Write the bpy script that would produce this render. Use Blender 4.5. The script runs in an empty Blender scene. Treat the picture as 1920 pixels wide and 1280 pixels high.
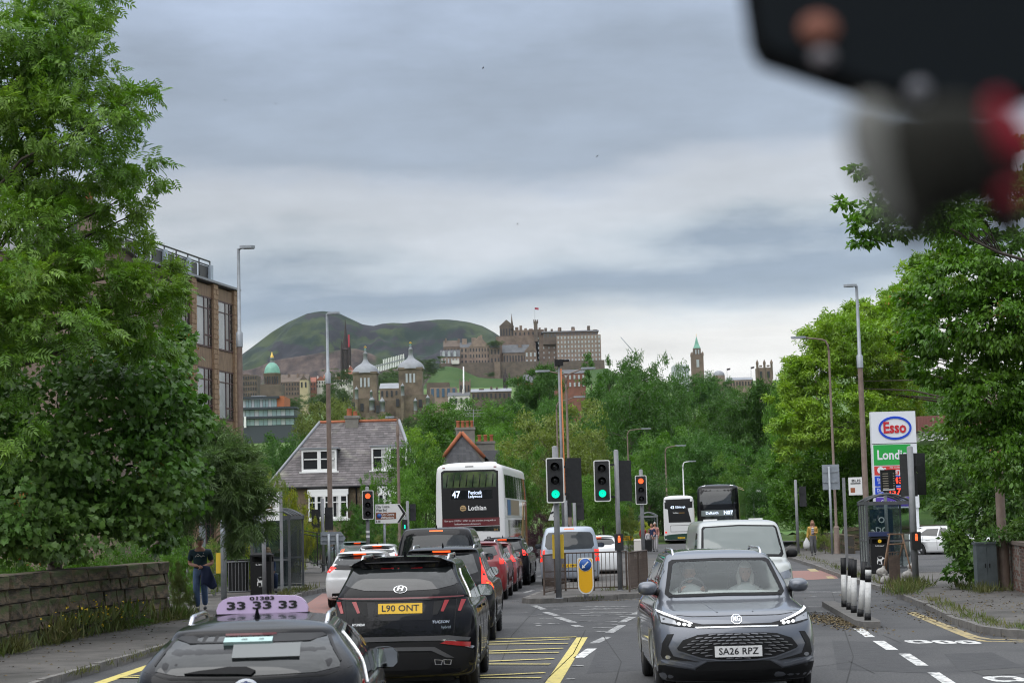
import bpy, bmesh, math, random
import numpy as np
from mathutils import Vector, Matrix, Euler, noise, geometry
from mathutils.bvhtree import BVHTree
SC = bpy.context.scene
COL = SC.collection
PI = math.pi
RNG = np.random.default_rng(7)
random.seed(7)
# ------------------------------------------------------------------ camera
F_PX, CAM_H, PITCH, ROLL = 3500.0,2.1, math.atan(339 / 3500),0.026
_R = Vector((1,0,0)); _F = Vector((0, math.cos(PITCH), math.sin(PITCH))); _U = Vector((0,-math.sin(PITCH), math.cos(PITCH)))
_R2 = _R * math.cos(ROLL) - _U * math.sin(ROLL)
_U2 = _U * math.cos(ROLL) + _R * math.sin(ROLL)
CAM_LOC = Vector((0,0, CAM_H))
camd = bpy.data.cameras.new('camera'); cam = bpy.data.objects.new('camera', camd); COL.objects.link(cam)
rot = Matrix((_R2, _U2,-_F)).transposed()
cam.matrix_world = Matrix.Translation(CAM_LOC) @ rot.to_4x4()
camd.sensor_width = 36.0; camd.lens = 36.0 * F_PX / 1920.0
camd.clip_start = 0.05; camd.clip_end = 20000
camd.dof.use_dof = True; camd.dof.focus_distance = 42.0; camd.dof.aperture_fstop = 5.6
SC.camera = cam
def ray(x, y): return _R2 * ((x - 960) / F_PX) + _U2 * ((640 - y) / F_PX) + _F
def at(x, y, Y):
  """the place seen at that point of the view, Y metres down the road"""
  d = ray(x, y); return CAM_LOC + d * (Y / d.y)
def gnd(x, y, z=0.0):
  d = ray(x, y); p = CAM_LOC + d * ((z - CAM_H) / d.z); return p
# ------------------------------------------------------------------ sky and sun
SUN_EL, SUN_AZ = math.radians(46), math.radians(-140)
world = bpy.data.worlds.new('World'); SC.world = world; world.use_nodes = True
nt = world.node_tree; nt.nodes.clear()
def N(t, **k):
  n = nt.nodes.new(t)
  for a, b in k.items(): setattr(n, a, b)
  return n
L = nt.links.new
wout = N('ShaderNodeOutputWorld'); mixw = N('ShaderNodeMixShader')
sky = N('ShaderNodeTexSky', sky_type='NISHITA'); sky.sun_disc = False; sky.sun_elevation = SUN_EL; sky.sun_rotation = SUN_AZ
bg1 = N('ShaderNodeBackground'); bg1.inputs[1].default_value = 0.08; L(sky.outputs[0], bg1.inputs[0])
tc = N('ShaderNodeTexCoord'); sep = N('ShaderNodeSeparateXYZ'); L(tc.outputs['Generated'], sep.inputs[0])
def math_(op, a, b=None, c=None, clamp=False):
  n = N('ShaderNodeMath', operation=op); n.use_clamp = clamp
  for i, v in enumerate((a, b, c)):
    if v is None: continue
    if isinstance(v, (int, float)): n.inputs[i].default_value = v
    else: L(v, n.inputs[i])
  return n.outputs[0]
zpos = math_('MAXIMUM', sep.outputs[2],0.0)
den = math_('ADD', zpos, 0.10)
px_ = math_('DIVIDE', sep.outputs[0], den); py_ = math_('DIVIDE', sep.outputs[1], den)
comb = N('ShaderNodeCombineXYZ'); L(math_('MULTIPLY', px_, 0.35), comb.inputs[0]); L(py_, comb.inputs[1])
def wn(scale, det, rough, off):
  m = N('ShaderNodeVectorMath', operation='ADD'); L(comb.outputs[0], m.inputs[0]); m.inputs[1].default_value = off
  n = N('ShaderNodeTexNoise'); n.inputs['Scale'].default_value = scale; n.inputs['Detail'].default_value = det; n.inputs['Roughness'].default_value = rough
  L(m.outputs[0], n.inputs['Vector']); return n.outputs[0]
n1 = wn(0.9,3,0.5,(3.1,0.4,0)); n2 = wn(2.2,5,0.55,(9.0,2.0,4.0)); n3 = wn(0.55,2,0.5,(1.0,7.0,2.0))
cb2 = N('ShaderNodeCombineXYZ'); L(math_('MULTIPLY', sep.outputs[0],5.0), cb2.inputs[0]); L(math_('MULTIPLY', sep.outputs[1],5.0), cb2.inputs[1]); L(math_('MULTIPLY', zpos, 15.0), cb2.inputs[2])
def wl(sc_, det, rg):
  n = N('ShaderNodeTexNoise'); n.inputs['Scale'].default_value = sc_; n.inputs['Detail'].default_value = det; n.inputs['Roughness'].default_value = rg; L(cb2.outputs[0], n.inputs['Vector']); return n.outputs[0]
n5 = wl(1.3,7,0.55); n6 = wl(3.6,6,0.6)
warp = math_('ADD', math_('MULTIPLY', math_('SUBTRACT', n1,0.5),0.085), math_('ADD', math_('MULTIPLY', math_('SUBTRACT', n2,0.5),0.03), math_('MULTIPLY', math_('SUBTRACT', n5,0.5),0.10)))
tilt = math_('MULTIPLY', sep.outputs[0],0.06)
el = math_('ADD', math_('SUBTRACT', zpos, tilt), math_('MULTIPLY', warp, math_('MINIMUM', math_('POWER', math_('MULTIPLY', zpos, 5.5),2.0),1.0)))
ramp = N('ShaderNodeValToRGB'); L(el, ramp.inputs[0])
def lin(c): return tuple(((v / 255) / 12.92 if v <= 10 else ((v / 255 + 0.055) / 1.055) ** 2.4) for v in c)
stops = [(0.0,(246,245,242),1),(0.094,(242,242,240),1),(0.105,(226,230,232),1),(0.112,(188,199,209),1),(0.119,(154,168,183),1),(0.129,(150,164,180),1),(0.139,(180,190,199),1),
    (0.150,(192,198,205),1),(0.170,(186,192,200),1),(0.184,(172,180,191),1),(0.198,(150,161,175),1),(0.24,(149,161,177),1),(0.285,(158,171,191),1),
    (0.45,(186,193,202),1),(0.7,(215,219,225),1),(1.0,(226,229,233),1)]
cr = ramp.color_ramp
while len(cr.elements) < len(stops): cr.elements.new(0.5)
for e, (p, c, s) in zip(cr.elements, stops):
  e.position = p; e.color = lin(c) + (1,)
gain = math_('ADD', 0.9, math_('MULTIPLY', math_('POWER', zpos, 1.3),1.65))
n4 = wn(5.0,6,0.6,(5.0,1.0,7.0))
var = math_('ADD', 0.55, math_('ADD', math_('MULTIPLY', n2,0.26), math_('MULTIPLY', n5,0.64)))
var = math_('MULTIPLY', var, math_('ADD', 0.82, math_('ADD', math_('MULTIPLY', n4,0.10), math_('MULTIPLY', n6,0.26))))
var = math_('MULTIPLY', var, math_('ADD', 0.76, math_('MULTIPLY', n3,0.48)))
vm = N('ShaderNodeVectorMath', operation='SCALE'); L(ramp.outputs[0], vm.inputs[0]); L(math_('MULTIPLY', gain, var), vm.inputs['Scale'])
bg2 = N('ShaderNodeBackground'); L(vm.outputs[0], bg2.inputs[0]); bg2.inputs[1].default_value = 1.0
mixw.inputs[0].default_value = 0.96
L(bg1.outputs[0], mixw.inputs[1]); L(bg2.outputs[0], mixw.inputs[2]); L(mixw.outputs[0], wout.inputs[0])
sd = bpy.data.lights.new('sun', 'SUN'); sd.energy = 1.5; sd.angle = math.radians(75); sd.color = (1.0,0.97,0.93)
sun = bpy.data.objects.new('sun', sd); COL.objects.link(sun)
sun.rotation_euler = Vector((math.sin(SUN_AZ) * math.cos(SUN_EL), math.cos(SUN_AZ) * math.cos(SUN_EL), math.sin(SUN_EL))).to_track_quat('Z', 'Y').to_euler()
SC.view_settings.view_transform = 'Standard'; SC.view_settings.look = 'None'; SC.view_settings.exposure = 0.2; SC.view_settings.gamma = 1.0
SC.view_settings.use_curve_mapping = False
SC.render.engine = 'CYCLES'
SC.cycles.max_bounces = 6; SC.cycles.diffuse_bounces = 2; SC.cycles.glossy_bounces = 3; SC.cycles.transmission_bounces = 4
SC.cycles.transparent_max_bounces = 8; SC.cycles.volume_bounces = 0
SC.cycles.caustics_reflective = False; SC.cycles.caustics_refractive = False
SC.cycles.use_denoising = True; SC.cycles.filter_width = 1.1
# ------------------------------------------------------------------ materials
_MATS = {}
def mat(name, col=(0.5,0.5,0.5), rough=0.6, metal=0.0, coat=0.0, spec=0.5, col2=None, nscale=4.0, ndet=6, contrast=(0.35,0.65), bump=0.0, bscale=30.0,
    emit=None, estr=1.0, island=0.0, trans=0.0, space='Object', stretch=None, col3=None, n3scale=0.6, c3=(0.5,0.7), rvar=0.0):
  if name in _MATS: return _MATS[name]
  m = bpy.data.materials.new(name); m.use_nodes = True; t = m.node_tree; p = t.nodes['Principled BSDF']
  def nn(k, **kw):
    n = t.nodes.new(k)
    for a, b in kw.items(): setattr(n, a, b)
    return n
  p.inputs['Base Color'].default_value = (*col, 1); p.inputs['Roughness'].default_value = rough; p.inputs['Metallic'].default_value = metal
  p.inputs['Coat Weight'].default_value = coat; p.inputs['Coat Roughness'].default_value = 0.03; p.inputs['Specular IOR Level'].default_value = spec
  src = None
  def vec():
    c = nn('ShaderNodeTexCoord'); o = c.outputs[space]
    if stretch:
      mp = nn('ShaderNodeMapping'); mp.inputs['Scale'].default_value = stretch; t.links.new(o, mp.inputs[0]); o = mp.outputs[0]
    return o
  cur = None
  if col2:
    nz = nn('ShaderNodeTexNoise'); nz.inputs['Scale'].default_value = nscale; nz.inputs['Detail'].default_value = ndet; nz.inputs['Roughness'].default_value = 0.62
    t.links.new(vec(), nz.inputs['Vector'])
    mr = nn('ShaderNodeMapRange'); mr.inputs[1].default_value = contrast[0]; mr.inputs[2].default_value = contrast[1]; t.links.new(nz.outputs[0], mr.inputs[0])
    mx = nn('ShaderNodeMix', data_type='RGBA'); mx.inputs[6].default_value = (*col, 1); mx.inputs[7].default_value = (*col2,1)
    t.links.new(mr.outputs[0], mx.inputs[0]); cur = mx.outputs[2]
    if rvar:
      ma = nn('ShaderNodeMapRange'); ma.inputs[3].default_value = rough - rvar; ma.inputs[4].default_value = rough + rvar
      t.links.new(nz.outputs[0], ma.inputs[0]); t.links.new(ma.outputs[0], p.inputs['Roughness'])
  if col3:
    nz = nn('ShaderNodeTexNoise'); nz.inputs['Scale'].default_value = n3scale; nz.inputs['Detail'].default_value = 5
    t.links.new(vec(), nz.inputs['Vector'])
    mr = nn('ShaderNodeMapRange'); mr.inputs[1].default_value = c3[0]; mr.inputs[2].default_value = c3[1]; t.links.new(nz.outputs[0], mr.inputs[0])
    mx = nn('ShaderNodeMix', data_type='RGBA'); mx.inputs[7].default_value = (*col3,1)
    if cur is not None: t.links.new(cur, mx.inputs[6])
    else: mx.inputs[6].default_value = (*col, 1)
    t.links.new(mr.outputs[0], mx.inputs[0]); cur = mx.outputs[2]
  if island:
    g = nn('ShaderNodeNewGeometry'); mr = nn('ShaderNodeMapRange'); mr.inputs[3].default_value = 1 - island; mr.inputs[4].default_value = 1 + island
    t.links.new(g.outputs['Random Per Island'], mr.inputs[0])
    oi = nn('ShaderNodeObjectInfo'); mo = nn('ShaderNodeMapRange'); mo.inputs[3].default_value = 1 - island * .6; mo.inputs[4].default_value = 1 + island * .6
    t.links.new(oi.outputs['Random'], mo.inputs[0])
    mm = nn('ShaderNodeMath', operation='MULTIPLY'); t.links.new(mr.outputs[0], mm.inputs[0]); t.links.new(mo.outputs[0], mm.inputs[1])
    sc = nn('ShaderNodeVectorMath', operation='SCALE'); t.links.new(mm.outputs[0], sc.inputs['Scale'])
    if cur is not None: t.links.new(cur, sc.inputs[0])
    else: sc.inputs[0].default_value = col
    cur = sc.outputs[0]
  if cur is not None: t.links.new(cur, p.inputs['Base Color'])
  if bump:
    nz = nn('ShaderNodeTexNoise'); nz.inputs['Scale'].default_value = bscale; nz.inputs['Detail'].default_value = 6; t.links.new(vec(), nz.inputs['Vector'])
    b = nn('ShaderNodeBump'); b.inputs['Strength'].default_value = bump; b.inputs['Distance'].default_value = 0.02
    t.links.new(nz.outputs[0], b.inputs['Height']); t.links.new(b.outputs[0], p.inputs['Normal'])
  if emit:
    p.inputs['Emission Color'].default_value = (*emit, 1); p.inputs['Emission Strength'].default_value = estr
  if trans:
    tr = nn('ShaderNodeBsdfTranslucent'); ms = nn('ShaderNodeMixShader'); ms.inputs[0].default_value = trans
    hs = nn('ShaderNodeHueSaturation'); hs.inputs['Value'].default_value = 1.5; hs.inputs['Saturation'].default_value = 1.1
    if cur is not None: t.links.new(cur, hs.inputs['Color'])
    else: hs.inputs['Color'].default_value = (*col, 1)
    t.links.new(hs.outputs[0], tr.inputs[0]); o = t.nodes['Material Output']
    t.links.new(p.outputs[0], ms.inputs[1]); t.links.new(tr.outputs[0], ms.inputs[2]); t.links.new(ms.outputs[0], o.inputs[0])
  _MATS[name] = m; return m
def glass_mat(name, tint=(0.5,0.6,0.58), refl=0.35, rough=0.02):
  """see-through pane: part clear, part mirror"""
  if name in _MATS: return _MATS[name]
  m = bpy.data.materials.new(name); m.use_nodes = True; t = m.node_tree; t.nodes.clear()
  o = t.nodes.new('ShaderNodeOutputMaterial'); a = t.nodes.new('ShaderNodeBsdfTransparent'); a.inputs[0].default_value = (*tint, 1)
  g = t.nodes.new('ShaderNodeBsdfGlossy'); g.inputs['Roughness'].default_value = rough; g.inputs[0].default_value = (0.9,0.95,0.95,1)
  lw = t.nodes.new('ShaderNodeFresnel'); lw.inputs[0].default_value = 1.5
  ad = t.nodes.new('ShaderNodeMath'); ad.operation = 'MULTIPLY_ADD'; ad.inputs[1].default_value = 1.0; ad.inputs[2].default_value = refl; ad.use_clamp = True
  t.links.new(lw.outputs[0], ad.inputs[0])
  x = t.nodes.new('ShaderNodeMixShader'); t.links.new(ad.outputs[0], x.inputs[0]); t.links.new(a.outputs[0], x.inputs[1]); t.links.new(g.outputs[0], x.inputs[2])
  t.links.new(x.outputs[0], o.inputs[0]); _MATS[name] = m; return m
# ------------------------------------------------------------------ mesh building
class MB:
  def __init__(s): s.v = []; s.f = []; s.m = []; s.s = []
  def add(s, vs, fs, mi=0, smooth=False):
    o = len(s.v); s.v.extend([tuple(v) for v in vs])
    for f in fs: s.f.append([o + i for i in f]); s.m.append(mi); s.s.append(smooth)
    return s
  def box(s, cx, cy, cz, sx, sy, sz, rz=0.0, mi=0, top=1.0):
    vs = []
    for z, k in ((-1,1.0),(1, top)):
      for x, y in ((-1,-1),(1,-1),(1,1),(-1,1)): vs.append((x * sx / 2 * k, y * sy / 2 * k, z * sz / 2))
    c, n = math.cos(rz), math.sin(rz)
    vs = [(cx + x * c - y * n, cy + x * n + y * c, cz + z) for x, y, z in vs]
    return s.add(vs, [(3,2,1,0),(4,5,6,7),(0,1,5,4),(1,2,6,5),(2,3,7,6),(3,0,4,7)], mi)
  def bb(s, x0, y0, z0, x1, y1, z1, mi=0): return s.box((x0 + x1) / 2,(y0 + y1) / 2,(z0 + z1) / 2, abs(x1 - x0), abs(y1 - y0), abs(z1 - z0),0, mi)
  def tube(s, pts, r, n=8, mi=0, caps=True, smooth=True):
    pts = [Vector(p) for p in pts]; k = len(pts)
    rs = r if isinstance(r, (list, tuple)) else [r] * k
    vs = []; prev = None
    for i, p in enumerate(pts):
      d = (pts[min(i + 1, k - 1)] - pts[max(i - 1,0)])
      d = d.normalized() if d.length > 1e-9 else Vector((0,0,1))
      if prev is None: a = d.orthogonal().normalized()
      else:
        a = prev - d * prev.dot(d)
        a = a.normalized() if a.length > 1e-6 else d.orthogonal().normalized()
      prev = a; b = d.cross(a)
      for j in range(n):
        t = 2 * PI * j / n; vs.append(p + (a * math.cos(t) + b * math.sin(t)) * rs[i])
    fs = [(i * n + j, i * n + (j + 1) % n, (i + 1) * n + (j + 1) % n, (i + 1) * n + j) for i in range(k - 1) for j in range(n)]
    s.add(vs, fs, mi, smooth)
    if caps:
      o = len(s.v) - len(vs)
      s.f.append([o + j for j in range(n)][::-1]); s.m.append(mi); s.s.append(False)
      s.f.append([o + (k - 1) * n + j for j in range(n)]); s.m.append(mi); s.s.append(False)
    return s
  def cyl(s, a, b, r0, r1=None, n=12, mi=0, caps=True, smooth=True): return s.tube([a, b],[r0, r0 if r1 is None else r1], n, mi, caps, smooth)
  def lathe(s, prof, n=16, c=(0,0,0), mi=0, smooth=True, axis='z'):
    vs = []
    for r, h in prof:
      for j in range(n):
        t = 2 * PI * j / n; x, y = r * math.cos(t), r * math.sin(t)
        p = (x, y, h) if axis == 'z' else ((h, x, y) if axis == 'x' else (y, h, x))
        vs.append((c[0] + p[0], c[1] + p[1], c[2] + p[2]))
    k = len(prof)
    return s.add(vs, [(i * n + j, i * n + (j + 1) % n, (i + 1) * n + (j + 1) % n, (i + 1) * n + j) for i in range(k - 1) for j in range(n)], mi, smooth)
  def prism(s, poly, o, ux, uy, depth, mi=0, mi_side=None):
    """polygon in the plane (ux, uy) at o, thickened by depth (a vector)"""
    o, ux, uy, dv = Vector(o), Vector(ux), Vector(uy), Vector(depth); n = len(poly)
    a = [o + ux * u + uy * v for u, v in poly]; b = [p + dv for p in a]
    if ux.cross(uy).dot(dv) > 0: fr, bk = list(range(n))[::-1],[n + i for i in range(n)]
    else: fr, bk = list(range(n)),[n + i for i in range(n)][::-1]
    s.add(a + b, [fr, bk], mi)
    s.add(a + b, [(i, (i + 1) % n, n + (i + 1) % n, n + i) for i in range(n)], mi if mi_side is None else mi_side)
    return s
  def mesh(s, name, mats):
    me = bpy.data.meshes.new(name); me.from_pydata(s.v, [], s.f)
    for m in (mats if isinstance(mats, (list, tuple)) else [mats]): me.materials.append(m)
    if s.f:
      me.polygons.foreach_set('material_index', s.m); me.polygons.foreach_set('use_smooth', s.s)
    me.update(); return me
  def obj(s, name, mats, parent=None, loc=None, fix=True):
    me = s.mesh(name, mats)
    if fix:
      b = bmesh.new(); b.from_mesh(me); bmesh.ops.recalc_face_normals(b, faces=b.faces); b.to_mesh(me); b.free()
    return link(name, me, parent, loc)
def link(name, me, parent=None, loc=None, rz=0.0):
  o = bpy.data.objects.new(name, me); COL.objects.link(o)
  if parent: o.parent = parent
  if loc is not None: o.location = loc
  if rz: o.rotation_euler = (0,0, rz)
  return o
def tag(o, label=None, cat=None, group=None, kind=None):
  if label: o['label'] = label
  if cat: o['category'] = cat
  if group: o['group'] = group
  if kind: o['kind'] = kind
  return o
def thing(name, label, cat, loc=(0,0,0), rz=0.0, group=None):
  return tag(link(name, None, None, Vector(loc), rz), label, cat, group)
def dup(root, loc=None, rz=None, label=None, scale=None):
  def rec(o, par):
    c = o.copy(); COL.objects.link(c)
    if par is not None: c.parent = par
    for ch in o.children: rec(ch, c)
    return c
  r = rec(root, None)
  if loc is not None: r.location = loc
  if rz is not None: r.rotation_euler = (0,0, rz)
  if scale is not None: r.scale = scale
  if label: r['label'] = label
  return r
_TXT = {}
def text_geo(s, size=1.0, bold=0.0, align='CENTER', width=None):
  """flat letters in the XY plane, centred; returns (verts, faces)"""
  k = (s, bold, align)
  if k not in _TXT:
    cu = bpy.data.curves.new('t', 'FONT'); cu.body = s; cu.size = 1.0; cu.align_x = align; cu.align_y = 'CENTER'; cu.offset = bold; cu.resolution_u = 2
    ob = bpy.data.objects.new('t', cu); COL.objects.link(ob)
    dg = bpy.context.evaluated_depsgraph_get(); me = bpy.data.meshes.new_from_object(ob.evaluated_get(dg))
    _TXT[k] = ([tuple(v.co[:2]) for v in me.vertices],[list(p.vertices) for p in me.polygons])
    bpy.data.objects.remove(ob); bpy.data.meshes.remove(me)
  vs, fs = _TXT[k]
  sx = size
  if width:
    w = max(v[0] for v in vs) - min(v[0] for v in vs)
    sx = width / w
  return [(x * sx, y * size) for x, y in vs], fs
def text_obj(name, s, o, ux, uy, size, m, parent=None, bold=0.0, width=None, thick=0.004, align='CENTER'):
  """raised letters: origin o (text centre), directions ux, uy; thickness along ux x uy"""
  vs, fs = text_geo(s, size, bold, align, width)
  o, ux, uy = Vector(o), Vector(ux).normalized(), Vector(uy).normalized(); nv = ux.cross(uy)
  mb = MB(); top = [o + ux * x + uy * y + nv * thick for x, y in vs]
  mb.add(top, fs)
  return mb.obj(name, m, parent, fix=False)
# ------------------------------------------------------------------ shared materials
m_asph = mat('asphalt', (0.056,0.056,0.058),0.85, col2=(0.094,0.093,0.094), nscale=26, ndet=4, contrast=(.38,.62), col3=(0.046,0.046,0.049), n3scale=0.4, c3=(0.46,0.66), bump=0.5, bscale=90)
m_pave = mat('pavement', (0.080,0.075,0.070),0.9, col2=(0.118,0.109,0.10), nscale=2.4, ndet=10, col3=(0.05,0.047,0.042), n3scale=0.5, c3=(0.5,0.68), bump=0.4, bscale=60)
m_kerb = mat('kerb stone', (0.10,0.096,0.09),0.85, col2=(0.16,0.15,0.14), nscale=5, bump=0.4, bscale=40, island=0.18)
def paint(name, c, wear=(0.44,0.6)):
  return mat(name, c, 0.7, col2=(0.12,0.12,0.122), nscale=7.0, ndet=9, contrast=wear, space='Object')
m_white = paint('white road paint', (0.66,0.66,0.64),(0.49,0.61))
m_worn = paint('worn white road paint', (0.5,0.5,0.49),(0.40,0.56))
m_yel = paint('yellow road paint', (0.60,0.50,0.15),(0.54,0.68))
m_yel2 = paint('dull yellow road paint', (0.42,0.33,0.15),(0.48,0.62))
m_red = paint('red road surface', (0.26,0.12,0.095),(0.48,0.7))
m_grass = mat('grass', (0.06,0.12,0.022),0.9, col2=(0.10,0.17,0.03), nscale=0.5, bump=0.4, bscale=8)
m_soil = mat('soil', (0.09,0.07,0.045),0.95, col2=(0.06,0.08,0.03), nscale=2)
m_black = mat('black plastic', (0.010,0.010,0.011),0.45, spec=.3)
m_blackm = mat('black painted metal', (0.014,0.014,0.015),0.4, col2=(0.03,0.028,0.026), nscale=8)
m_grey = mat('grey painted steel', (0.17,0.18,0.19),0.5, col2=(0.22,0.22,0.23), nscale=6)
m_grey2 = mat('galvanised steel', (0.33,0.36,0.39),0.45, metal=0.3, col2=(0.27,0.29,0.31), nscale=5)
m_brown = mat('brown painted steel', (0.15,0.105,0.085),0.6, col2=(0.2,0.15,0.12), nscale=4)
m_wht = mat('white paint', (0.78,0.78,0.77),0.45)
m_dwin = mat('dark window', (0.02,0.024,0.028),0.06, spec=0.8)
# ------------------------------------------------------------------ ground
def sheet(name, poly, z, m, parent=None, kind='structure'):
  mb = MB(); mb.add([(x, y, z) for x, y in poly],[list(range(len(poly)))])
  o = mb.obj(name, m, parent)
  if o.data.polygons[0].normal.z < 0: o.data.flip_normals()
  if parent is None: tag(o, kind=kind)
  return o
road = sheet('road', [(-70,-30),(90,-30),(90,200),(-70,200)],0.0, m_asph)
KL = [(-6.9,-10),(-6.75,15),(-6.5,26.8),(-6.3,30.8),(-6.2,34),(-6.45,46),(-6.63,57.9),(-6.3,62.1),(-6.3,68),(-7.2,76),(-9.6,92),(-14,125),(-20,160)]
KR = [(40,24),(14,28.0),(10,29.2),(8.5,30.3),(8.0,31.4),(7.9,32.7),(8.1,35.5),(8.56,39),(9.47,47.3),(9.82,51.9),(10.62,62.1),(11.89,76.4),(13.86,100.8),(19,130),(29,165)]
def slab(name, poly, z0, z1, m):
  mb = MB(); mb.prism(poly, (0,0, z0),(1,0,0),(0,1,0),(0,0, z1 - z0)); return tag(mb.obj(name, m), kind='structure')
slab('pavement', [(x - 0.16, y) for x, y in KL] + [(-60,160),(-60,-10)],-0.2,0.118, m_pave)
slab('pavement', [(x + 0.16, y + 0.05) for x, y in KR] + [(80,165),(80,24)],-0.2,0.118, m_pave)
ISL = [(0.07,49.3),(0.3,48.75),(0.6,48.6),(3.3,50.5),(3.7,51.2),(4.6,60),(6.5,84),(7.2,95),(5.4,96),(3.6,80),(1.5,60),(0.6,54)]
def resample(pts, step):
  out = [];
  for (x0, y0),(x1, y1) in zip(pts, pts[1:]):
    l = math.hypot(x1 - x0, y1 - y0); n = max(1, round(l / step))
    for i in range(n): out.append(((x0 + (x1 - x0) * i / n, y0 + (y1 - y0) * i / n),(x0 + (x1 - x0) * (i + 1) / n, y0 + (y1 - y0) * (i + 1) / n)))
  return out
def kerb(name, pts, side, step=0.92):
  """a run of kerb stones, each its own piece"""
  k = tag(link(name, None), kind='structure'); base = None
  for (a, b) in resample(pts, step):
    dx, dy = b[0] - a[0], b[1] - a[1]; l = math.hypot(dx, dy); ang = math.atan2(dy, dx)
    nx, ny = -dy / l * side, dx / l * side
    if base is None:
      mb = MB(); w, h = 0.07,0.062
      prof = [(-w, -h - .1),(w, -h - .1),(w, h),(-w + .025, h),(-w, h - .025)]
      mb.prism([(p[0] * -side, p[1]) for p in prof],(-0.49,0,0),(0,1,0),(0,0,1),(0.98,0,0)); base = mb.mesh('kerb_stone', m_kerb)
    o = link('kerb_stone', base, k); o.location = ((a[0] + b[0]) / 2 + nx * .08,(a[1] + b[1]) / 2 + ny * .08,0.066 + random.uniform(-.008,.008))
    o.rotation_euler = (random.uniform(-.02,.02), random.uniform(-.008,.008), ang + random.uniform(-.01,.01)); o.scale = (l * 0.985,1,1)
  return k
kerb('kerb', [p for p in KL if 10 < p[1] < 130],1)
kerb('kerb', [p for p in KR if p[0] < 20],-1)
slab('traffic_island', [(0.6 + (x - 0.6) * .97 + .02, y * 1.001 + .1) for x, y in ISL],-0.1,0.125, m_pave)
kerb('kerb', [ISL[0]] + ISL[1:8],1,0.8)
kerb('kerb', ISL[7:] + [ISL[0]],1,0.8)
# ---- painted markings, thin sheets a few millimetres over the road
ZM = 0.004
def gp(x, y): p = gnd(x, y); return (p.x, p.y)
def mark(name, pix, m, z=ZM): return sheet(name, [gp(*p) for p in pix], z, m, road)
def stripe(name, a, b, w, m, z=ZM, w2=None):
  """a line painted between two ground points"""
  dx, dy = b[0] - a[0], b[1] - a[1]; l = math.hypot(dx, dy); nx, ny = -dy / l, dx / l; w2 = w if w2 is None else w2
  return sheet(name, [(a[0] - nx * w / 2, a[1] - ny * w / 2),(b[0] - nx * w2 / 2, b[1] - ny * w2 / 2),(b[0] + nx * w2 / 2, b[1] + ny * w2 / 2),(a[0] + nx * w / 2, a[1] + ny * w / 2)], z, m, road)
stripe('box_edge', (-0.55,12),(1.13,34.15),0.2, m_yel)
stripe('box_edge', (-6.35,12),(-5.72,34.15),0.2, m_yel)
stripe('box_edge', (-5.6,34.3),(1.03,34.3),0.13, m_yel, ZM * 2)
def c8(x, y): return (900 + x * .1875,1080 + y * .1875)
for a, b in (((80,675),(900,632)),((80,668),(880,676)),((80,766),(830,724)),((80,760),(790,766)),((80,868),(740,828)),((80,862),(700,884)),
      ((0,1012),(650,970)),((0,1000),(610,1020)),((0,1170),(560,1125)),((0,1160),(520,1180)),((0,1370),(450,1320)),((0,1370),(420,1395))):
  p, q = gp(*c8(*b)), gp(*c8(*a)); k = (-5.85 - p[0]) / (q[0] - p[0]); e = (-5.85, p[1] + (q[1] - p[1]) * k * .45)
  stripe('box_line', p, e, 0.13, m_yel, ZM * (3 if b[1] % 2 else 4))
for y in (21.5,18.5,15.5):
  stripe('box_line', (0.1, y),(-5.9, y - 2.2),0.13, m_yel, ZM * 3); stripe('box_line', (0.1, y - 1.5),(-5.9, y + 1.2),0.13, m_yel, ZM * 4)
for a, b in (((535,290),(640,330)),((655,358),(770,392)),((775,408),(935,462)),((945,488),(1000,505)),
      ((1530,382),(1625,343)),((1420,458),(1525,405)),((1290,565),(1418,488)),((1140,668),(1275,604)),((1605,310),(1680,255)),((985,815),(1120,720))):
  stripe('lane_dash', gp(*c8(*a)), gp(*c8(*b)),0.17, m_worn if b[1] < 700 else m_white)
for x0, x1, y in ((650,860,306),(900,1010,297),(1060,1500,300),(1120,1440,322),(730,800,336),(1000,1300,334),(830,1110,373),(1100,1530,360),(1240,1520,378),
         (1010,1200,395),(1400,1500,402),(990,1160,447),(1250,1380,451),(1350,1410,427),(1130,1330,515),(1165,1280,552),(1310,1380,484),(1180,1220,478),
         (500,570,396),(600,720,420),(540,800,470),(430,490,358),(330,420,246),(560,610,492),(920,1030,895),(860,940,1028),(575,630,380)):
  stripe('hatch_line', gp(*c8(x0, y)), gp(*c8(x1, y + (x1 - x0) * .01)),0.11, m_worn, ZM * 2)
def c6(x, y): return (1440 + x * .34375,840 + y * .34375)
for q in (((465,983),(520,982),(584,1029),(530,1029)),((570,1050),(634,1050),(712,1100),(645,1099)),((712,1120),(775,1120),(876,1185),(808,1184)),((868,1222),(935,1222),(1040,1290),(965,1290))):
  mark('lane_dash', [c6(*p) for p in q], m_white)
def ring(name, cx, cy, rx, ry, w, m):
  mb = MB(); vs = []
  for i in range(28):
    t = 2 * PI * i / 28
    for k in (0,1): vs.append((cx + (rx - k * w) * math.copysign(abs(math.cos(t)) ** .6, math.cos(t)), cy + (ry - k * w * 1.6) * math.copysign(abs(math.sin(t)) ** .6, math.sin(t)), ZM))
  mb.add(vs, [(2 * i, 2 * ((i + 1) % 28),2 * ((i + 1) % 28) + 1,2 * i + 1) for i in range(28)]); return mb.obj(name, m, road)
for x0, x1, y in ((1700,1748,1203),(1752,1792,1203.5),(1796,1838,1204),(1850,1925,1273)):
  a, b = gp(x0, y), gp(x1, y); ring('lane_lettering', (a[0] + b[0]) / 2, a[1],(b[0] - a[0]) / 2,0.42,0.12, m_white)
def poly_stripes(name, pts, w, m):
  for a, b in zip(pts, pts[1:]): stripe(name, a, b, w, m)
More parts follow.
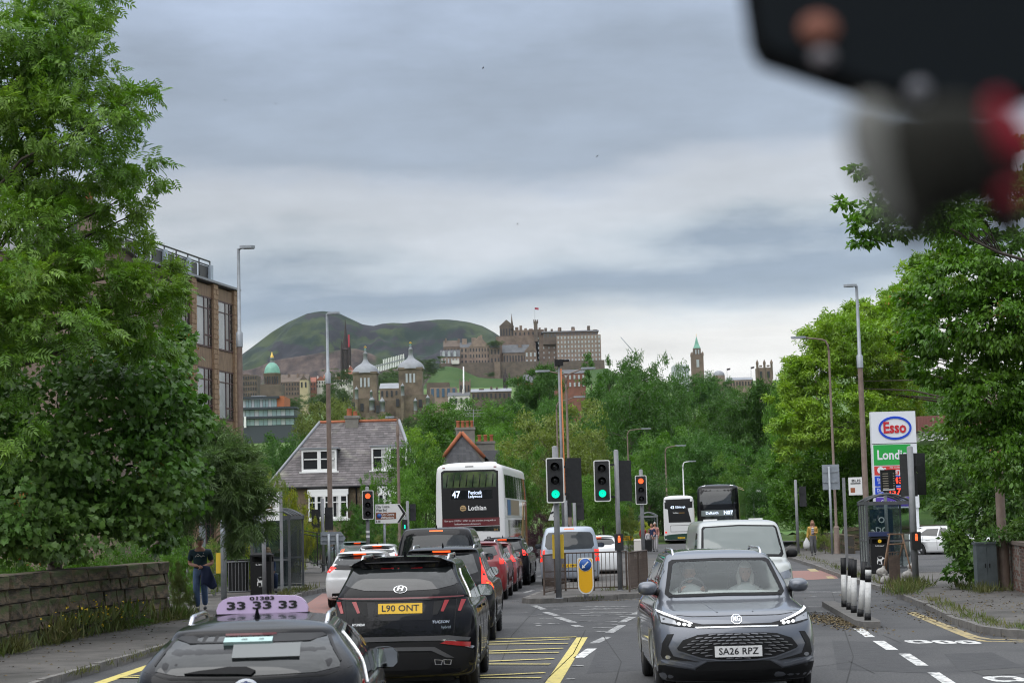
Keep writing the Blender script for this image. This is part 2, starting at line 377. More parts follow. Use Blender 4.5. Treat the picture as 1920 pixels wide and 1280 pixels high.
poly_stripes('yellow_line', [gp(*c6(*p)) for p in ((770,896),(870,938),(1000,992),(1110,1036),(1180,1052),(1396,1056))],0.12, m_yel2)
poly_stripes('yellow_line', [gp(*c6(*p)) for p in ((790,893),(900,938),(1030,990),(1130,1026),(1200,1040),(1396,1046))],0.12, m_yel2)
stripe('stop_line', gp(1509,1109), gp(1577,1109),0.25, m_worn)
for q in (((1478,1070),(1556,1068),(1572,1084),(1478,1088)),): mark('red_surface', q, m_red)
mark('red_surface', ((560,1142),(604,1112),(640,1112),(640,1160)), m_red)
mark('red_surface', ((940,1048),(1004,1046),(1004,1052),(940,1054)), m_red)
for q in (((1513,1066),(1528,1066),(1536,1071),(1520,1071)),((1548,1080),(1560,1080),(1566,1084),(1552,1084))): mark('yellow_line', q, m_yel2, ZM * 2)
for x0, x1, y in ((1512,1540,1137),(1510,1560,1145),(1516,1530,1118),(1560,1580,1110)): stripe('lane_dash', gp(x0, y), gp(x1, y),0.14, m_worn)
for x0, y0, x1, y1 in ((1010,1080,1030,1074),(968,1086,978,1083),(984,1065,990,1063),(950,1100,962,1096),(985,1110,1000,1106)): stripe('lane_dash', gp(x0, y0), gp(x1, y1),0.14, m_worn)
m_iron = mat('cast iron', (0.05,0.048,0.046),0.55, bump=0.6, bscale=40)
mark('manhole_cover', [c6(*p) for p in ((1110,1215),(1340,1200),(1500,1222),(1180,1240))], m_iron)
m_crack = mat('crack filler', (0.03,0.03,0.03),0.9)
for pts in (((1560,1110),(1600,1230)),((1600,1230),(1585,1290)),((1010,1136),(960,1190)),((960,1190),(940,1240)),((1130,1190),(1165,1240)),((1165,1240),(1150,1290)),((1540,1180),(1700,1178)),((1790,1150),(1850,1152)),((1370,1270),(1600,1240)),((1590,1238),(1640,1262)),((1655,1190),(1690,1205)),((1020,1278),(1075,1225)),((1075,1225),(1098,1180))):
  stripe('road_crack', gp(*pts[0]), gp(*pts[1]),0.016, m_crack)
m_pat = mat('newer asphalt', (.040,.040,.043),.8, col2=(.058,.058,.06), nscale=5, bump=.5, bscale=90)
for q in (((1560,1200),(1690,1205),(1760,1262),(1570,1255)),((1000,1140),(1060,1138),(1075,1150),(990,1153)),((1130,1190),(1205,1188),(1210,1255),(1100,1262)),((1400,1120),(1500,1118),(1530,1160),(1410,1165)),((950,1098),(1000,1094),(1005,1106),(945,1110)),((1770,1225),(1860,1222),(1920,1250),(1800,1258))): mark('road_patch', q, m_pat, .002)
for y in (27,31.5,36.5,41,47,53):
  sheet('pavement_joint', [(-8.8, y),(-6.9, y + .4),(-6.9, y + .43),(-8.8, y + .03)],0.1225, m_crack, COL.objects['pavement'])
# ------------------------------------------------------------------ terrain beyond the road
def terr(x, y):
  pts = [(-500,-.3),(150,-.3),(200,2),(300,9),(420,18),(800,48),(1300,85),(1600,118),(2000,120),(2600,60),(6000,40)]
  for (a, ha),(b, hb) in zip(pts, pts[1:]):
    if y <= b: return ha + (hb - ha) * max(0,(y - a)) / (b - a)
  return pts[-1][1]
def grid(name, xs, ys, fz, m):
  vs = [(x, y, fz(x, y)) for y in ys for x in xs]; n = len(xs)
  mb = MB(); mb.add(vs, [(j * n + i, j * n + i + 1,(j + 1) * n + i + 1,(j + 1) * n + i) for j in range(len(ys) - 1) for i in range(n - 1)],0, True)
  return mb.obj(name, m, fix=False)
tag(grid('ground', [-7000,-3000,-1200,-500,-200,-80,0,80,200,500,1200,3000,7000],[-500,0,140,150,200,250,300,420,600,800,1050,1300,1450,1600,1800,2000,2600,3500,9000], terr, m_grass), kind='structure')
# ---- the hill and its crag
m_hill = mat('hill grass', (0.008,0.021,0.015),0.95, col2=(0.036,0.054,0.020), nscale=0.013, ndet=12, contrast=(0.47,0.62), col3=(0.016,0.017,0.023), n3scale=0.018, c3=(0.53,0.57), bump=1.0, bscale=0.03)
m_rock = mat('crag rock', (0.12,0.088,0.075),0.95, col2=(0.018,0.015,0.017), nscale=0.045, ndet=10, contrast=(0.35,0.65), col3=(0.03,0.05,0.018), n3scale=0.012, c3=(0.54,0.6), bump=1.0, bscale=0.05, stretch=(1,1,0.35))
def ridge_of(pix, Y):
  P = [at(x, y, Y) for x, y in pix]; xs = np.array([p.x for p in P]); zs = np.array([p.z for p in P])
  return lambda x: float(np.interp(x, xs, zs))
HILL_Y, CRAG_Y = 3400,2700
hill_top = ridge_of([(150,735),(300,712),(400,690),(450,667),(480,645),(510,622),(540,604),(575,588),(590,585),(605,583),(622,585),(635,587),(650,594),(680,608),(700,611),(715,607),(735,605),(760,606),
          (785,602),(800,601),(820,599),(840,599),(860,601),(880,604),(905,611),(925,622),(940,632),(1000,665),(1100,720),(1300,790)], HILL_Y)
def hill_z(x, y):
  h = hill_top(x); d = y - HILL_Y; t = max(0.0,1 - abs(d) / (720 if d < 0 else 900)); s = t ** (1.12 if d < 0 else 1); k = min(1, t * 5)
  if d > -8: return 55 + (h - 55) * s
  e = min(1,-d / 60)
  n = (noise.ridged_multi_fractal(Vector((x * .006, y * .0035,3)),.9,2.1,6,1.0,2.0) - 1.0) * 15 * k * e + noise.fractal(Vector((x * .022, y * .008,8)),0.8,2.1,6) * 10 * k * e
  return 55 + (h - 55) * s + n
tag(grid('hill', list(np.linspace(-900,420,260)), list(np.concatenate([np.linspace(2680,3400,110),[3410,3430], np.linspace(3450,4300,8)])), hill_z, m_hill), kind='structure')
crag_top = ridge_of([(300,735),(430,700),(480,689),(520,673),(560,668),(600,661),(640,655),(665,654),(690,661),(720,672),(760,682),(800,700),(850,735)], CRAG_Y)
def crag_z(x, y):
  h = crag_top(x); d = (y - CRAG_Y)
  n = noise.fractal(Vector((x * .02, y * .01,1)),1.0,2.0,6)
  if d >= 0: return h - d * .22 + n * 3
  k = min(1.0,-d / 70.0)
  drop = (k ** .8) * 55 * (1 + .25 * n)
  return h - drop - max(0,-d - 70) * .18 + n * 5
tag(grid('hill', list(np.linspace(-520,-60,150)), list(np.concatenate([np.linspace(2350,2620,8), np.linspace(2630,2720,34), np.linspace(2740,3000,5)])), crag_z, m_rock), kind='structure')
# ------------------------------------------------------------------ the castle on its rock and the far town
def stone(name, a, b, **k): return mat(name, a, 0.9, col2=b, **{**dict(nscale=0.25, ndet=8), **k})
m_cs1 = stone('castle stone', (0.22,0.165,0.13),(0.14,0.105,0.085))
m_cs2 = stone('pale castle stone', (0.30,0.225,0.18),(0.19,0.145,0.12))
m_cs3 = stone('dark castle stone', (0.10,0.08,0.068),(0.155,0.12,0.095))
m_sl = stone('far slate', (0.13,0.135,0.145),(0.085,0.088,0.095))
m_slred = stone('far red roof', (0.30,0.12,0.08),(0.22,0.09,0.07))
m_copper = mat('green copper', (0.20,0.42,0.33),0.6, col2=(0.13,0.30,0.24), nscale=0.6)
m_gold = mat('gilding', (0.75,0.5,0.12),0.35, metal=0.6)
m_lead = mat('lead roof', (0.27,0.285,0.31),0.5, col2=(0.2,0.21,0.23), nscale=0.6)
m_harl = mat('white harling', (0.6,0.57,0.53),0.9)
m_winp = mat('pale window', (0.40,0.43,0.45),0.3)
m_wind = mat('far dark window', (0.03,0.032,0.036),0.3)
m_glassy = mat('green glazing', (0.16,0.26,0.27),0.15, col2=(0.30,0.40,0.41), nscale=0.25)
m_redw = mat('red brick', (0.24,0.10,0.075),0.9, col2=(0.17,0.08,0.06), nscale=0.6)
def span(x0, x1, yt, yb, Y):
  xm, ym = (x0 + x1) / 2,(yt + yb) / 2
  return at(x0, ym, Y).x, at(x1, ym, Y).x, at(xm, yb, Y).z, at(xm, yt, Y).z
def gable(mb, x0, x1, y0, y1, z0, z1, axis='x', hip=0.0, mi=0, mi_end=None):
  """pitched roof; the ridge runs along axis; hip pulls the ridge ends in"""
  e = 0.0
  if axis == 'x':
    ym = (y0 + y1) / 2; h = (x1 - x0) * hip
    vs = [(x0, y0, z0),(x1, y0, z0),(x1, y1, z0),(x0, y1, z0),(x0 + h, ym, z1),(x1 - h, ym, z1)]
    fs = [(0,1,5,4),(2,3,4,5),(3,2,1,0)]; ends = [(1,2,5),(3,0,4)]
  else:
    xm = (x0 + x1) / 2; h = (y1 - y0) * hip
    vs = [(x0, y0, z0),(x1, y0, z0),(x1, y1, z0),(x0, y1, z0),(xm, y0 + h, z1),(xm, y1 - h, z1)]
    fs = [(1,2,5,4),(3,0,4,5),(3,2,1,0)]; ends = [(0,1,4),(2,3,5)]
  mb.add(vs, fs, mi); mb.add(vs, ends, mi if mi_end is None else mi_end)
def wins(x0, x1, z0, z1, y, nx, ny, fw=.4, fh=.55, m=None, parent=None, name='windows', edge=0.0):
  """rows of small windows standing in shallow frames on a far facade"""
  mb = MB(); px_, pz = (x1 - x0) / nx, (z1 - z0) / ny
  for i in range(nx):
    for j in range(ny):
      cx, cz = x0 + (i + .5) * px_, z0 + (j + .5) * pz
      mb.box(cx, y, cz, px_ * fw, .5, pz * fh)
  o = mb.obj(name, m or m_wind, parent); o['kind'] = 'stuff'; return o
def bld(name, label, cat, x0, x1, yt, yb, Y, depth, m, win=None, wm=None, roof=None, rm=None, rtop=None, extra=25.0, chim=(), group=None, mi_end=None, wfrac=(.4,.55), hip=0.0, wz=(0.0,1.0)):
  X0, X1, Z0, Z1 = span(x0, x1, yt, yb, Y)
  t = thing(name, label, cat, ((X0 + X1) / 2, Y + depth / 2, Z0 - extra),0, group)
  cx, cy, cz = t.location
  mb = MB(); mb.bb(X0 - cx, -depth / 2,0, X1 - cx, depth / 2, Z1 - cz); mb.obj('wall', m, t)
  if win: wins(X0 - cx, X1 - cx, Z0 + (Z1 - Z0) * wz[0] - cz, Z0 + (Z1 - Z0) * wz[1] - cz, -depth / 2, win[0], win[1], *wfrac, wm, t)
  if roof:
    zt = at((x0 + x1) / 2, rtop, Y).z; mb = MB(); o = (X1 - X0) * .02
    gable(mb, X0 - cx - o, X1 - cx + o, -depth / 2 - o, depth / 2 + o, Z1 - cz + .01, zt - cz, roof, hip, 0,1 if mi_end else 0); mb.obj('roof', [rm or m_sl, mi_end or m], t)
  for (a, b, c) in chim:
    A0, A1, B0, B1 = span(a, b, c, yt, Y); mb = MB(); mb.bb(A0 - cx, -depth * .2, Z1 - cz - 2, A1 - cx, depth * .2, B1 - cz); mb.obj('chimney', m, t)
  return t
CY = 1700
m_cgr = mat('castle bank grass', (0.028,0.072,0.012),0.95, col2=(0.05,0.092,0.02), nscale=0.05, ndet=8)
def mound_top(x): return float(np.interp(x, mx_, mz_))
_mp = [at(x, y, CY - 25) for x, y in ((780,745),(800,715),(815,694),(835,686),(860,689),(880,700),(900,708),(945,710),(990,706),(1040,700),(1140,690),(1180,720),(1230,760))]
mx_ = [p.x for p in _mp]; mz_ = [p.z for p in _mp]
def mound(x, y):
  d = y - (CY - 25); h = mound_top(x)
  if d > 0: return min(h, 400)
  return h + d * .42 + noise.fractal(Vector((x * .03, y * .03,2)),1,2,4) * 2.0 * min(1,-d / 20)
tag(grid('castle_bank', list(np.linspace(mx_[0] - 60, mx_[-1] + 60,70)), list(np.linspace(CY - 150, CY - 24,26)) + [CY + 40, CY + 120], mound, m_cgr), kind='structure')
G = 'castle buildings'
bld('castle_barracks', 'long pale six-storey barracks block at the right end of the castle', 'castle building', 1044,1127,628,684, CY, 40, m_cs2,(13,6), m_winp, chim=((1047,1051,612),(1073,1079,613),(1058,1063,618)), wz=(.1,1), group=G)
bld('castle_barracks', 'darker angled wing of the castle barracks left of the pale block', 'castle building', 1005,1044,629,684, CY + 12,40, m_cs1,(4,6), m_winp, wfrac=(.2,.4), group=G)
bld('castle_attic', 'grey-slated attic storey with chimneys on top of the castle barracks', 'castle building', 1018,1121,622,634, CY + 8,24, m_cs3,(16,1), m_sl, 'x', m_sl, 617,5,((1021,1026,613),(1033,1037,615),(1047,1053,612),(1072,1078,611),(1102,1107,609),(1113,1120,616)), G)
bld('castle_hall', 'dark steep-roofed hall with a needle spike on the castle skyline', 'castle building', 937,963,611,634, CY + 20,20, m_cs3,(5,1), None, 'y', m_cs3,599,20,((937,940,612),), G)
mb = MB(); p = at(960,603, CY + 20); q = at(959,588, CY + 20); mb.cyl(p - Vector((0,0,8)), q, 1.6,.1,6); tag(mb.obj('castle_spike', m_cs3), 'thin dark needle spire beside the steep hall roof of the castle', 'spire', G)
bld('castle_wall', 'broken-topped inner castle wall below the flag tower', 'castle building', 963,1020,618,646, CY + 18,18, m_cs1,(7,2), None, chim=((966,972,612),(974,979,609),(983,988,614),(1010,1014,613),(992,999,615)), wfrac=(.3,.4), group=G)
bld('castle_flag_tower', 'slim square flag tower topping the castle', 'tower', 1001,1008,602,630, CY + 10,4, m_cs3, extra=5, chim=((1000,1002,599),(1003.5,1005.5,599),(1007,1009,599)), group=G)
p = at(1003,602, CY + 12); q = at(1002.5,576, CY + 12)
fl = thing('flag', 'tiny red and blue flag flying from the castle tower', 'flag', p); mb = MB(); mb.cyl((0,0,0), q - p, .16,.1,6); mb.obj('flagpole', m_grey2, fl)
mb = MB(); d = q - p; vs = [(d.x + i * .9, math.sin(i * 1.3) * .4, d.z - j * 2 - i * .15) for i in range(5) for j in range(2)]; mb.add(vs, [(2 * i, 2 * i + 2,2 * i + 3,2 * i + 1) for i in range(4)]); mb.obj('cloth', mat('flag cloth', (0.35,0.06,0.09),.8), fl)
bld('castle_rampart', 'brown rock-faced rampart wall below the castle skyline', 'castle building', 930,1010,630,665, CY + 12,10, m_cs1, None, group=G)
bld('castle_house', 'brown-roofed tall house at the left end of the castle', 'castle building', 832,862,650,684, CY + 6,14, m_cs1,(5,2), None, 'x', m_cs3,637,15,((834,837,633),(858,862,634)), G)
bld('castle_house', 'low grey-roofed house with three white dormers at the foot of the left castle end', 'castle building', 826,862,669,684, CY - 8,12, m_cs2,(6,1), m_winp, 'x', m_sl, 655,10,(), G)
for x in (832,842,853):
  X0, X1, Z0, Z1 = span(x - 2.5, x + 2.5,661,668, CY - 8); mb = MB(); mb.bb(X0, CY - 9, Z0, X1, CY - 4, Z1); gable(mb, X0 - .2, X1 + .2, CY - 9.2, CY - 4, Z1, Z1 + 1.6, 'y'); o = mb.obj('dormer', m_winp); o.parent = COL.objects['castle_house.001']; o.matrix_parent_inverse = Matrix.Translation(-o.parent.location)
bld('castle_house', 'tall narrow house with a slate roof left of the gabled castle block', 'castle building', 863,884,651,684, CY - 2,16, m_cs2,(3,3), None, 'x', m_sl, 640,15,((866,875,634),), G)
bld('castle_house', 'broad gabled castle block with lit orange windows', 'castle building', 880,918,650,684, CY - 4,18, m_cs2,(7,3), None, 'y', m_cs2,629,15,((900,904,627),(884,892,632)), G)
bld('castle_house', 'small turret-like house with an archway and a pointed roof', 'castle building', 919,938,651,684, CY - 7,10, m_cs1,(3,2), None, 'y', m_sl, 640,15,(), G, hip=.4)
bld('castle_house', 'wide castle hall under a long grey pitched roof', 'castle building', 943,992,661,684, CY - 4,22, m_cs1,(9,1), None, 'x', m_sl, 644,15,((972,978,641),), G)
bld('castle_house', 'gable-ended house joined to the right end of the long grey roof', 'castle building', 984,1007,658,684, CY - 7,22, m_cs1,(3,2), m_winp, 'y', m_cs1,645,15,(), G)
bld('castle_wall', 'long brown battery wall along the top of the grass bank', 'castle wall', 824,1013,679,706, CY - 16,5, m_cs3, None, extra=30, group=G)
bld('castle_wall', 'grey battery wall below the barracks behind the dark trees', 'castle wall', 1013,1134,676,712, CY - 18,5, m_cs3, None, extra=30, group=G)
bld('castle_buttress', 'stone buttress projecting from the battery wall', 'castle wall', 927,938,678,703, CY - 20,6, m_cs1, None, group=G)
bld('castle_hut', 'white parked van-like hut on the castle terrace', 'hut', 847,861,675,680, CY - 18,3, m_harl, None, extra=1)
def spire(name, label, x, yt, yb, Y, w, m, n=8, base=None, cat='spire'):
  p = at(x, yt, Y); b = at(x, yb, Y); t = thing(name, label, cat, b); h = p.z - b.z; r = w * Y / F_PX / 2
  mb = MB(); mb.lathe([(r, -25),(r, h * .42),(r * 1.15, h * .43),(r * .8, h * .46),(r * .28, h * .75),(r * .02, h)], n, smooth=False); mb.obj('steeple', m, t)
  for k in range(4):
    a = PI / 4 + k * PI / 2; mb = MB(); mb.lathe([(r * .26,-25),(r * .26, h * .44),(0.01, h * .62)],6,(math.cos(a) * r * 1.2, math.sin(a) * r * 1.2,0), smooth=False); mb.obj('pinnacle', m, t)
  return t
m_gothic = stone('soot-black stone', (0.035,0.028,0.03),(0.06,0.045,0.045))
sp = spire('church_spire', 'tall black gothic spire in front of the hill', 649,598,700,1500,17, m_gothic)
mb = MB(); mb.box(3,-4.2,26,1.4,.6,10); mb.obj('banner', mat('red banner', (.35,.04,.06),.8), sp)
spire('church_spire', 'thin dark spire standing on the grass bank below the castle', 948,684,728,1560,8, m_gothic, 6)
def dome_building():
  Y = 900; b = at(511,745, Y); k = Y / F_PX
  t = thing('domed_building', 'stone building under a green copper dome with a gilded top', 'building', (b.x, Y, b.z - 20))
  u = lambda y: at(511, y, Y).z - (b.z - 20)
  mb = MB(); mb.box(0,0, u(722) / 2,40 * k, 12, u(722)); mb.obj('wall', m_cs3, t)
  mb = MB(); mb.lathe([(16 * k, u(724)),(16 * k, u(703)),(17 * k, u(702)),(17 * k, u(700))],20); mb.obj('drum', m_cs1, t)
  wins(-14 * k, 14 * k, u(722), u(705),-16 * k, 6,1,.45,.8, m_wind, t)
  mb = MB(); R = 15 * k; mb.lathe([(R * math.cos(a), u(700) + (u(679) - u(700)) * math.sin(a)) for a in np.linspace(0, PI / 2 * .93,9)],20); mb.obj('dome', m_copper, t)
  mb = MB(); mb.lathe([(4.5 * k, u(681)),(4 * k, u(672)),(5 * k, u(671.5)),(2.5 * k, u(670))],10); mb.obj('lantern', m_lead, t)
  mb = MB(); mb.lathe([(3 * k, u(671)),(3.4 * k, u(668)),(1.4 * k, u(664)),(.8 * k, u(661)),(.02, u(659))],10); mb.obj('finial', m_gold, t)
dome_building()
def tower_school():
  Y = 430; k = Y / F_PX; b = at(740,800, Y)
  t = thing('turreted_school', 'sandstone school with twin lead-domed towers', 'building', (b.x, Y, b.z - 12)); z0 = b.z - 12
  X = lambda x: at(x, 720, Y).x - b.x
  u = lambda y, x=740: at(x, y, Y).z - z0
  ms = stone('school sandstone', (0.205,0.165,0.12),(0.10,0.08,0.062), nscale=0.5)
  mb = MB(); mb.bb(X(664),-6,0, X(702),6, u(748)); mb.bb(X(744),-6,0, X(812),6, u(744)); mb.bb(X(700),-4,0, X(746),6, u(752)); mb.obj('wall', ms, t)
  mb = MB(); mb.bb(X(690),-8,0, X(732),-4, u(776)); mb.obj('wall', ms, t)
  for cx, off in ((686,0),(771,-6)):
    w = 22 * k
    mb = MB(); mb.bb(X(cx) - w, -w, 0, X(cx) + w, w, u(735 + off)); mb.obj('tower', ms, t)
    mb = MB(); mb.bb(X(cx) - w * 1.0,-w, u(735 + off) - .01, X(cx) + w * 1.0, w, u(699 + off)); tw = mb.obj('belfry', ms, t)
    for i in (-1,0,1):
      mb = MB(); mb.box(X(cx) + i * 7 * k, -w, u(717 + off),3.6 * k, .3,17 * k); mb.obj('belfry_window', m_winp, t)
      mb = MB(); mb.box(X(cx) - w, i * 7 * k, u(717 + off),.3,3.6 * k, 17 * k); mb.obj('belfry_window', m_wind, t)
    mb = MB(); mb.box(X(cx),0, u(699 + off), w * 2.12, w * 2.12,.5); mb.obj('cornice', ms, t)
    mb = MB(); R = w * 1.08
    mb.lathe([(R * 1.10, u(699 + off)),(R * 1.06, u(696 + off)),(R * .98, u(691.5 + off)),(R * .82, u(687 + off)),(R * .58, u(683 + off)),(R * .36, u(680 + off)),(R * .24, u(677 + off)),(R * .19, u(673 + off))],16,(X(cx),0,0)); mb.obj('dome', m_lead, t)
    mb = MB(); mb.lathe([(4 * k, u(674 + off)),(3.6 * k, u(663 + off)),(5 * k, u(662 + off)),(2.4 * k, u(659 + off)),(1.4 * k, u(657 + off)),(2.2 * k, u(655 + off)),(1 * k, u(652 + off)),(.3 * k, u(650 + off))],8,(X(cx),0,0)); mb.obj('lantern', m_lead, t)
    mb = MB(); mb.lathe([(.4 * k, u(656 + off)),(2.4 * k, u(654 + off)),(.5 * k, u(651 + off))],8,(X(cx),0,0)); mb.obj('finial', m_copper, t)
    mb = MB(); mb.box(X(cx),0, u(649.5 + off),5 * k, .3,1.6 * k); mb.box(X(cx),0, u(649 + off),.3,.3,3.5 * k); mb.obj('weather_vane', m_gold, t)
  for x, y, r in ((701,754,6),(720,757,6),(673,733,4),(758,729,4),(781,757,4),(804,752,4),(700,738,3)):
    mb = MB(); mb.lathe([(r * k * .85,-1 + u(y) - 9 * k),(r * k * .85, u(y) - 0.01),(r * k, u(y)),(r * k * .7, u(y - r * .7)),(r * k * .25, u(y - r * 1.15)),(.02, u(y - r * 1.8))],8,(X(x),-7,0),0); mb.obj('turret', m_lead, t)
    mb = MB(); mb.lathe([(r * k * .84,0),(r * k * .84, u(y) - .05)],8,(X(x),-7,0)); mb.obj('turret_wall', ms, t)
  for x, y in ((666,762),(682,765),(712,770),(748,758),(790,760),(806,770)):
    mb = MB(); mb.box(X(x),-6.05 if x < 690 or x > 740 else -8.05, u(y),6 * k, .3,14 * k); mb.obj('window', m_wind, t)
tower_school()
def office():
  Y = 520; X0, X1, Z0, Z1 = span(452,552,741,800, Y); k = Y / F_PX
  t = thing('office_block', 'low glass office block with terraced floors beside the brown lamp post', 'building', (X0, Y, Z0 - 8)); u = lambda y: at(500, y, Y).z - (Z0 - 8)
  mb = MB(); mb.bb(0,0,0, X1 - X0,20, u(768)); mb.bb(0,4,0,(516 - 452) * k, 20, u(747)); mb.obj('wall', mat('office core', (.05,.06,.07),.4), t)
  for yt, yb, xe in ((746,764,516),(768,782,552),(785,797,552)):
    nb = 12
    for i in range(nb):
      w = (xe - 452) * k / nb
      mb = MB(); mb.bb(i * w + .06,-.2 if yt > 760 else 3.8, u(yb),(i + 1) * w - .06,.1 if yt > 760 else 4.1, u(yt)); mb.obj('glazing', m_glassy if i % 3 else m_winp, t)
    mb = MB(); mb.bb(-.5,-1.2 if yt > 760 else 2.8, u(yt) + .1,(xe - 452) * k + .8,4.5, u(yt) + .7); mb.obj('floor_slab', mat('dark fascia', (.03,.04,.05),.4), t)
  mb = MB(); mb.bb((516 - 452) * k, 4,0,(530 - 452) * k, 18, u(741)); mb.obj('stair_tower', mat('orange brick', (.42,.14,.06),.8), t)
  mb = MB(); mb.bb(2,6, u(747),6,12, u(738)); mb.obj('plant_room', m_lead, t)
  mb = MB(); mb.bb(1,-1.6, u(801),1.6,-1.2, u(780)); mb.obj('mast', m_wht, t)
office()
bld('tenement_row', 'row of brown stone tenements beyond the green dome', 'building', 525,577,716,742,1000,14, m_cs1,(10,3), m_wind, 'x', m_cs3,700,20,((538,541,700),(555,558,699),(566,568,699)))
bld('tenement_row', 'dark tenement block left of the green dome behind the lamp post', 'building', 446,482,703,745,980,14, m_cs3,(8,4), None, None, chim=((449,464,700),(470,478,702)))
bld('tenement_gable', 'small cream gable at the end of the tenement row', 'building', 562,577,712,730,960,8, stone('cream wall', (.5,.42,.26),(.4,.34,.22)),(2,1), None, 'y', m_cs3,704,15)
for i, (x0, x1, yt, yb, yr, rm, wm, lab) in enumerate(((553,562,724,737,716, m_slred, m_harl, 'small white house with a red roof, leftmost of the hillside villas'),(562,577,718,737,709, m_slred, m_harl, 'white half-timbered villa under a steep red roof'),
    (577,592,716,733,706, m_slred, m_redw, 'dark red villa on the hillside between two white ones'),(592,612,713,727,705, m_slred, m_harl, 'pale pink-roofed villa below the black spire'),(606,614,709,724,701, m_slred, m_harl, 'narrow white gable among the hillside villas'),
    (626,652,711,724,702, m_slred, m_harl, 'wide house with a bright red tiled roof below the spire'),(644,666,704,722,694, m_slred, m_harl, 'white tower house with red roofs at the foot of the spire'),(652,662,694,706,685, m_slred, m_harl, 'small white turret house close by the spire'))):
  bld('hillside_villa', lab, 'house', x0, x1, yt, yb, 1100 + i * 6,9, wm, (max(2, int((x1 - x0) / 5)),2), m_wind, 'y' if i % 2 else 'x', rm, yr, 20,((x0 + 2, x0 + 3.5, yr - 1),), 'villas on the hillside')
def stand():
  Y = 1450; a, b = at(700,691, Y), at(757,676, Y); t = thing('spectator_stand', 'pale steel framework of a spectator stand on the castle approach', 'stand', a)
  d = b - a; up = 12 * Y / F_PX
  for i in range(19):
    p = d * (i / 18.0); p.y = 0; mb = MB(); mb.bb(p.x - .35,-.3, p.z - up * .7, p.x + .35,.3, p.z + up * (1.05 if i > 5 else .4)); mb.obj('mast', m_wht, t)
  mb = MB(); mb.tube([(0,1,-2),(d.x, 1, d.z - 2)],1.6,4, smooth=False); mb.tube([(0,0, up * .25),(d.x, 0, d.z + up * .25)],.7,4, smooth=False); mb.obj('rail', m_lead, t)
stand()
def green_spire_tower():
  Y = 900; k = Y / F_PX; b = at(1308,700, Y); z0 = b.z - 15; u = lambda y: at(1308, y, Y).z - z0
  t = thing('church_tower', 'slim church tower with a green copper spire', 'tower', (b.x, Y, z0)); w = 11 * k
  mb = MB(); mb.bb(-w, -w, 0, w, w, u(666)); mb.obj('wall', m_cs1, t)
  mb = MB(); mb.bb(-w * .62,-w * .62, u(667), w * .62, w * .62, u(653)); mb.obj('belfry', m_cs3, t)
  for sx in (-1,1):
    for sy in (-1,1): mb = MB(); mb.lathe([(1.8 * k, u(668)),(1.8 * k, u(663)),(.02, u(659))],6,(sx * w * .9, sy * w * .9,0)); mb.obj('pinnacle', m_cs1, t)
  mb = MB(); mb.box(0,-w, u(682),5 * k, .4,14 * k); mb.obj('window', m_winp, t)
  for sx in (-1,1): mb = MB(); mb.box(sx * 2.6 * k, -w * .62, u(660),2.4 * k, .3,8 * k); mb.obj('window', m_winp, t)
  mb = MB(); mb.lathe([(w * .66 * 1.3, u(653.5)),(w * .5, u(646)),(.02, u(630))],4, smooth=False); o = mb.obj('spire', m_copper, t); o.rotation_euler = (0,0, PI / 4)
  mb = MB(); mb.bb(-.1,-.1, u(630),.1,.1, u(626)); mb.obj('finial', m_gold, t)
green_spire_tower()
def pinnacle_tower():
  Y = 800; k = Y / F_PX; b = at(1433,725, Y); z0 = b.z - 15; u = lambda y: at(1433, y, Y).z - z0
  t = thing('pinnacled_tower', 'square stone tower with three tall corner pinnacles above the trees', 'tower', (b.x, Y, z0)); w = 14 * k
  mb = MB(); mb.bb(-w, -w, 0, w, w, u(690)); mb.obj('wall', m_cs1, t)
  for x in (-1,0,1):
    mb = MB(); mb.lathe([(2.4 * k, u(712)),(2.2 * k, u(684)),(2.7 * k, u(683)),(2.6 * k, u(680)),(1.2 * k, u(677)),(.02, u(674))],8,(x * w * .95,-w * .95,0)); mb.obj('pinnacle', m_cs1, t)
  for x in (-.5,.5): mb = MB(); mb.box(x * w, -w, u(703),4.5 * k, .3,12 * k); mb.obj('window', m_wind, t); mb = MB(); mb.box(x * w, -w * .9, u(687),5 * k, 1,3 * k); mb.obj('battlement', m_cs1, t)
pinnacle_tower()
bld('flat_roofed_block', 'pale grey flat-roofed block left of the green spire', 'building', 1263,1292,684,700,1000,15, mat('pale cladding', (.5,.53,.56),.5),(8,1), m_lead, extra=15)
bld('gallery_building', 'low grey gallery building with a shallow roof between spire and tower', 'building', 1368,1412,712,726,850,14, m_cs2,(8,1), m_wind, 'x', m_lead, 705,15)
t = thing('gallery_dome', 'shallow grey dome just right of the green spire tower', 'dome', at(1348,704,880)); mb = MB(); R = 11 * 880 / F_PX
mb.lathe([(R * math.cos(a), R * .85 * math.sin(a)) for a in np.linspace(0, PI / 2,8)],20); mb.obj('shell', m_lead, t); mb = MB(); mb.lathe([(R, -15),(R, .02)],20); mb.obj('drum', m_cs2, t)
for x, y, lab in ((1364,691, 'small dark flag above the grey gallery roof'),(1409,688, 'small dark flag just left of the pinnacled tower')):
  p = at(x - 1, y + 16,860); q = at(x - 1, y, 860); t = thing('flag', lab, 'flag', p); mb = MB(); mb.cyl((0,0,-3), q - p, .1,.08,6); mb.obj('flagpole', m_grey, t)
  mb = MB(); dz = q.z - p.z; mb.add([(0,0, dz),(1.8,.4, dz + .3),(1.7,.4, dz - .5),(0,0, dz - .9)],[(0,1,2,3)]); mb.obj('cloth', m_gothic, t)
bld('modern_block', 'modern block with blue-tinted window bays below the grass bank', 'building', 806,856,726,746,700,12, m_cs2,(5,1), mat('blue glazing', (.05,.1,.16),.2), extra=12, wfrac=(.5,.8))
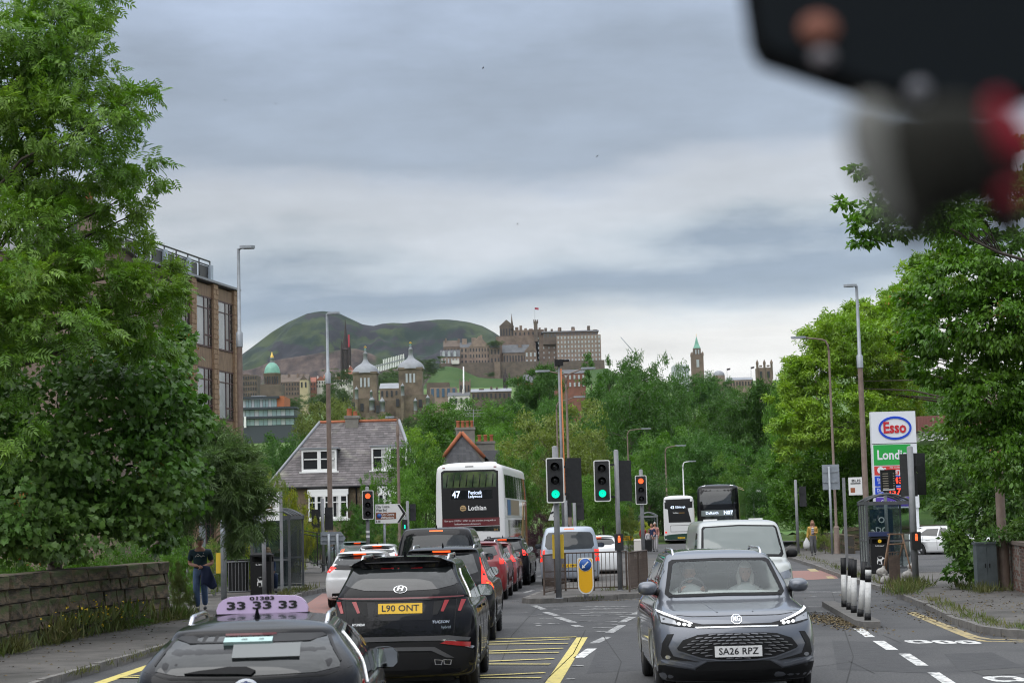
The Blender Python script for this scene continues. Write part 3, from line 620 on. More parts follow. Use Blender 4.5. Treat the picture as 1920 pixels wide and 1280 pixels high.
bld('flat_roof', 'dark flat roof edge above the modern block', 'building', 800,842,717,728,760,10, m_cs3, None, extra=10)
ch = bld('church_tower', 'broad grey church tower with corner pinnacles below the castle', 'tower', 861,882,715,745,740,5, m_cs1,(3,1), None, extra=12, chim=((861,863,710),(867,869,712),(874,876,712),(880,882,710)))
bld('roofscape', 'pale rooftops with yellow chimney pots below the grass bank', 'building', 884,958,734,750,680,12, m_cs3,(9,1), None, 'x', m_lead, 726,12,((919,923,723),(898,907,727),(930,933,724)))
bld('pale_roof', 'long white flat roof in front of the trees below the castle', 'building', 926,958,729,736,690,10, m_harl, None, extra=10)
bld('brick_church', 'red brick church with a steep grey roof below the castle wall', 'building', 975,1008,717,740,640,14, m_redw, (4,1), m_wind, 'x', m_sl, 699,14,((970,973,704),), mi_end=m_redw, hip=.25)
bld('brick_block', 'red and grey stone block half hidden by the poplars', 'building', 1040,1098,700,728,640,14, m_redw, (7,2), m_winp, 'x', m_sl, 690,14)
bld('terrace_roof', 'grey roofs and white gable peeking over the hedge trees', 'building', 840,880,742,760,420,8, m_harl, (4,1), m_wind, 'x', m_sl, 733,10,((866,870,728),))
bld('terrace_roof', 'grey roof between the twin school towers', 'building', 712,748,728,748,620,10, m_cs1,(4,1), None, 'x', m_lead, 716,12)
mb = MB(); p = at(869,740,720); q = at(869,687,720); mb.cyl((0,0,-8), q - p, .35,.25,8); o = mb.obj('flagpole', m_wht); o.location = p; tag(o, 'tall bare white flagpole in front of the grass bank', 'flagpole')
cr_ = thing('crane', 'thin lattice crane jib slanting above the poplars', 'crane', at(1192,690,1200)); b = at(1192,690,1200); q = at(1164,632,1200); mb = MB(); mb.tube([(0,0,-20), at(1190,662,1200) - b],.5,4); mb.tube([at(1190,662,1200) - b, q - b],.35,4); mb.obj('jib', m_grey2, cr_)
for x, y, w in ((928,640,20),):
  pass
for i, (x, y, lab) in enumerate(((422,188, 'leftmost tiny bird in the sky near the ash tree'),(517,195, 'second tiny bird in the sky, right of the leftmost one'),(906,128, 'highest tiny bird high over the middle of the road'),(1120,293, 'gliding bird below the mirror in the pale sky'),(970,420, 'lowest tiny bird above the castle'))):
  p = at(x, y, 260); mb = MB(); w = .28; mb.add([(-w, .05,.07),(0,-.1,0),(w, .05,.05),(0,.12,.01),(0,0,-.06)],[(0,1,3),(1,2,3),(0,1,4),(1,2,4)]); o = mb.obj('bird', m_gothic, None, p); o.rotation_euler = (.3,.2 * i, i); tag(o, lab, 'bird', 'birds in the sky')
# ------------------------------------------------------------------ thin air between here and the hill
hz = bpy.data.materials.new('haze'); hz.use_nodes = True; t_ = hz.node_tree; t_.nodes.clear(); ho = t_.nodes.new('ShaderNodeOutputMaterial'); pv = t_.nodes.new('ShaderNodeVolumePrincipled')
pv.inputs['Color'].default_value = (.72,.85,1.0,1); pv.inputs['Density'].default_value = 1.6e-5; pv.inputs['Anisotropy'].default_value = .2; t_.links.new(pv.outputs[0], ho.inputs['Volume'])
mb = MB(); mb.bb(-7100,-600,-2,7100,9100,460); tag(mb.obj('haze', hz), kind='stuff')
# ------------------------------------------------------------------ houses, the left building, walls
m_sand = mat('sandstone block', (0.24,0.185,0.115),0.9, col2=(0.15,0.115,0.08), nscale=0.8, island=0.22, bump=0.4, bscale=10)
m_slate = mat('purple grey slate', (0.138,0.122,0.124),0.75, col2=(0.092,0.083,0.084), nscale=0.8, ndet=8, col3=(0.24,0.23,0.19), n3scale=0.7, c3=(0.58,0.78), island=0.25)
m_slate2 = mat('grey slate', (0.14,0.14,0.148),0.75, col2=(0.10,0.10,0.108), nscale=0.8, island=0.2)
m_terr = mat('terracotta', (0.40,0.13,0.06),0.85, col2=(0.30,0.10,0.05), nscale=3)
m_curt = mat('net curtain', (0.55,0.55,0.53),0.9, col2=(0.4,0.4,0.4), nscale=6)
m_morn = mat('grey render', (0.25,0.235,0.21),0.9, col2=(0.16,0.15,0.13), nscale=1.2)
def slates(parent, quad, rows, wid, m, gap=None):
  """overlapping slates on a sloping face: quad = eave left, eave right, ridge right, ridge left"""
  a, b, c, d = [Vector(p) for p in quad]; nrm = (b - a).cross(d - a).normalized(); mb = MB()
  for r in range(rows):
    t0, t1 = r / rows, min(1.0,(r + 1.35) / rows)
    l0, r0 = a.lerp(d, t0), b.lerp(c, t0); l1, r1 = a.lerp(d, t1), b.lerp(c, t1)
    n = max(1, round((r0 - l0).length / wid)); off = (r % 2) * .5
    for i in range(-1, n):
      u0, u1 = max(0,(i + off) / n), min(1,(i + 1 + off - .05) / n)
      if u1 - u0 < .01: continue
      h = .022 + random.uniform(0,.012)
      p = [l0.lerp(r0, u0) + nrm * h, l0.lerp(r0, u1) + nrm * h, l1.lerp(r1, u1) + nrm * .004, l1.lerp(r1, u0) + nrm * .004]
      q = [l0.lerp(r0, u0), l0.lerp(r0, u1)]
      mb.add(p + q, [(0,1,2,3),(4,5,1,0)])
  o = mb.obj('slates', m, parent, fix=False); o['kind'] = 'stuff'; return o
def blocks(parent, x0, x1, z0, z1, y, ch, bw, m, name='stone_blocks'):
  mb = MB(); z = z0; r = 0
  while z < z1 - .02:
    h = min(ch, z1 - z); x = x0 - (r % 2) * bw * .5
    while x < x1:
      w = bw * random.uniform(.7,1.3); a, b = max(x, x0), min(x + w, x1)
      if b - a > .03: mb.bb(a + .008, y - .05 - random.uniform(0,.015), z + .008, b - .008, y + .05, z + h - .008)
      x += w
    z += h; r += 1
  o = mb.obj(name, m, parent); o['kind'] = 'stuff'; return o
def sash(parent, x0, x1, z0, z1, y, nx=1, split=.5, fr=.09, m=None, dark=None, curtain=False, name='window'):
  """white framed window with its panes set back"""
  m = m or m_wht; fo = MB(); w = (x1 - x0) / nx
  fo.bb(x0, y - .05, z0, x1, y + .06, z0 + fr); fo.bb(x0, y - .05, z1 - fr, x1, y + .06, z1)
  for i in range(nx + 1): cx = x0 + i * w; fo.bb(max(x0, cx - fr * .7), y - .052, z0 + fr - .002, min(x1, cx + fr * .7), y + .058, z1 - fr + .002)
  if split: fo.bb(x0 + fr, y - .04, z0 + (z1 - z0) * split - .035, x1 - fr, y + .05, z0 + (z1 - z0) * split + .035)
  f = fo.obj(name, m, parent)
  for i in range(nx):
    for (a, b) in ((z0 + fr, z0 + (z1 - z0) * split - .035),(z0 + (z1 - z0) * split + .035, z1 - fr)) if split else ((z0 + fr, z1 - fr),):
      mb = MB(); mb.bb(x0 + i * w + fr * .7, y + .02, a, x0 + (i + 1) * w - fr * .7, y + .035, b); mb.obj('pane', dark or m_dwin, f)
      if curtain and i % 2 == curtain % 2:
        mb = MB(); mb.bb(x0 + (i + .55) * w, y + .012, a, x0 + (i + 1) * w - fr * .7, y + .019, b); mb.obj('curtain', m_curt, f)
  return f
def bungalow():
  Y = 125.0; k = Y / F_PX; b = at(640,985, Y)
  t = thing('bungalow', 'sandstone bungalow with a purple-grey slate hip roof and two white dormers', 'house', (b.x, Y, 0.3)); z0 = 0.3
  X = lambda x, y=900: at(x, y, Y).x - b.x
  Z = lambda y, x=640, d=0.0: at(x, y, Y + d).z - z0
  xl, xr = X(500), X(790); ze, zr = Z(911), Z(791,650,4.6); dp = 9.2
  mb = MB(); mb.bb(xl + .35,0,-1, xr - .35, dp, ze); mb.obj('wall', m_sand, t)
  blocks(t, xl + .35, xr - .35,0, ze - .05,-.02,.34,.62, m_sand)
  rl, rr = X(586,795), X(740,790); ym = dp / 2; e = -.35
  A, B, C, D = (xl, e, ze),(xr, e, ze - .0),(rr, ym, zr),(rl, ym, zr); Bk, Ak = (xr, dp - e, ze),(xl, dp - e, ze)
  mb = MB(); mb.add([A, B, C, D, Bk, Ak],[(0,1,2,3),(1,4,2),(4,5,3,2),(5,0,3),(0,5,4,1)]); rf = mb.obj('roof', m_slate, t)
  slates(rf, (A, B, C, D),27,.3, m_slate); slates(rf, (Ak, A, D, D),27,.3, m_slate)
  mb = MB(); mb.tube([(rl, ym, zr + .03),(rr, ym, zr + .03)],.11,6); mb.obj('ridge_tiles', m_terr, rf)
  for p, q in ((A, D),(B, C),(Ak, D)): mb = MB(); mb.tube([Vector(p) + Vector((0,0,.04)), Vector(q) + Vector((0,0,.04))],.11,6); mb.obj('hip_flashing', m_lead, rf)
  mb = MB(); mb.tube([(xl, e - .06, ze - .05),(xr, e - .06, ze - .05)],.085,8); mb.obj('gutter', m_black, t)
  mb = MB(); xd = X(668); mb.tube([(xd, e, ze - .1),(xd, -.12, ze - .5),(xd, -.12,0)],.05,8); mb.obj('downpipe', m_black, t)
  def slope_y(z): return e + (z - ze) / (zr - ze) * (ym - e)
  for x0, x1, yt, yb, cu in ((563,629,842,884,1),(695,762,837,881,2)):
    a, c = X(x0,860), X(x1,860); d0 = 1.1
    zb, ztp = Z(yb, (x0 + x1) / 2, d0), Z(yt, (x0 + x1) / 2, d0); yf = slope_y(zb) - .02
    d = tag(link('dormer', None, t)); mb = MB(); mb.bb(a + .02, yf + .08, zb, c - .02, slope_y(ztp) + .3, ztp); w = mb.obj('dormer', m_slate2, t); bpy.data.objects.remove(d)
    sash(w, a, c, zb, ztp, yf, 2,.55,.17, curtain=cu)
    mb = MB(); mb.bb(a - .12, yf - .15, ztp + .003, c + .12, slope_y(ztp) + .5, ztp + .1); mb.obj('dormer_roof', m_lead, w)
    mb = MB(); mb.bb(a - .15, yf - .16, zb - .09, c + .15, yf + .05, zb - .003); mb.obj('sill', m_wht, w)
  a, c = X(578), X(654); zt, zb = Z(917,615), Z(972,615)
  mb = MB(); mb.bb(a, -.62, zt - .35, c, 0, zt); bay = mb.obj('bay_window', m_wht, t)
  sash(bay, a + .05, c - .05, zb, zt - .352,-.6,5,.68,.13, curtain=1)
  mb = MB(); mb.bb(a - .1,-.75, zb - .15, c + .1,0, zb - .003); mb.obj('sill', m_wht, bay)
  mb = MB(); mb.bb(a, -.58,-.5, c, 0, zb - .151); mb.obj('bay_base', m_sand, bay)
  a, c = X(708), X(745); mb = MB(); mb.bb(a, -.6, zt - .35, c, 0, zt + .1); bay = mb.obj('bay_window', m_wht, t); sash(bay, a + .05, c - .05, zb, zt - .352,-.58,3,.68,.13)
  for x0, x1, yt in ((637,662,780),):
    a, c = X(x0,790), X(x1,790); zz = Z(yt, 650,4.6)
    mb = MB(); mb.bb(a, ym - .5, zr - 1.0, c, ym + .5, zz); ch_ = mb.obj('chimney', m_morn, t)
    mb = MB(); mb.bb(a - .08, ym - .58, zz - .18, c + .08, ym + .58, zz + .003); mb.obj('chimney_cap', m_morn, ch_)
    for i, (w, h) in enumerate(((.2,.5),(.17,.3))): mb = MB(); mb.lathe([(w, 0),(w * .85, h),(w * .95, h + .03),(w * .6, h + .03)],12,(a + .25 + i * .4, ym, zz)); mb.obj('chimney_pot', m_terr, ch_)
bungalow()
def gable_house():
  Y = 150.0; b = at(880,985, Y); t = thing('gabled_house', 'grey slate gabled house with terracotta verges and red chimney pots behind the bus', 'house', (b.x, Y, 0.3)); z0 = .3
  X = lambda x, y=830: at(x, y, Y).x - b.x
  Z = lambda y, x=880: at(x, y, Y).z - z0
  xl, xr, xm = X(828), X(908), X(866); zr, ze = Z(812,866), Z(858)
  mb = MB(); mb.prism([(xl, 0),(xr, 0),(xr, ze),(xm, zr),(xl, ze)],(0,0,0),(1,0,0),(0,0,1),(0,9,0)); mb.obj('wall', m_morn, t)
  slates(t, ((xl, -.02, ze - .6),(xr, -.02, ze - .6),(xm, -.02, zr),(xm, -.02, zr)),12,.3, m_slate2)
  for p in (xl, xr):
    mb = MB(); mb.tube([(p, -.12, ze),(xm, -.12, zr + .08)],.16,6); mb.obj('verge_tiles', m_terr, t)
  mb = MB(); mb.add([(xm, -.1, zr),(xm, 9, zr),(xr + .4,9, ze - .3),(xr + .4,-.1, ze - .3)],[(0,1,2,3)]); mb.add([(xm, -.1, zr),(xm, 9, zr),(xl - .4,9, ze - .3),(xl - .4,-.1, ze - .3)],[(0,3,2,1)]); mb.obj('roof', m_slate2, t)
  mb = MB(); mb.bb(X(905),2,0, X(935),8, Z(843)); mb.obj('side_wing', m_slate2, t)
  for x0, x1, yt, n, y in ((852,888,797,4,3.0),(890,925,822,3,5.5)):
    a, c = X(x0,800), X(x1,800); zz = Z(yt); mb = MB(); mb.bb(a, y, zr - 3.5, c, y + .8, zz); ch_ = mb.obj('chimney', m_morn, t)
    mb = MB(); mb.bb(a - .07, y - .07, zz - .2, c + .07, y + .87, zz + .003); mb.obj('chimney_cap', m_morn, ch_)
    for i in range(n): mb = MB(); r = .15; mb.lathe([(r, 0),(r * .9,.45),(r * 1.1,.48),(r * 1.1,.56),(r * .6,.56)],12,(a + (i + .5) * (c - a) / n, y + .4, zz)); mb.obj('chimney_pot', m_terr, ch_)
  ae = tag(link('aerial', None, t)); bpy.data.objects.remove(ae)
  mb = MB(); xa = X(886,780); za = Z(797); mb.cyl((xa, 3.3, za - .5),(xa, 3.3, za + 1.5),.025)
  for h, w in ((1.4,.7),(1.15,.9),(.9,.7)): mb.cyl((xa - w, 3.3, za + h),(xa + w * .9,3.5, za + h),.018, n=6)
  for i in range(7): mb.cyl((xa - .7 + i * .22,3.1, za + 1.4),(xa - .7 + i * .22,3.6, za + 1.4),.012, n=5)
  mb.obj('aerial', m_grey, t)
gable_house()
def left_building():
  A, B = Vector((-14.2,77.6,0)), Vector((-12.55,85.2,0)); d = (B - A); ln = d.length; ang = math.atan2(d.y, d.x)
  t = thing('concrete_building', 'brown three-storey building with brick piers and tall windows behind the trees', 'building', A, ang)
  m_spn = mat('brown aggregate panel', (0.29,0.205,0.135),0.9, col2=(0.19,0.135,0.095), nscale=3, ndet=9, stretch=(3,3,.6))
  m_brk = mat('brown brick pier', (0.36,0.25,0.155),0.9, col2=(0.24,0.16,0.105), nscale=9, stretch=(1,1,3))
  m_wfr = mat('dark red window frame', (0.075,0.035,0.035),0.5)
  m_wpl = mat('bright office pane', (0.36,0.38,0.39),0.12, col2=(0.20,0.22,0.23), nscale=.7)
  L0 = -9.0; zt = 13.0     # local +X along the facade, local -Y towards the road
  mb = MB(); mb.bb(L0,.35,0, ln, 12, zt); mb.obj('wall', m_spn, t)
  bay = 2.55; n = 7; x1 = ln - .42
  for i in range(n + 1):
    x = x1 - i * bay
    for j in range(36):
      pass
    mb = MB(); mb.bb(x - .12,-.02,0, x + .42,.36, zt - .02); p = mb.obj('brick_pier', m_brk, t)
    if i < 4:
      mb = MB()
      for j in range(58):
        z = .1 + j * .222; mb.bb(x - .132,-.035 - (j % 2) * .012, z, x + .21 + (j % 2) * .06,.34, z + .195); mb.bb(x + .225 + (j % 2) * .06,-.035 - (j * 7 % 3) * .008, z, x + .432,.34, z + .195)
      mb.obj('brick_courses', m_brk, p)['kind'] = 'stuff'
    if i == n: break
    a, c = x - bay + .42, x
    for (zb, ztp) in ((10.1,12.34),(7.0,9.2),(3.6,6.0),(.6,2.9)):
      w = c - a; fo = MB()
      fo.bb(a, .05, zb, c, .20, zb + .07); fo.bb(a, .05, ztp - .07, c, .20, ztp)
      for f in (0,.5,.74,1): fo.bb(a + w * f - .035,.045, zb, a + w * f + .035,.19, ztp)
      fo.bb(a + w * .5,.05, zb + .5, c, .18, zb + .57); fo.bb(a, .052, ztp - .55, c, .175, ztp - .5)
      f_ = fo.obj('window', m_wfr, t)
      for f0, f1, mm in ((0,.5, m_wpl),(.5,.74, m_dwin),(.74,1, m_dwin)): mb = MB(); mb.bb(a + w * f0 + .03,.07, zb + .06, a + w * f1 - .03,.09, ztp - .06); mb.obj('pane', mm, f_)
    for (zb, ztp) in ((12.34, zt - .12),(9.2,10.1),(6.0,7.0),(2.9,3.6)): mb = MB(); mb.bb(a + .01,.08, zb + .01, c - .01,.34, ztp - .01); mb.obj('spandrel_panel', m_spn, t)
  mb = MB(); mb.bb(L0,-.12, zt + .002, ln + .15,12, zt + .1); mb.obj('parapet_coping', m_lead, t)
  xe = ln - 1.9; rl = tag(link('roof_railing', None, t)); bpy.data.objects.remove(rl)
  mb = MB(); mb.tube([(L0,.6, zt + 1.15),(xe, .6, zt + 1.15)],.04,6)
  mb.tube([(L0,.6, zt + .95),(xe, .6, zt + .95)],.03,6)
  rl = mb.obj('roof_railing', m_blackm, t)
  for i in range(12):
    x = xe - i * 1.3
    if i % 2 == 0: mb = MB(); mb.bb(x - .16,.5, zt + .1, x + .16,.8, zt + .98); mb.obj('railing_pier', mat('pale blue panel', (.38,.44,.5),.6), rl)
    if i < 11: mb = MB(); mb.bb(x - 1.14,.62, zt + .15, x - .17,.66, zt + .9); mb.obj('railing_panel', m_blackm, rl)
    mb = MB(); mb.cyl((x, .6, zt),(x, .6, zt + 1.15),.03, n=6); mb.obj('railing_post', m_blackm, rl)
  mb = MB(); mb.bb(L0,.02,5.6, L0 + 5.8,.8,12.2); mb.obj('end_bay', mat('dark cladding', (.035,.033,.035),.5), t)
left_building()
def villa():
  Y = 62; b = at(150,900, Y); t = thing('stone_villa', 'dark stone villa with chimneys glimpsed through the ash tree', 'house', (b.x, Y, 0)); u = lambda x, y: at(x, y, Y)
  mb = MB(); x0, x1 = u(-160,500).x - b.x, u(225,500).x - b.x; mb.bb(x0,0,0, x1,9, u(100,470).z); mb.obj('wall', m_cs1, t)
  mb = MB(); gable(mb, x0 - .2, x1 + .2,-.2,9.2, u(100,470).z + .01, u(100,395).z, 'x', .25); mb.obj('roof', m_slate2, t)
  for xc, yt in ((128,345),(52,330)):
    mb = MB(); xa, xb = u(xc - 22,400).x - b.x, u(xc + 10,400).x - b.x; mb.bb(xa, 3, u(100,470).z, xb, 4.2, u(xc, yt).z); ch_ = mb.obj('chimney', m_cs1, t)
    mb = MB(); mb.lathe([(.16,0),(.13,.5),(.15,.52)],10,((xa + xb) / 2,3.6, u(xc, yt).z)); mb.obj('chimney_pot', m_terr, ch_)
villa()
# ---- rubble stone wall on the left, stone by stone
def rough_stone(seed, jit=.05, bev=.11):
  rs = random.Random(seed); b = bmesh.new(); bmesh.ops.create_cube(b, size=1.0)
  bmesh.ops.bevel(b, geom=b.edges[:], offset=bev * .5, segments=1, affect='EDGES')
  for v in b.verts: v.co += Vector((rs.uniform(-jit, jit), rs.uniform(-jit, jit) * 1.4, rs.uniform(-jit, jit)))
  me = bpy.data.meshes.new('stone'); b.to_mesh(me); b.free(); return me
m_wall = mat('weathered wall stone', (0.135,0.10,0.062),0.95, col2=(0.034,0.027,0.02), nscale=3.2, ndet=12, contrast=(0.36,0.60), col3=(0.055,0.07,0.022), n3scale=1.5, c3=(0.48,0.64), bump=1.0, bscale=9, island=0.45, space='Object')
m_mort = mat('wall mortar', (0.05,0.045,0.038),0.95)
STONES = [rough_stone(i) for i in range(9)]
for s in STONES: s.materials.append(m_wall)
def stone_wall(label, pts, h, thick, courses, bw, cope=.26, name='stone_wall'):
  o0 = Vector(pts[0]); t = thing(name, label, 'wall', (o0.x, o0.y, 0.1)); mb = MB()
  for (a, b) in zip(pts, pts[1:]):
    a, b = Vector(a) - o0, Vector(b) - o0; d = b - a; L_ = d.length; ang = math.atan2(d.y, d.x); mb.box((a.x + b.x) / 2,(a.y + b.y) / 2, h / 2 - .02, L_ + .05, thick * .84, h - .1, ang)
    z = 0
    for r in range(courses + 1):
      ch = cope if r == courses else (h - cope) / courses * (1.12 if r % 2 == 0 else .88); x = -random.uniform(0,.3) * 0
      k = 1.25 if r == courses else 1
      while x < L_ - .02:
        w = bw * k * random.uniform(.6,1.45); w = min(w, L_ - x) if L_ - x - w > .15 else L_ - x
        s = link('stone', random.choice(STONES), t); c = a + d.normalized() * (x + w / 2)
        s.location = (c.x, c.y, z + ch / 2); s.rotation_euler = (0,0, ang + random.choice((0, PI)) + random.uniform(-.012,.012)); s.scale = (w * .985, thick * (1.06 if r == courses else random.uniform(.97,1.03)), ch * .97)
        x += w
      z += ch
  mb.obj('wall_core', m_mort, t); return t
stone_wall('old dark rubble stone wall below the left-hand trees', [(-9.3,24.5),(-8.98,32.3),(-8.72,37),(-8.1,42.3)],1.33,.5,4,.85)
stone_wall('low grey stone wall along the footway beyond the right-hand bus shelter', [(16.5,93),(18.2,112),(20,126)],0.95,.4,2,1.4,.2)
stone_wall('low stone boundary wall under the grass bank behind the white parked car', [(17.6,101),(30,104)],1.25,.4,3,1.1,.2)
def brick_wall():
  m_b = mat('red brown brick', (0.20,0.095,0.065),0.9, col2=(0.12,0.07,0.055), nscale=7, island=0.35, bump=.3, bscale=60)
  P, Q = Vector((12.75,49.6,.12)), Vector((11.75,43.2,.12)); d = Q - P; ang = math.atan2(d.y, d.x); t = thing('brick_wall', 'red brown brick garden wall at the right edge', 'wall', P, ang)
  bx = MB(); bx.bb(-.106,-.05,-.031,.106,.05,.031); me = bx.mesh('brick', m_b); n = 0; L_ = d.length
  mb = MB(); mb.bb(0,-.02,0, L_, .2,1.12); mb.obj('wall_core', mat('lime mortar', (.19,.17,.15),.95), t)
  for r in range(15):
    x = .11 + (r % 2) * .11
    while x < 4.6 and n < 300:
      o = link('brick', me, t); o.location = (x, .03 + random.uniform(-.006,.004),.045 + r * .0735); o.rotation_euler = (0,0, random.uniform(-.01,.01)); x += .226; n += 1
  mb = MB()
  for r in range(15):
    x = 4.75 + (r % 2) * .11
    while x < L_ - .1: mb.bb(x - .106,-.02,.014 + r * .0735, x + .106,.05,.076 + r * .0735); x += .226
  mb.obj('bricks', m_b, t)['kind'] = 'stuff'
  i = 0; x = 0
  while x < L_ - .1:
    mb = MB(); mb.bb(x + .005,-.07,1.125, min(L_, x + .6) - .005,.24,1.21); mb.obj('coping_stone', m_cs3, t); x += .6
  return t
brick_wall()
tag(grid('grass_bank', list(np.linspace(17.9,60,24)), list(np.linspace(101.6,150,20)), lambda x, y: .9 + max(0, min(1,(x - 17.9 - (y - 101.6) * .2) / 6)) * (y - 101.6) * .12 + .12 * math.sin(x * 1.7 + y * .9), mat('lush grass', (.055,.135,.018),.9, col2=(.085,.17,.028), nscale=1.2, bump=.8, bscale=12)), kind='structure')
sheet('driveway', [(11.5,62),(40,62),(40,101),(17.0,101),(14.2,76)],0.124, m_asph)
# ------------------------------------------------------------------ trees and plants
def leaf_mat(name, a, b, tr=0.3, isl=0.35, ns=0.35): return mat(name, a, 0.42, col2=b, nscale=ns, ndet=3, contrast=(.38,.62), island=isl, trans=tr, spec=0.45)
lm_ash = leaf_mat('ash leaf', (0.095,0.20,0.022),(0.165,0.265,0.04))
lm_syc = leaf_mat('sycamore leaf', (0.095,0.215,0.035),(0.18,0.31,0.075))
lm_wil = leaf_mat('willow leaf', (0.085,0.15,0.045),(0.13,0.20,0.06))
lm_rgt = leaf_mat('dark maple leaf', (0.08,0.20,0.018),(0.135,0.265,0.03))
lm_yel = leaf_mat('yellow green leaf', (0.135,0.25,0.022),(0.21,0.32,0.04))
lm_mid = leaf_mat('mid green leaf', (0.07,0.17,0.018),(0.115,0.22,0.028), ns=.12)
lm_drk = leaf_mat('dark green leaf', (0.042,0.115,0.018),(0.072,0.16,0.025), ns=.12)
lm_pop = leaf_mat('poplar leaf', (0.050,0.125,0.02),(0.078,0.17,0.026), ns=.12)
lm_olv = leaf_mat('olive leaf', (0.10,0.135,0.03),(0.15,0.18,0.045), ns=.12)
lm_lim = leaf_mat('lime yellow leaf', (0.15,0.21,0.035),(0.23,0.27,0.07), ns=.2)
lm_gld = leaf_mat('golden conifer leaf', (0.25,0.29,0.02),(0.33,0.36,0.03), ns=.8)
lm_pur = leaf_mat('purple leaf', (0.05,0.018,0.028),(0.075,0.03,0.04), ns=.8)
lm_ivy = leaf_mat('ivy leaf', (0.075,0.17,0.03),(0.14,0.24,0.05), ns=1)
lm_far = leaf_mat('far tree leaf', (0.05,0.095,0.025),(0.075,0.125,0.032), ns=.05)
m_bark = mat('bark', (0.11,0.09,0.07),0.95, col2=(0.055,0.046,0.038), nscale=6, bump=.6, bscale=20, stretch=(1,1,.25))
m_seed = mat('orange seed wings', (0.40,0.17,0.05),0.7, col2=(.32,.22,.06), nscale=3, island=.2, trans=.3)
def _diamond(l=1.0, w=.36, x=0.0, y=0.0, ang=0.0, fold=.10):
  v = np.array([(0,0,0),(w * l / 2,.42 * l, fold * l),(0, l, -.06 * l),(-w * l / 2,.42 * l, fold * l)]); c, s = math.cos(ang), math.sin(ang)
  return np.stack([v[:, 0] * c - v[:, 1] * s + x, v[:, 0] * s + v[:, 1] * c + y, v[:, 2]],1), np.array([(0,1,2),(0,2,3)])
def _join(parts):
  V, Fs, o = [],[],0
  for v, f in parts: V.append(v); Fs.append(f + o); o += len(v)
  return np.concatenate(V), np.concatenate(Fs)
def tpl_ash():
  ps = [_diamond(.42,.34,0,.72)]
  for i, y in enumerate((.18,.36,.54,.70)):
    for s in (-1,1): ps.append(_diamond(.40,.32,0, y, s * -1.05))
  v, f = _join(ps); v[:, 2] -= .18 * v[:, 1] ** 2; return v, f
def tpl_syc():
  pts = [(0,0),(.22,.02),(.50,.10),(.34,.34),(.56,.62),(.25,.62),(0,1.0),(-.25,.62),(-.56,.62),(-.34,.34),(-.50,.10),(-.22,.02)]
  v = np.array([(0,.38,0)] + [(x, y, .14 * abs(x) - .10 * y) for x, y in pts]); n = len(pts)
  return v, np.array([(0, i + 1,(i + 1) % n + 1) for i in range(n)])
def tpl_oval(): return _diamond(1,.55)
def tpl_spray(n, seed, l=.55, w=.3, spread=.5):
  r = np.random.default_rng(seed); ps = []
  for i in range(n):
    v, f = _diamond(l * r.uniform(.7,1.3), w, 0,0, r.uniform(0,2 * PI)); a = r.uniform(-.9,.9); c, s = math.cos(a), math.sin(a)
    v = np.stack([v[:, 0], v[:, 1] * c - v[:, 2] * s, v[:, 1] * s + v[:, 2] * c],1) + r.normal(0, spread * .5,3); ps.append((v, f))
  return _join(ps)
def tpl_willow():
  ps = []
  for i in range(7): ps.append(_diamond(.5,.16,0,.1 + i * .13,(-1) ** i * -.75))
  v, f = _join(ps); v[:, 2] -= .25 * v[:, 1] ** 2; return v, f
T_ASH, T_SYC, T_OVAL, T_WIL = tpl_ash(), tpl_syc(), tpl_oval(), tpl_willow()
T_CL = tpl_spray(6,3); T_CL2 = tpl_spray(5,5,.6,.34); T_NEED = tpl_spray(6,9,.7,.16,.35)
def rot_frames(dirs, rng, tilt=.6):
  """one frame per leaf: y along dirs, z mostly up"""
  n = len(dirs); y = dirs / (np.linalg.norm(dirs, axis=1, keepdims=True) + 1e-9)
  up = np.tile((0,0,1.0),(n, 1)) + rng.normal(0, tilt, (n, 3))
  x = np.cross(y, up); x /= np.linalg.norm(x, axis=1, keepdims=True) + 1e-9
  z = np.cross(x, y); return np.stack([x, y, z],2)
def scatter_mesh(name, P, D, size, tpl, m, rng, tilt=.6, svar=.3):
  v, f = tpl; n, k = len(P), len(v); Rm = rot_frames(D, rng, tilt); s = size * rng.uniform(1 - svar, 1 + svar, n)
  V = np.einsum('nij,kj->nki', Rm, v) * s[:, None, None] + P[:, None, :]
  Fm = (f[None] + (np.arange(n) * k)[:, None, None]).reshape(-1)
  me = bpy.data.meshes.new(name); me.vertices.add(n * k); me.vertices.foreach_set('co', V.reshape(-1).astype(np.float32))
  nf = n * len(f); me.loops.add(nf * 3); me.loops.foreach_set('vertex_index', Fm.astype(np.int32)); me.polygons.add(nf)
  me.polygons.foreach_set('loop_start', np.arange(nf, dtype=np.int32) * 3); me.polygons.foreach_set('loop_total', np.full(nf, 3, np.int32))
  me.materials.append(m); me.update(calc_edges=True); return me
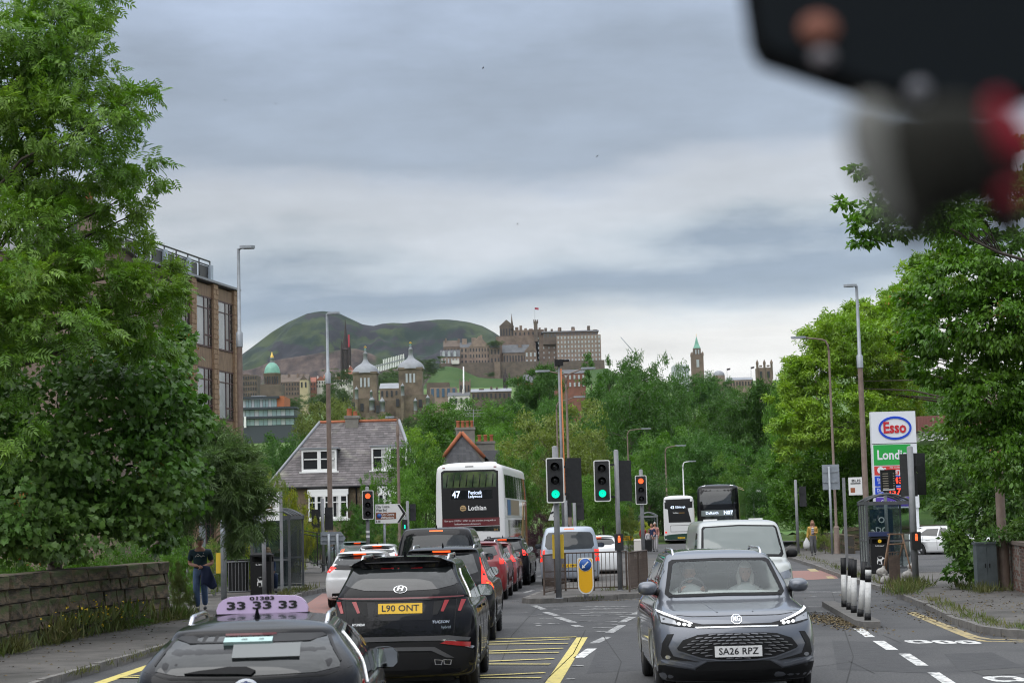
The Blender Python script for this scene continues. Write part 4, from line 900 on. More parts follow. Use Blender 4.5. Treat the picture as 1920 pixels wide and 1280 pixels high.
def crown_pts(blobs, n, rng, clump=.22, per=40, shell=.55, droop=.35, zmin=None):
  """leaf points gathered in clumps near the outside of a set of ellipsoids"""
  vol = np.array([b[3] * b[4] * b[5] for b in blobs]) ** .67; vol /= vol.sum(); P, D, CC = [],[],[]
  for b, w in zip(blobs, vol):
    c, r = np.array(b[:3]), np.array(b[3:6]); nc = max(2, int(n * w / per)); u = rng.normal(0,1,(nc, 3)); u /= np.linalg.norm(u, axis=1, keepdims=True)
    rad = rng.uniform(shell, 1.0, nc) ** .7; cc = u * rad[:, None]
    cl = clump * rng.uniform(.6,1.4, nc)
    q = cc[:, None, :] + rng.normal(0,1,(nc, per, 3)) * cl[:, None, None] * np.array((1,1,.6)) * .55
    pts = (q * r + c).reshape(-1,3); dirs = (q / (np.linalg.norm(q, axis=2, keepdims=True) + .01) + rng.normal(0,.55, q.shape)).reshape(-1,3); dirs[:, 2] -= droop
    P.append(pts); D.append(dirs); CC.append(cc * r + c)
  P, D, CC = np.concatenate(P), np.concatenate(D), np.concatenate(CC)
  if zmin is not None: k = P[:, 2] > zmin; P, D = P[k], D[k]
  return P, D, CC
def limbs(mb, base, top, r, ends, rng, n=8, wig=.12):
  """tapered trunk with limbs out to some of the clumps"""
  base, top = Vector(base), Vector(top); d = top - base; pts = [base + d * t + Vector((rng.normal(0, wig), rng.normal(0, wig),0)) * (t > 0) for t in np.linspace(0,1,7)]
  mb.tube(pts, [r * (1 - .82 * t) * (1.25 if i == 0 else 1) for i, t in enumerate(np.linspace(0,1,7))], n)
  for e in ends:
    e = Vector(e); t = min(.92, max(.25,(e - base).dot(d) / d.length_squared * .75)); i = t * 6; a = pts[int(i)].lerp(pts[min(6, int(i) + 1)], i - int(i))
    m1 = a.lerp(e, .5) + Vector((rng.normal(0,.06), rng.normal(0,.06), rng.uniform(0,.12))) * (e - a).length
    q = [a, a.lerp(m1,.55) + Vector((0,0,.03)) * (e - a).length, m1, m1.lerp(e, .6), e]; r0 = r * (1 - .8 * t) * .5
    mb.tube(q, [r0, r0 * .75, r0 * .5, r0 * .28, r0 * .1],5, caps=False)
def tree(name, label, cat, loc, blobs, n, size, tpl, m, trunk, group=None, ends=14, seed=0, clump=.22, per=40, shell=.55, droop=.35, tilt=.6, zmin=None, seeds=0, single=0, part='crown'):
  rng = np.random.default_rng(seed + 11); t = thing(name, label, cat, loc, 0, group)
  P, D, CC = crown_pts(blobs, n, rng, clump, per, shell, droop, zmin)
  if single:   # the nearest leaves one by one
    key = P[:, 1] + rng.uniform(0,.8, len(P)); idx = np.argsort(key)[:single]; v, f = tpl
    me = bpy.data.meshes.new('leaf'); me.from_pydata([tuple(a) for a in v],[],[tuple(int(i) for i in a) for a in f]); me.materials.append(m)
    Rm = rot_frames(D[idx], rng, tilt)
    for i, R_ in zip(idx, Rm):
      o = link('leaf', me, t); s = size * rng.uniform(.8,1.3); o.matrix_local = Matrix.Translation(P[i]) @ Matrix([[float(a) for a in row] for row in R_]).to_4x4() @ Matrix.Scale(float(s),4)
    keep = np.ones(len(P), bool); keep[idx] = False; P, D = P[keep], D[keep]
  o = link(part, scatter_mesh(part, P, D, size, tpl, m, rng, tilt), t); o['kind'] = 'stuff'
  if seeds:
    k = rng.choice(len(CC), seeds); q = (CC[k][:, None, :] + rng.normal(0,.13,(seeds, 26,3))).reshape(-1,3)
    o = link('seed_clusters', scatter_mesh('seed_clusters', q, rng.normal(0,1, q.shape) - np.array((0,0,.8)),.06, T_OVAL, m_seed, rng), t); o['kind'] = 'stuff'
  if trunk:
    mb = MB(); e = CC[rng.choice(len(CC), min(ends, len(CC)), replace=False)] if ends else []
    limbs(mb, trunk[0], trunk[1], trunk[2], e, rng); mb.obj('trunk', m_bark, t, fix=False)
  return t
def B(x, y, Y, rx, ry=None, rz=None, o=None):
  """ellipsoid whose middle is seen at (x, y) at distance Y, radii in metres, relative to o"""
  p = at(x, y, Y); return (p.x - o[0], p.y - o[1], p.z - o[2], rx, ry or rx, rz or rx)
o = (-11.2,35.5,.1)
tree('ash_tree', 'tall ash tree with feathery leaves filling the upper left', 'tree', o,
  [B(40,60,34,1.55,1.6,1.2, o), B(150,130,34.5,1.05,1.3,.8, o), B(215,215,34,.85,1.0,.6, o), B(60,250,33.5,1.2,1.4,.9, o), B(-60,180,35,1.6,1.6,1.6, o), B(255,300,34.5,.62,.9,.5, o), B(235,375,34.3,.5,.8,.4, o), B(120,10,35,1.0,1.3,.5, o),
   B(30,420,33.5,.9,1.2,.7, o), B(130,440,34.5,.7,1.0,.5, o), B(60,540,33,1.1,1.4,.7, o), B(190,520,34,.8,1.0,.65, o), B(270,560,35,.75,.9,.55, o), B(310,520,35.5,.35,.6,.28, o), B(-40,600,33,1.3,1.5,1.2, o), B(110,610,33,.9,1.0,.6, o), B(30,690,32.6,.6,.8,.6, o), B(20,800,32.4,.5,.7,.6, o), B(210,590,35,.8,1,.6, o), B(280,630,36,.6,.8,.5, o), B(150,330,35.5,.8,1,.6, o), B(240,460,35.5,.55,.8,.4, o), B(300,580,36,.45,.6,.3, o), B(30,150,35,1.2,1.4,1.0, o), B(60,340,35.5,1.0,1.2,.7, o), B(100,520,35.5,1.0,1.2,.8, o)],
  11500,.27, T_ASH, lm_ash, ((0,0,0),(.9,-.6,9.5),.30), seed=1, clump=.30, per=26, shell=.25, droop=.45, ends=46, single=120)
o = (-9.7,38.5,.1)
tree('sycamore_tree', 'broad sycamore with lobed leaves and orange seed wings overhanging the stone wall', 'tree', o,
  [B(200,720,37.5,1.4,1.4,.8, o), B(90,860,36.5,1.2,1.4,1.3, o), B(220,880,37.5,1.5,1.3,1.1, o), B(320,800,38.5,.9,1.1,.9, o), B(10,950,35.5,1.0,1.2,1.1, o), B(120,980,36.5,1.2,1.2,.7, o), B(290,700,39,.7,1.0,.8, o), B(240,960,37.5,.9,1.0,.65, o), B(330,640,40,.4,.8,.6, o), B(-60,760,37,1.3,1.4,1.6, o), B(340,900,39,.6,.8,.7, o), B(300,990,39,.5,.7,.5, o), B(150,650,38,.9,1.0,.5, o), B(60,1000,35.5,.9,1,.5, o), B(300,920,38.5,.7,.9,.6, o), B(350,760,39.5,.4,.6,.4, o)],
  33000,.12, T_SYC, lm_syc, ((0,0,0),(.4,0,4.6),.2), seed=2, clump=.26, per=34, shell=.35, ends=26, seeds=26, single=160, droop=.9, tilt=.9)
o = (-7.9,45.5,.1)
tree('willow_bush', 'narrow-leaved dark green willow bush leaning over the footway', 'shrub', o,
  [B(400,900,45,1.05,1.1,1.0, o), B(455,930,45,.6,.8,.65, o), B(320,960,46.5,.5,.8,.5, o), B(390,830,45.5,.6,.7,.5, o), B(440,870,45.5,.6,.7,.5, o), B(340,900,45,.7,.8,1.0, o), B(470,985,45,.4,.5,.4, o), B(430,1000,46,.45,.5,.35, o)],
  6500,.26, T_WIL, lm_wil, ((-2.3,.9,.5),(-.1,.2,2.7),.1), seed=3, clump=.3, per=24, shell=.2, ends=18)
o = (12.6,44,.1)
tree('maple_tree', 'dark green maple with hanging orange seeds filling the right edge', 'tree', o,
  [B(1800,520,42,1.15,1.4,.7, o), B(1880,600,41.5,1.2,1.5,1.0, o), B(1770,620,42,1.0,1.2,.7, o), B(1755,690,43,.6,1.0,.5, o), B(1860,740,42,1.1,1.3,.8, o), B(1830,800,43,.7,1.0,.45, o), B(1910,480,41,.9,1.2,.6, o), B(1730,560,43,.55,.8,.4, o), B(1900,850,42,1.0,1.2,.8, o), B(1960,700,42,1.2,1.4,2.4, o), B(1715,640,43,.4,.6,.3, o), B(1820,450,42,.8,1,.4, o), B(1740,500,43,.5,.8,.28, o), B(1705,560,43.5,.32,.6,.2, o), B(1880,370,41.5,.8,1,.5, o), B(1780,410,42.5,.5,.8,.3, o), B(1930,300,41.5,.8,1,.6, o)],
  52000,.125, T_OVAL, lm_rgt, ((.6,2.5,0),(.1,0,7.5),.2), seed=4, clump=.19, per=44, shell=.45, ends=34, seeds=22, single=120, droop=.9, tilt=.9)
o = (11.2,40,6.5)
br = tree('overhanging_branch', 'leafy branch reaching in from the upper right against the sky', 'branch', o,
  [B(1640,390,36,.42,.5,.25, o), B(1600,420,36,.22,.4,.14, o), B(1680,430,36.2,.4,.5,.2, o), B(1580,380,36,.2,.3,.1, o), B(1625,450,36.2,.3,.4,.18, o), B(1610,320,36,.2,.3,.1, o), B(1720,360,36.5,.6,.7,.5, o), B(1660,330,36,.35,.4,.2, o), B(1780,400,37,.7,.8,.5, o)],
  4200,.14, T_OVAL, lm_rgt, ((2.5,2,.5),(-2.7,-3.8,1.1),.07), seed=5, clump=.35, per=18, shell=.1, ends=22)
o = (14.2,50,.1)
tree('shrub', 'ivy-clad shrub thicket behind the grey cabinet', 'shrub', o,
  [B(1800,900,50,.7,.9,.7, o), B(1850,960,49,.9,1.0,.8, o), B(1790,1010,48.5,.35,.6,.45, o), B(1820,1040,48,.45,.7,.5, o), B(1780,830,52,.7,.9,.7, o), B(1900,920,48,.8,1,.8, o), B(1800,1075,48,.38,.6,.25, o), B(1785,950,50,.4,.6,.6, o)],
  9500,.15, T_OVAL, lm_ivy, ((0,0,0),(.2,.2,2.2),.07), seed=6, clump=.3, per=30, shell=.3, ends=10)
o = (12.9,47,1.2)
tree('ivy', 'bright ivy spilling over the brick wall by the cabinet', 'ivy', o, [B(1900,1000,46.5,.55,.5,.16, o), B(1860,1010,47,.35,.5,.2, o), B(1935,985,46,.5,.5,.25, o)],1500,.11, T_OVAL, lm_ivy, None, seed=7, clump=.4, per=20, part='leaves')
o = (28,108,.1)
tree('field_maple', 'bright yellow-green tree behind the tall brown lamp posts', 'tree', o,
  [B(1590,640,104,2.5,2.8,1.7, o), B(1520,700,104,1.9,2.4,1.4, o), B(1650,660,106,2.2,2.6,2.0, o), B(1500,790,102,1.6,2,1.2, o), B(1580,780,103,2.6,2.6,1.8, o), B(1545,640,104,1.2,1.6,.9, o), B(1620,590,106,1.4,1.6,.8, o), B(1480,840,102,.9,1.3,.6, o), B(1660,760,107,2.0,2.2,2.4, o), B(1560,600,106,.7,1,.5, o), B(1500,690,104,.8,1,.6, o), B(1695,610,108,1.6,2,1.6, o), B(1730,570,110,1.8,2,1.8, o), B(1690,560,110,1.3,1.6,1.0, o), B(1755,510,112,1.8,2,1.4, o), B(1660,590,107,1.2,1.5,.9, o), B(1470,740,103,.9,1.2,.7, o)],
  20000,.36, T_CL2, lm_yel, ((0,0,0),(0,0,11),.34), seed=8, clump=.24, per=30, shell=.35, ends=26)
o = (22,112,.1)
tree('field_maple', 'dark lower trees between the yellow-green tree and the filling station sign', 'tree', o,
  [B(1580,880,108,2.5,2.4,2.2, o), B(1520,900,108,1.6,2,1.8, o), B(1620,900,110,2.0,2,2.0, o), B(1490,930,112,1.3,2,1.6, o), B(1550,960,108,1.6,1.6,1.1, o), B(1610,965,106,1.2,1.6,.9, o), B(1480,880,114,1.4,1.6,1.2, o)],
  12000,.40, T_CL, lm_mid, ((0,0,0),(0,0,4.5),.22), seed=9, clump=.24, per=30, shell=.4, ends=16)
# ---- shared crowns for the trees farther off
def crown_proto(seed, kind):
  rng = np.random.default_rng(seed)
  if kind == 'round': bl = [(rng.normal(0,.26), rng.normal(0,.26), rng.uniform(.42,.84), *(rng.uniform(.22,.34,2)), rng.uniform(.14,.24)) for i in range(11)] + [(0,0,.5,.38,.38,.34),(0,0,.3,.34,.34,.2)]
  elif kind == 'tall': bl = [(rng.normal(0,.07) , rng.normal(0,.07),.14 + .8 * t, .17 * (1.15 - t * .75),.17 * (1.15 - t * .75),.11) for t in np.linspace(0,1,11)]
  elif kind == 'shrub': bl = [(rng.normal(0,.3), rng.normal(0,.3), rng.uniform(.3,.75),.3,.3,.26) for i in range(8)] + [(0,0,.35,.5,.5,.35)]
  else: bl = [(rng.normal(0,.2), rng.normal(0,.2), rng.uniform(.3,.9),.24,.24,.12) for i in range(13)] + [(0,0,.4,.3,.3,.4)]
  n, s = {'round': (2700,.062), 'tall': (2300,.05), 'shrub': (1500,.075), 'fir': (2300,.075)}[kind]
  P, D, CC = crown_pts(bl, n, rng, .34,22,.5,.3)
  mb = MB(); limbs(mb, (0,0,0),(0,0,.8 if kind != 'shrub' else .4),.022, CC[rng.choice(len(CC),14)], rng, 6,.012)
  return P, D, mb.mesh('trunk', m_bark), s
PROT = {}
for kd in ('round', 'tall', 'shrub', 'fir'):
  for i in range(3): PROT[kd, i] = crown_proto(100 + i + 10 * len(kd), kd)
_cm = {}
def crown_mesh(kd, i, m):
  if (kd, i, m.name) not in _cm:
    P, D, tr, s = PROT[kd, i]; _cm[kd, i, m.name] = scatter_mesh('crown', P, D, s, T_CL if kd != 'fir' else T_NEED, m, np.random.default_rng(i),.7)
  return _cm[kd, i, m.name], PROT[kd, i][2]
_tc = [0]
def far_tree(name, label, x, ytop, Y, wpx, kd, m, group, base=None, cat='tree', wob=True):
  p = at(x, ytop, Y); z0 = terr(p.x, Y) if base is None else base
  if Y < 165 and base is None: z0 = .1
  h = p.z - z0; w = wpx * Y / F_PX; i = _tc[0] % 3; _tc[0] += 1; c, tr = crown_mesh(kd, i, m)
  wn_ = {'round': .95, 'tall': .42, 'shrub': 1.35, 'fir': .75}[kd]
  t = thing(name, label, cat, (p.x, Y, z0), random.uniform(0,6.28), group); t.scale = (w / wn_, w / wn_, h / 1.02)
  o = link('crown', c, t); o['kind'] = 'stuff'; link('trunk', tr, t); return t
GT = 'trees between the road and the town'
for a in (('round', 'bushy dark tree at the left behind the brown lamp post', 505,788,160,130, lm_drk),('round', 'rounded dark tree just left of the bungalow roof', 545,812,150,90, lm_drk),('shrub', 'low bright bush tree between the brown building and the bungalow', 470,850,118,90, lm_mid),
     ('round', 'olive weeping tree rising behind the bungalow ridge', 590,735,240,105, lm_olv),('round', 'second olive tree behind the bungalow chimney', 640,742,250,90, lm_olv),('round', 'small olive tree right of the bungalow chimney', 690,775,235,80, lm_olv),
     ('round', 'leafy tree right of the bungalow beside the bus', 795,800,116,105, lm_mid),('round', 'lower leafy tree tucked between bungalow and bus', 765,870,112,90, lm_mid),('round', 'yellowish tree behind the bungalow right end', 775,790,200,110, lm_yel),('round', 'tree behind the white double-decker on its left', 815,850,118,80, lm_mid),
     ('round', 'broad dark tree under the school tower', 850,752,300,170, lm_mid),('round', 'dark domed tree above the gabled house', 905,745,310,150, lm_mid),('round', 'round dark tree in front of the grass bank', 950,733,330,110, lm_drk),('round', 'dark green tree right of the red chimney pots', 930,790,210,110, lm_mid),
     ('round', 'large yellow-flecked tree above the road traffic lights', 1030,745,165,205, lm_lim),('round', 'second yellow-flecked tree right of the twin lamp', 1095,785,170,120, lm_lim),('shrub', 'russet-tinged bush behind the white bus roof', 1010,835,130,90, lm_olv),('round', 'fresh green tree behind the bus front', 965,830,125,100, lm_mid),('round', 'green tree behind the pair of green signals', 1080,870,122,110, lm_mid),('round', 'leafy tree between the two signal poles', 1130,880,118,90, lm_mid),
     ('fir', 'dark conifer below the castle barracks', 1010,680,340,90, lm_pop),('tall', 'slim dark poplar left of the barracks end', 1030,676,330,50, lm_pop),('tall', 'first tall poplar right of the twin-armed lamp', 1106,664,300,60, lm_pop),('tall', 'second tall poplar at the end of the barracks', 1140,672,310,50, lm_pop),('fir', 'ragged poplar right of the barracks', 1172,672,320,75, lm_pop),
     ('round', 'huge dark tree peak in the middle of the tree line', 1212,652,260,120, lm_pop),('round', 'wide dark tree at the centre of the skyline', 1180,690,240,170, lm_pop),('round', 'dark tree right of the skyline peak', 1240,695,250,120, lm_pop),('round', 'distant domed tree left of the green spire', 1300,694,600,110, lm_drk),('round', 'distant domed tree below the green spire', 1345,702,620,80, lm_drk),
     ('round', 'pale tree in the middle of the dark wood', 1290,745,270,90, lm_mid),('round', 'broad dark tree behind the black bus', 1370,725,230,150, lm_pop),('fir', 'loose-branched tree with a pale trunk right of the spire', 1405,715,220,110, lm_pop),('round', 'dark tree below the pinnacled tower', 1440,722,240,100, lm_drk),('round', 'dark wood edge left of the yellow-green tree', 1470,690,200,90, lm_mid),
     ('round', 'dark leafy tree behind the small lamp', 1235,795,185,130, lm_mid),('round', 'dark tree above the green and white bus', 1270,800,178,110, lm_drk),('round', 'dark tree over the black bus', 1330,805,170,130, lm_drk),('round', 'deep green tree right of the black bus', 1400,820,165,120, lm_drk),('round', 'green tree at the bend of the road', 1450,835,160,110, lm_mid),('round', 'low tree at the far bend behind the white globes', 1430,900,150,100, lm_drk),('round', 'dark tree beneath the small lamp arms', 1180,830,190,120, lm_drk),('round', 'hillside tree left of the poplars', 1050,720,280,100, lm_pop),
     ('round', 'low dark tree between bus and signals', 1150,930,140,90, lm_drk),('round', 'dark tree filling behind the red signal', 1215,880,160,110, lm_drk),('round', 'dark tree at the back of the far bus stop', 1240,900,170,100, lm_mid),('round', 'shaded tree behind the white van roof', 1340,880,180,120, lm_drk),('round', 'shaded tree right of the white van', 1490,880,140,100, lm_mid),('round', 'tall green tree behind the filling station canopy', 1720,640,125,180, lm_mid),('round', 'dark tree behind the station sign', 1690,800,120,120, lm_mid),('round', 'green tree behind the canopy at the right', 1800,700,115,200, lm_mid)):
  far_tree('tree', a[1], a[2], a[3], a[4], a[5], a[0], a[6], GT)
GF = 'distant trees among the town buildings'
for a in ((545,742,760,60, 'dark distant tree below the green dome'),(600,735,800,70, 'distant tree below the hillside villas'),(640,690,1050,50, 'wooded knoll tree under the crag beside the black spire'),(650,727,820,60, 'distant tree at the foot of the red-roofed villas'),(625,712,900,50, 'distant tree between the white villas'),(800,668,1500,60, 'distant tree right of the spectator stand'),(735,688,1300,60, 'distant tree between the twin school towers'),
     (775,690,1320,60, 'distant tree behind the right school tower'),(715,700,1250,50, 'distant tree beside the left school tower'),(930,636,1690,24, 'green bush growing on the castle rampart'),(920,697,1600,16, 'bush at the foot of the castle buttress'),(1065,690,700,40, 'distant tree under the battery wall'),(990,738,620,60, 'distant tree by the brick church'),(960,742,560,60, 'distant tree before the white flat roof'),(690,770,380,60, 'tree at the foot of the school'),(790,765,380,90, 'tree in front of the right school tower'),(740,778,360,80, 'tree in front of the school middle')):
  far_tree('tree', a[4], a[0], a[1], a[2], a[3], 'round', lm_far, GF, base=at(a[0], a[1] + a[3] * .7, a[2]).z if a[2] > 1000 else None)
GH = 'garden shrubs and hedges'
for kd, lab, x, yt, Y, w, m, nm in (('shrub', 'golden conifer bush right of the bus shelter', 546,900,84,84, lm_gld, 'golden_bush'),('shrub', 'second golden bush lower by the black railing', 562,950,82,66, lm_gld, 'golden_bush'),('shrub', 'golden bush seen through the shelter glass', 500,930,80,74, lm_gld, 'golden_bush'),('tall', 'golden upright conifer left of the litter bin', 468,990,62,30, lm_gld, 'golden_conifer'),('tall', 'golden upright conifer behind the shelter pole', 484,970,70,40, lm_gld, 'golden_conifer'),
     ('tall', 'small cone-shaped conifer under the bay window', 648,945,98,36, lm_mid, 'conifer'),('round', 'feathery dark shrub below the bungalow downpipe', 680,930,100,60, lm_drk, 'shrub'),('shrub', 'rounded shrub beside the red signal', 700,975,96,60, lm_drk, 'shrub'),('shrub', 'low light green shrub behind the white car', 690,1000,92,60, lm_lim, 'shrub'),('round', 'slender light green sapling in front of the dormer', 695,880,110,40, lm_mid, 'sapling'),('round', 'wispy sapling beside the bungalow eave', 520,870,112,50, lm_lim, 'sapling'),
     ('shrub', 'purple-leaved bush right of the white bus', 1010,958,92,62, lm_pur, 'purple_bush'),('shrub', 'second purple bush near the silver van', 988,985,96,40, lm_pur, 'purple_bush'),('round', 'copper beech behind the red signal', 1216,900,170,70, lm_pur, 'copper_beech'),('shrub', 'clipped hedge by the far bus stop', 1205,972,138,40, lm_gld, 'hedge'),('shrub', 'light green shrub by the yellow road sign', 1180,940,118,50, lm_lim, 'shrub'),('shrub', 'dark shrub behind the bungalow gate', 600,985,93,70, lm_drk, 'shrub'),('shrub', 'shrub below the direction sign', 740,985,98,60, lm_drk, 'shrub'),
     ('shrub', 'leafy bush under the bungalow bay window', 590,955,112,60, lm_mid, 'shrub'),('shrub', 'dark bush at the left corner of the bungalow', 535,900,116,60, lm_mid, 'shrub'),('shrub', 'bush before the bungalow right-hand window', 735,940,108,60, lm_mid, 'shrub'),
     ('shrub', 'bramble thicket at the end of the stone wall', 335,1040,46,50, lm_olv, 'bramble'),('shrub', 'weedy bush at the foot of the wall end', 345,1095,46.5,45, lm_olv, 'bramble'),('shrub', 'green hedge behind the grey railings', 405,1015,61,130, lm_mid, 'hedge'),('shrub', 'overgrown hedge between the stone wall and the walking man', 335,985,51,110, lm_mid, 'hedge'),('shrub', 'yellowish hedge right behind the walking man', 385,1000,56,80, lm_lim, 'hedge'),('shrub', 'dark undergrowth behind the stone wall at the left edge', 40,985,41,170, lm_mid, 'shrub'),('shrub', 'dark undergrowth behind the middle of the stone wall', 150,980,43,170, lm_mid, 'shrub'),('shrub', 'dark undergrowth behind the end of the stone wall', 240,985,45,130, lm_mid, 'shrub'),('shrub', 'tall dark hedge under the sycamore', 290,960,54,120, lm_drk, 'hedge'),('shrub', 'dark hedge behind the litter bin', 440,1000,66,80, lm_drk, 'hedge'),('shrub', 'green bush along the low stone wall', 1545,985,96,50, lm_lim, 'shrub'),('shrub', 'green bush at the start of the low wall', 1510,985,105,40, lm_lim, 'shrub'),('shrub', 'bush beside the white parked car', 1790,985,74,60, lm_mid, 'shrub'),('shrub', 'dense bush hiding the front of the white parked car', 1810,1000,62,60, lm_ivy, 'shrub')):
  far_tree(nm, lab, x, yt, Y, w, kd, m, GH, base=.1, cat='shrub' if nm not in ('hedge', 'conifer', 'copper_beech', 'sapling') else nm.replace('_', ' '))
# ---- grass tufts, weeds and litter of leaves
def tufts(name, label, pts, n, spread, h, m, seed, w=.10):
  rng = np.random.default_rng(seed); pts = [Vector((p[0], p[1], p[2] if len(p) > 2 else .1)) for p in pts]; P = []
  for i in range(n):
    k = rng.uniform(0, len(pts) - 1.001); a, b = pts[int(k)], pts[int(k) + 1]; p = a.lerp(b, k - int(k)); c = math.sin(k * 9.1) + math.sin(k * 23.7 + 1)
    if c < -.5: continue
    P.append((p.x + rng.normal(0, spread), p.y + rng.normal(0, spread), p.z))
  P = np.array(P); D = rng.normal(0,.45, P.shape) + np.array((0,0,1.0)); v, f = _diamond(1, w, fold=.02)
  o = link(name, scatter_mesh(name, P, D, h, (v, f), m, rng, .8,.6)); tag(o, label, 'weeds', kind='stuff'); return o
m_weed = mat('weed leaf', (.07,.115,.022),.7, col2=(.15,.14,.05), nscale=1.2, island=.3, trans=.25)
m_dry = mat('dry leaf litter', (.16,.12,.06),.9, col2=(.10,.075,.035), nscale=5, island=.4)
m_flow = mat('yellow flower', (.65,.45,.02),.7)
wl = [(-8.75,30,.12),(-8.6,32.3,.12),(-8.35,37,.12),(-7.75,42.2,.12),(-7.6,43,.12)]
tufts('weeds', 'weeds growing along the foot of the stone wall', wl, 2600,.14,.26, m_weed, 1)
far_tree('weed_clump', 'dark green dock plant clump against the stone wall among the yellow flowers', 262,1150,39.5,42, 'shrub', lm_mid, GH, base=.1, cat='weeds'); far_tree('weed_clump', 'leafy weed clump at the wall foot near the left edge', 60,1185,34,60, 'shrub', lm_lim, GH, base=.1, cat='weeds')
tufts('weeds', 'tall weeds with yellow flowers by the wall', [(-8.5,34,.3),(-8.45,35.5,.35),(-8.2,38,.35),(-8.0,40,.35)],420,.14,.30, m_weed, 2,.16)
P = RNG.normal(0,1,(130,3)) * np.array((.12,1.4,.16)) + np.array((-8.25,37.2,.55)); P[:, 0] += (P[:, 1] - 37) * .09
tag(link('wild_flowers', scatter_mesh('wild_flowers', P, RNG.normal(0,1, P.shape),.05, _diamond(1,.9), m_flow, RNG)), 'small yellow ragwort flowers against the stone wall', 'flowers', kind='stuff')
tufts('weeds', 'weeds in the gutter along the left kerb', [(-6.45,27,.06),(-6.28,31,.06),(-6.15,34,.06),(-6.3,40,.06)],800,.07,.10, m_weed, 3)
tufts('weeds', 'weeds by the bus shelter kerb', [(-6.75,50,.12),(-6.9,56,.12),(-6.6,62,.12)],500,.14,.2, m_weed, 4)
tufts('weeds', 'thick weeds along the right-hand kerb', [(9.6,29.6,.1),(8.6,30.6,.1),(8.25,32.6,.1),(8.5,35.5,.1),(8.95,39,.1),(9.4,43,.1)],1500,.12,.12, m_weed, 5)
tufts('weeds', 'grass at the foot of the rusty frame', [(9.2,45,.12),(9.9,48.5,.12),(10.7,49.8,.12)],800,.2,.28, m_weed, 6)
tufts('weeds', 'weeds at the foot of the cabinet and shrubs', [(11.1,45,.12),(11.4,46,.12),(11.2,48.5,.12),(11.9,45.5,.12)],500,.15,.22, m_weed, 7)
tufts('weeds', 'tuft of grass growing at the island kerb', [(1.5,49.4,.02),(2.1,49.75,.02)],160,.07,.12, m_weed, 8)
tufts('weeds', 'moss and grass on the island behind the railings', [(2.4,52.6,.125),(3.4,53.5,.125)],200,.12,.12, m_weed, 9)
tufts('weeds', 'verge grass at the far right kerb', [(10.3,52,.1),(10.9,60,.1),(12.4,76,.1),(14.2,98,.1)],900,.15,.16, m_weed, 10)
def litter(name, label, c, n, sx, sy, m, seed, s=.05):
  r = np.random.default_rng(seed); P = np.stack([r.normal(c[0], sx, n), r.normal(c[1], sy, n), np.full(n, c[2]) + r.uniform(0,.012, n)],1); D = r.normal(0,1, P.shape); D[:, 2] *= .1
  tag(link(name, scatter_mesh(name, P, D, s, _diamond(1,.7, fold=.15), m, r, .25,.5)), label, 'leaf litter', kind='stuff')
litter('leaf_litter', 'brown debris in the gutter beside the striped posts', (6.2,37.0,.008),1500,.22,1.6, m_dry, 1)
litter('leaf_litter', 'fallen leaves along the right kerb', (8.3,36,.01),700,.3,4.0, m_dry, 2)
litter('leaf_litter', 'fallen leaves on the right footway', (10.2,39,.124),500,1.2,5, m_dry, 3,.06)
litter('leaf_litter', 'debris swept along the island kerb', (1.9,49.35,.008),500,.8,.12, m_dry, 4,.035)
litter('leaf_litter', 'scattered leaf bits on the left footway', (-7.7,36,.124),260,.6,6, m_dry, 5)
rng_ = np.random.default_rng(77); q = np.stack([rng_.uniform(-70,70,9000), rng_.uniform(-60,-22,9000), rng_.uniform(0,1,9000) ** .9 * 24],1); q[:, 2] *= .6 + .4 * np.sin(q[:, 0] * .35) ** 2; q = q[(np.abs(q[:, 0]) > 7) | (q[:, 1] < -45)]
tag(link('added_treeline', scatter_mesh('added_treeline', q, rng_.normal(0,1, q.shape),1.5, T_CL, lm_drk, rng_)), kind='stuff')  # unseen trees added behind the camera to darken reflections in paint and glass
# ------------------------------------------------------------------ vehicles
m_cblk = mat('black car paint', (0.006,0.006,0.0075),0.22, coat=.4, spec=.06)
m_cblk2 = mat('black car paint, metallic', (0.006,0.006,0.008),0.25, coat=.5, spec=.1)
m_cgry = mat('blue grey car paint', (0.12,0.13,0.155),0.30, metal=.5, coat=1.0)
m_cwht = mat('white car paint', (0.72,0.73,0.74),0.3, coat=.8)
m_csil = mat('silver car paint', (0.32,0.365,0.43),0.35, metal=.4, coat=.8)
m_cred = mat('red car paint', (0.20,0.008,0.012),0.3, coat=.8)
m_cmar = mat('madder red paint', (0.11,0.012,0.018),0.3, coat=.8)
m_cgrn = mat('dark green paint', (0.015,0.05,0.035),0.35, coat=.6)
m_cgld = mat('bus gold paint', (0.35,0.2,0.06),0.35, metal=.3, coat=.5)
m_bwht = mat('white bus paint', (0.66,0.66,0.66),0.4, coat=.4)
m_glass = mat('tinted car glass', (0.010,0.012,0.013),0.03, spec=.85)
m_glass2 = mat('grey tinted glass', (0.012,0.014,0.015),0.04, spec=.8)
m_trim = mat('black car trim', (0.010,0.010,0.011),0.6, spec=.2, bump=.1, bscale=120)
m_gtrim = mat('grey bumper trim', (0.06,0.06,0.064),0.5)
m_chr = mat('bright metal trim', (0.72,0.73,0.75),0.18, metal=1.0)
m_mir = mat('door mirror glass', (0.55,0.6,0.66),0.03, metal=1.0)
m_tyre = mat('tyre rubber', (0.018,0.018,0.019),0.85, bump=.3, bscale=60)
m_rim = mat('alloy wheel', (0.30,0.30,0.31),0.3, metal=.8)
m_redl = mat('red lamp lens', (0.30,0.008,0.012),0.12, coat=.6)
m_redd = mat('dark red lamp strip', (0.12,0.004,0.008),0.12, coat=.8)
m_redon = mat('lit red lamp', (0.6,0.02,0.01),0.2, emit=(1.0,0.035,0.02), estr=.8)
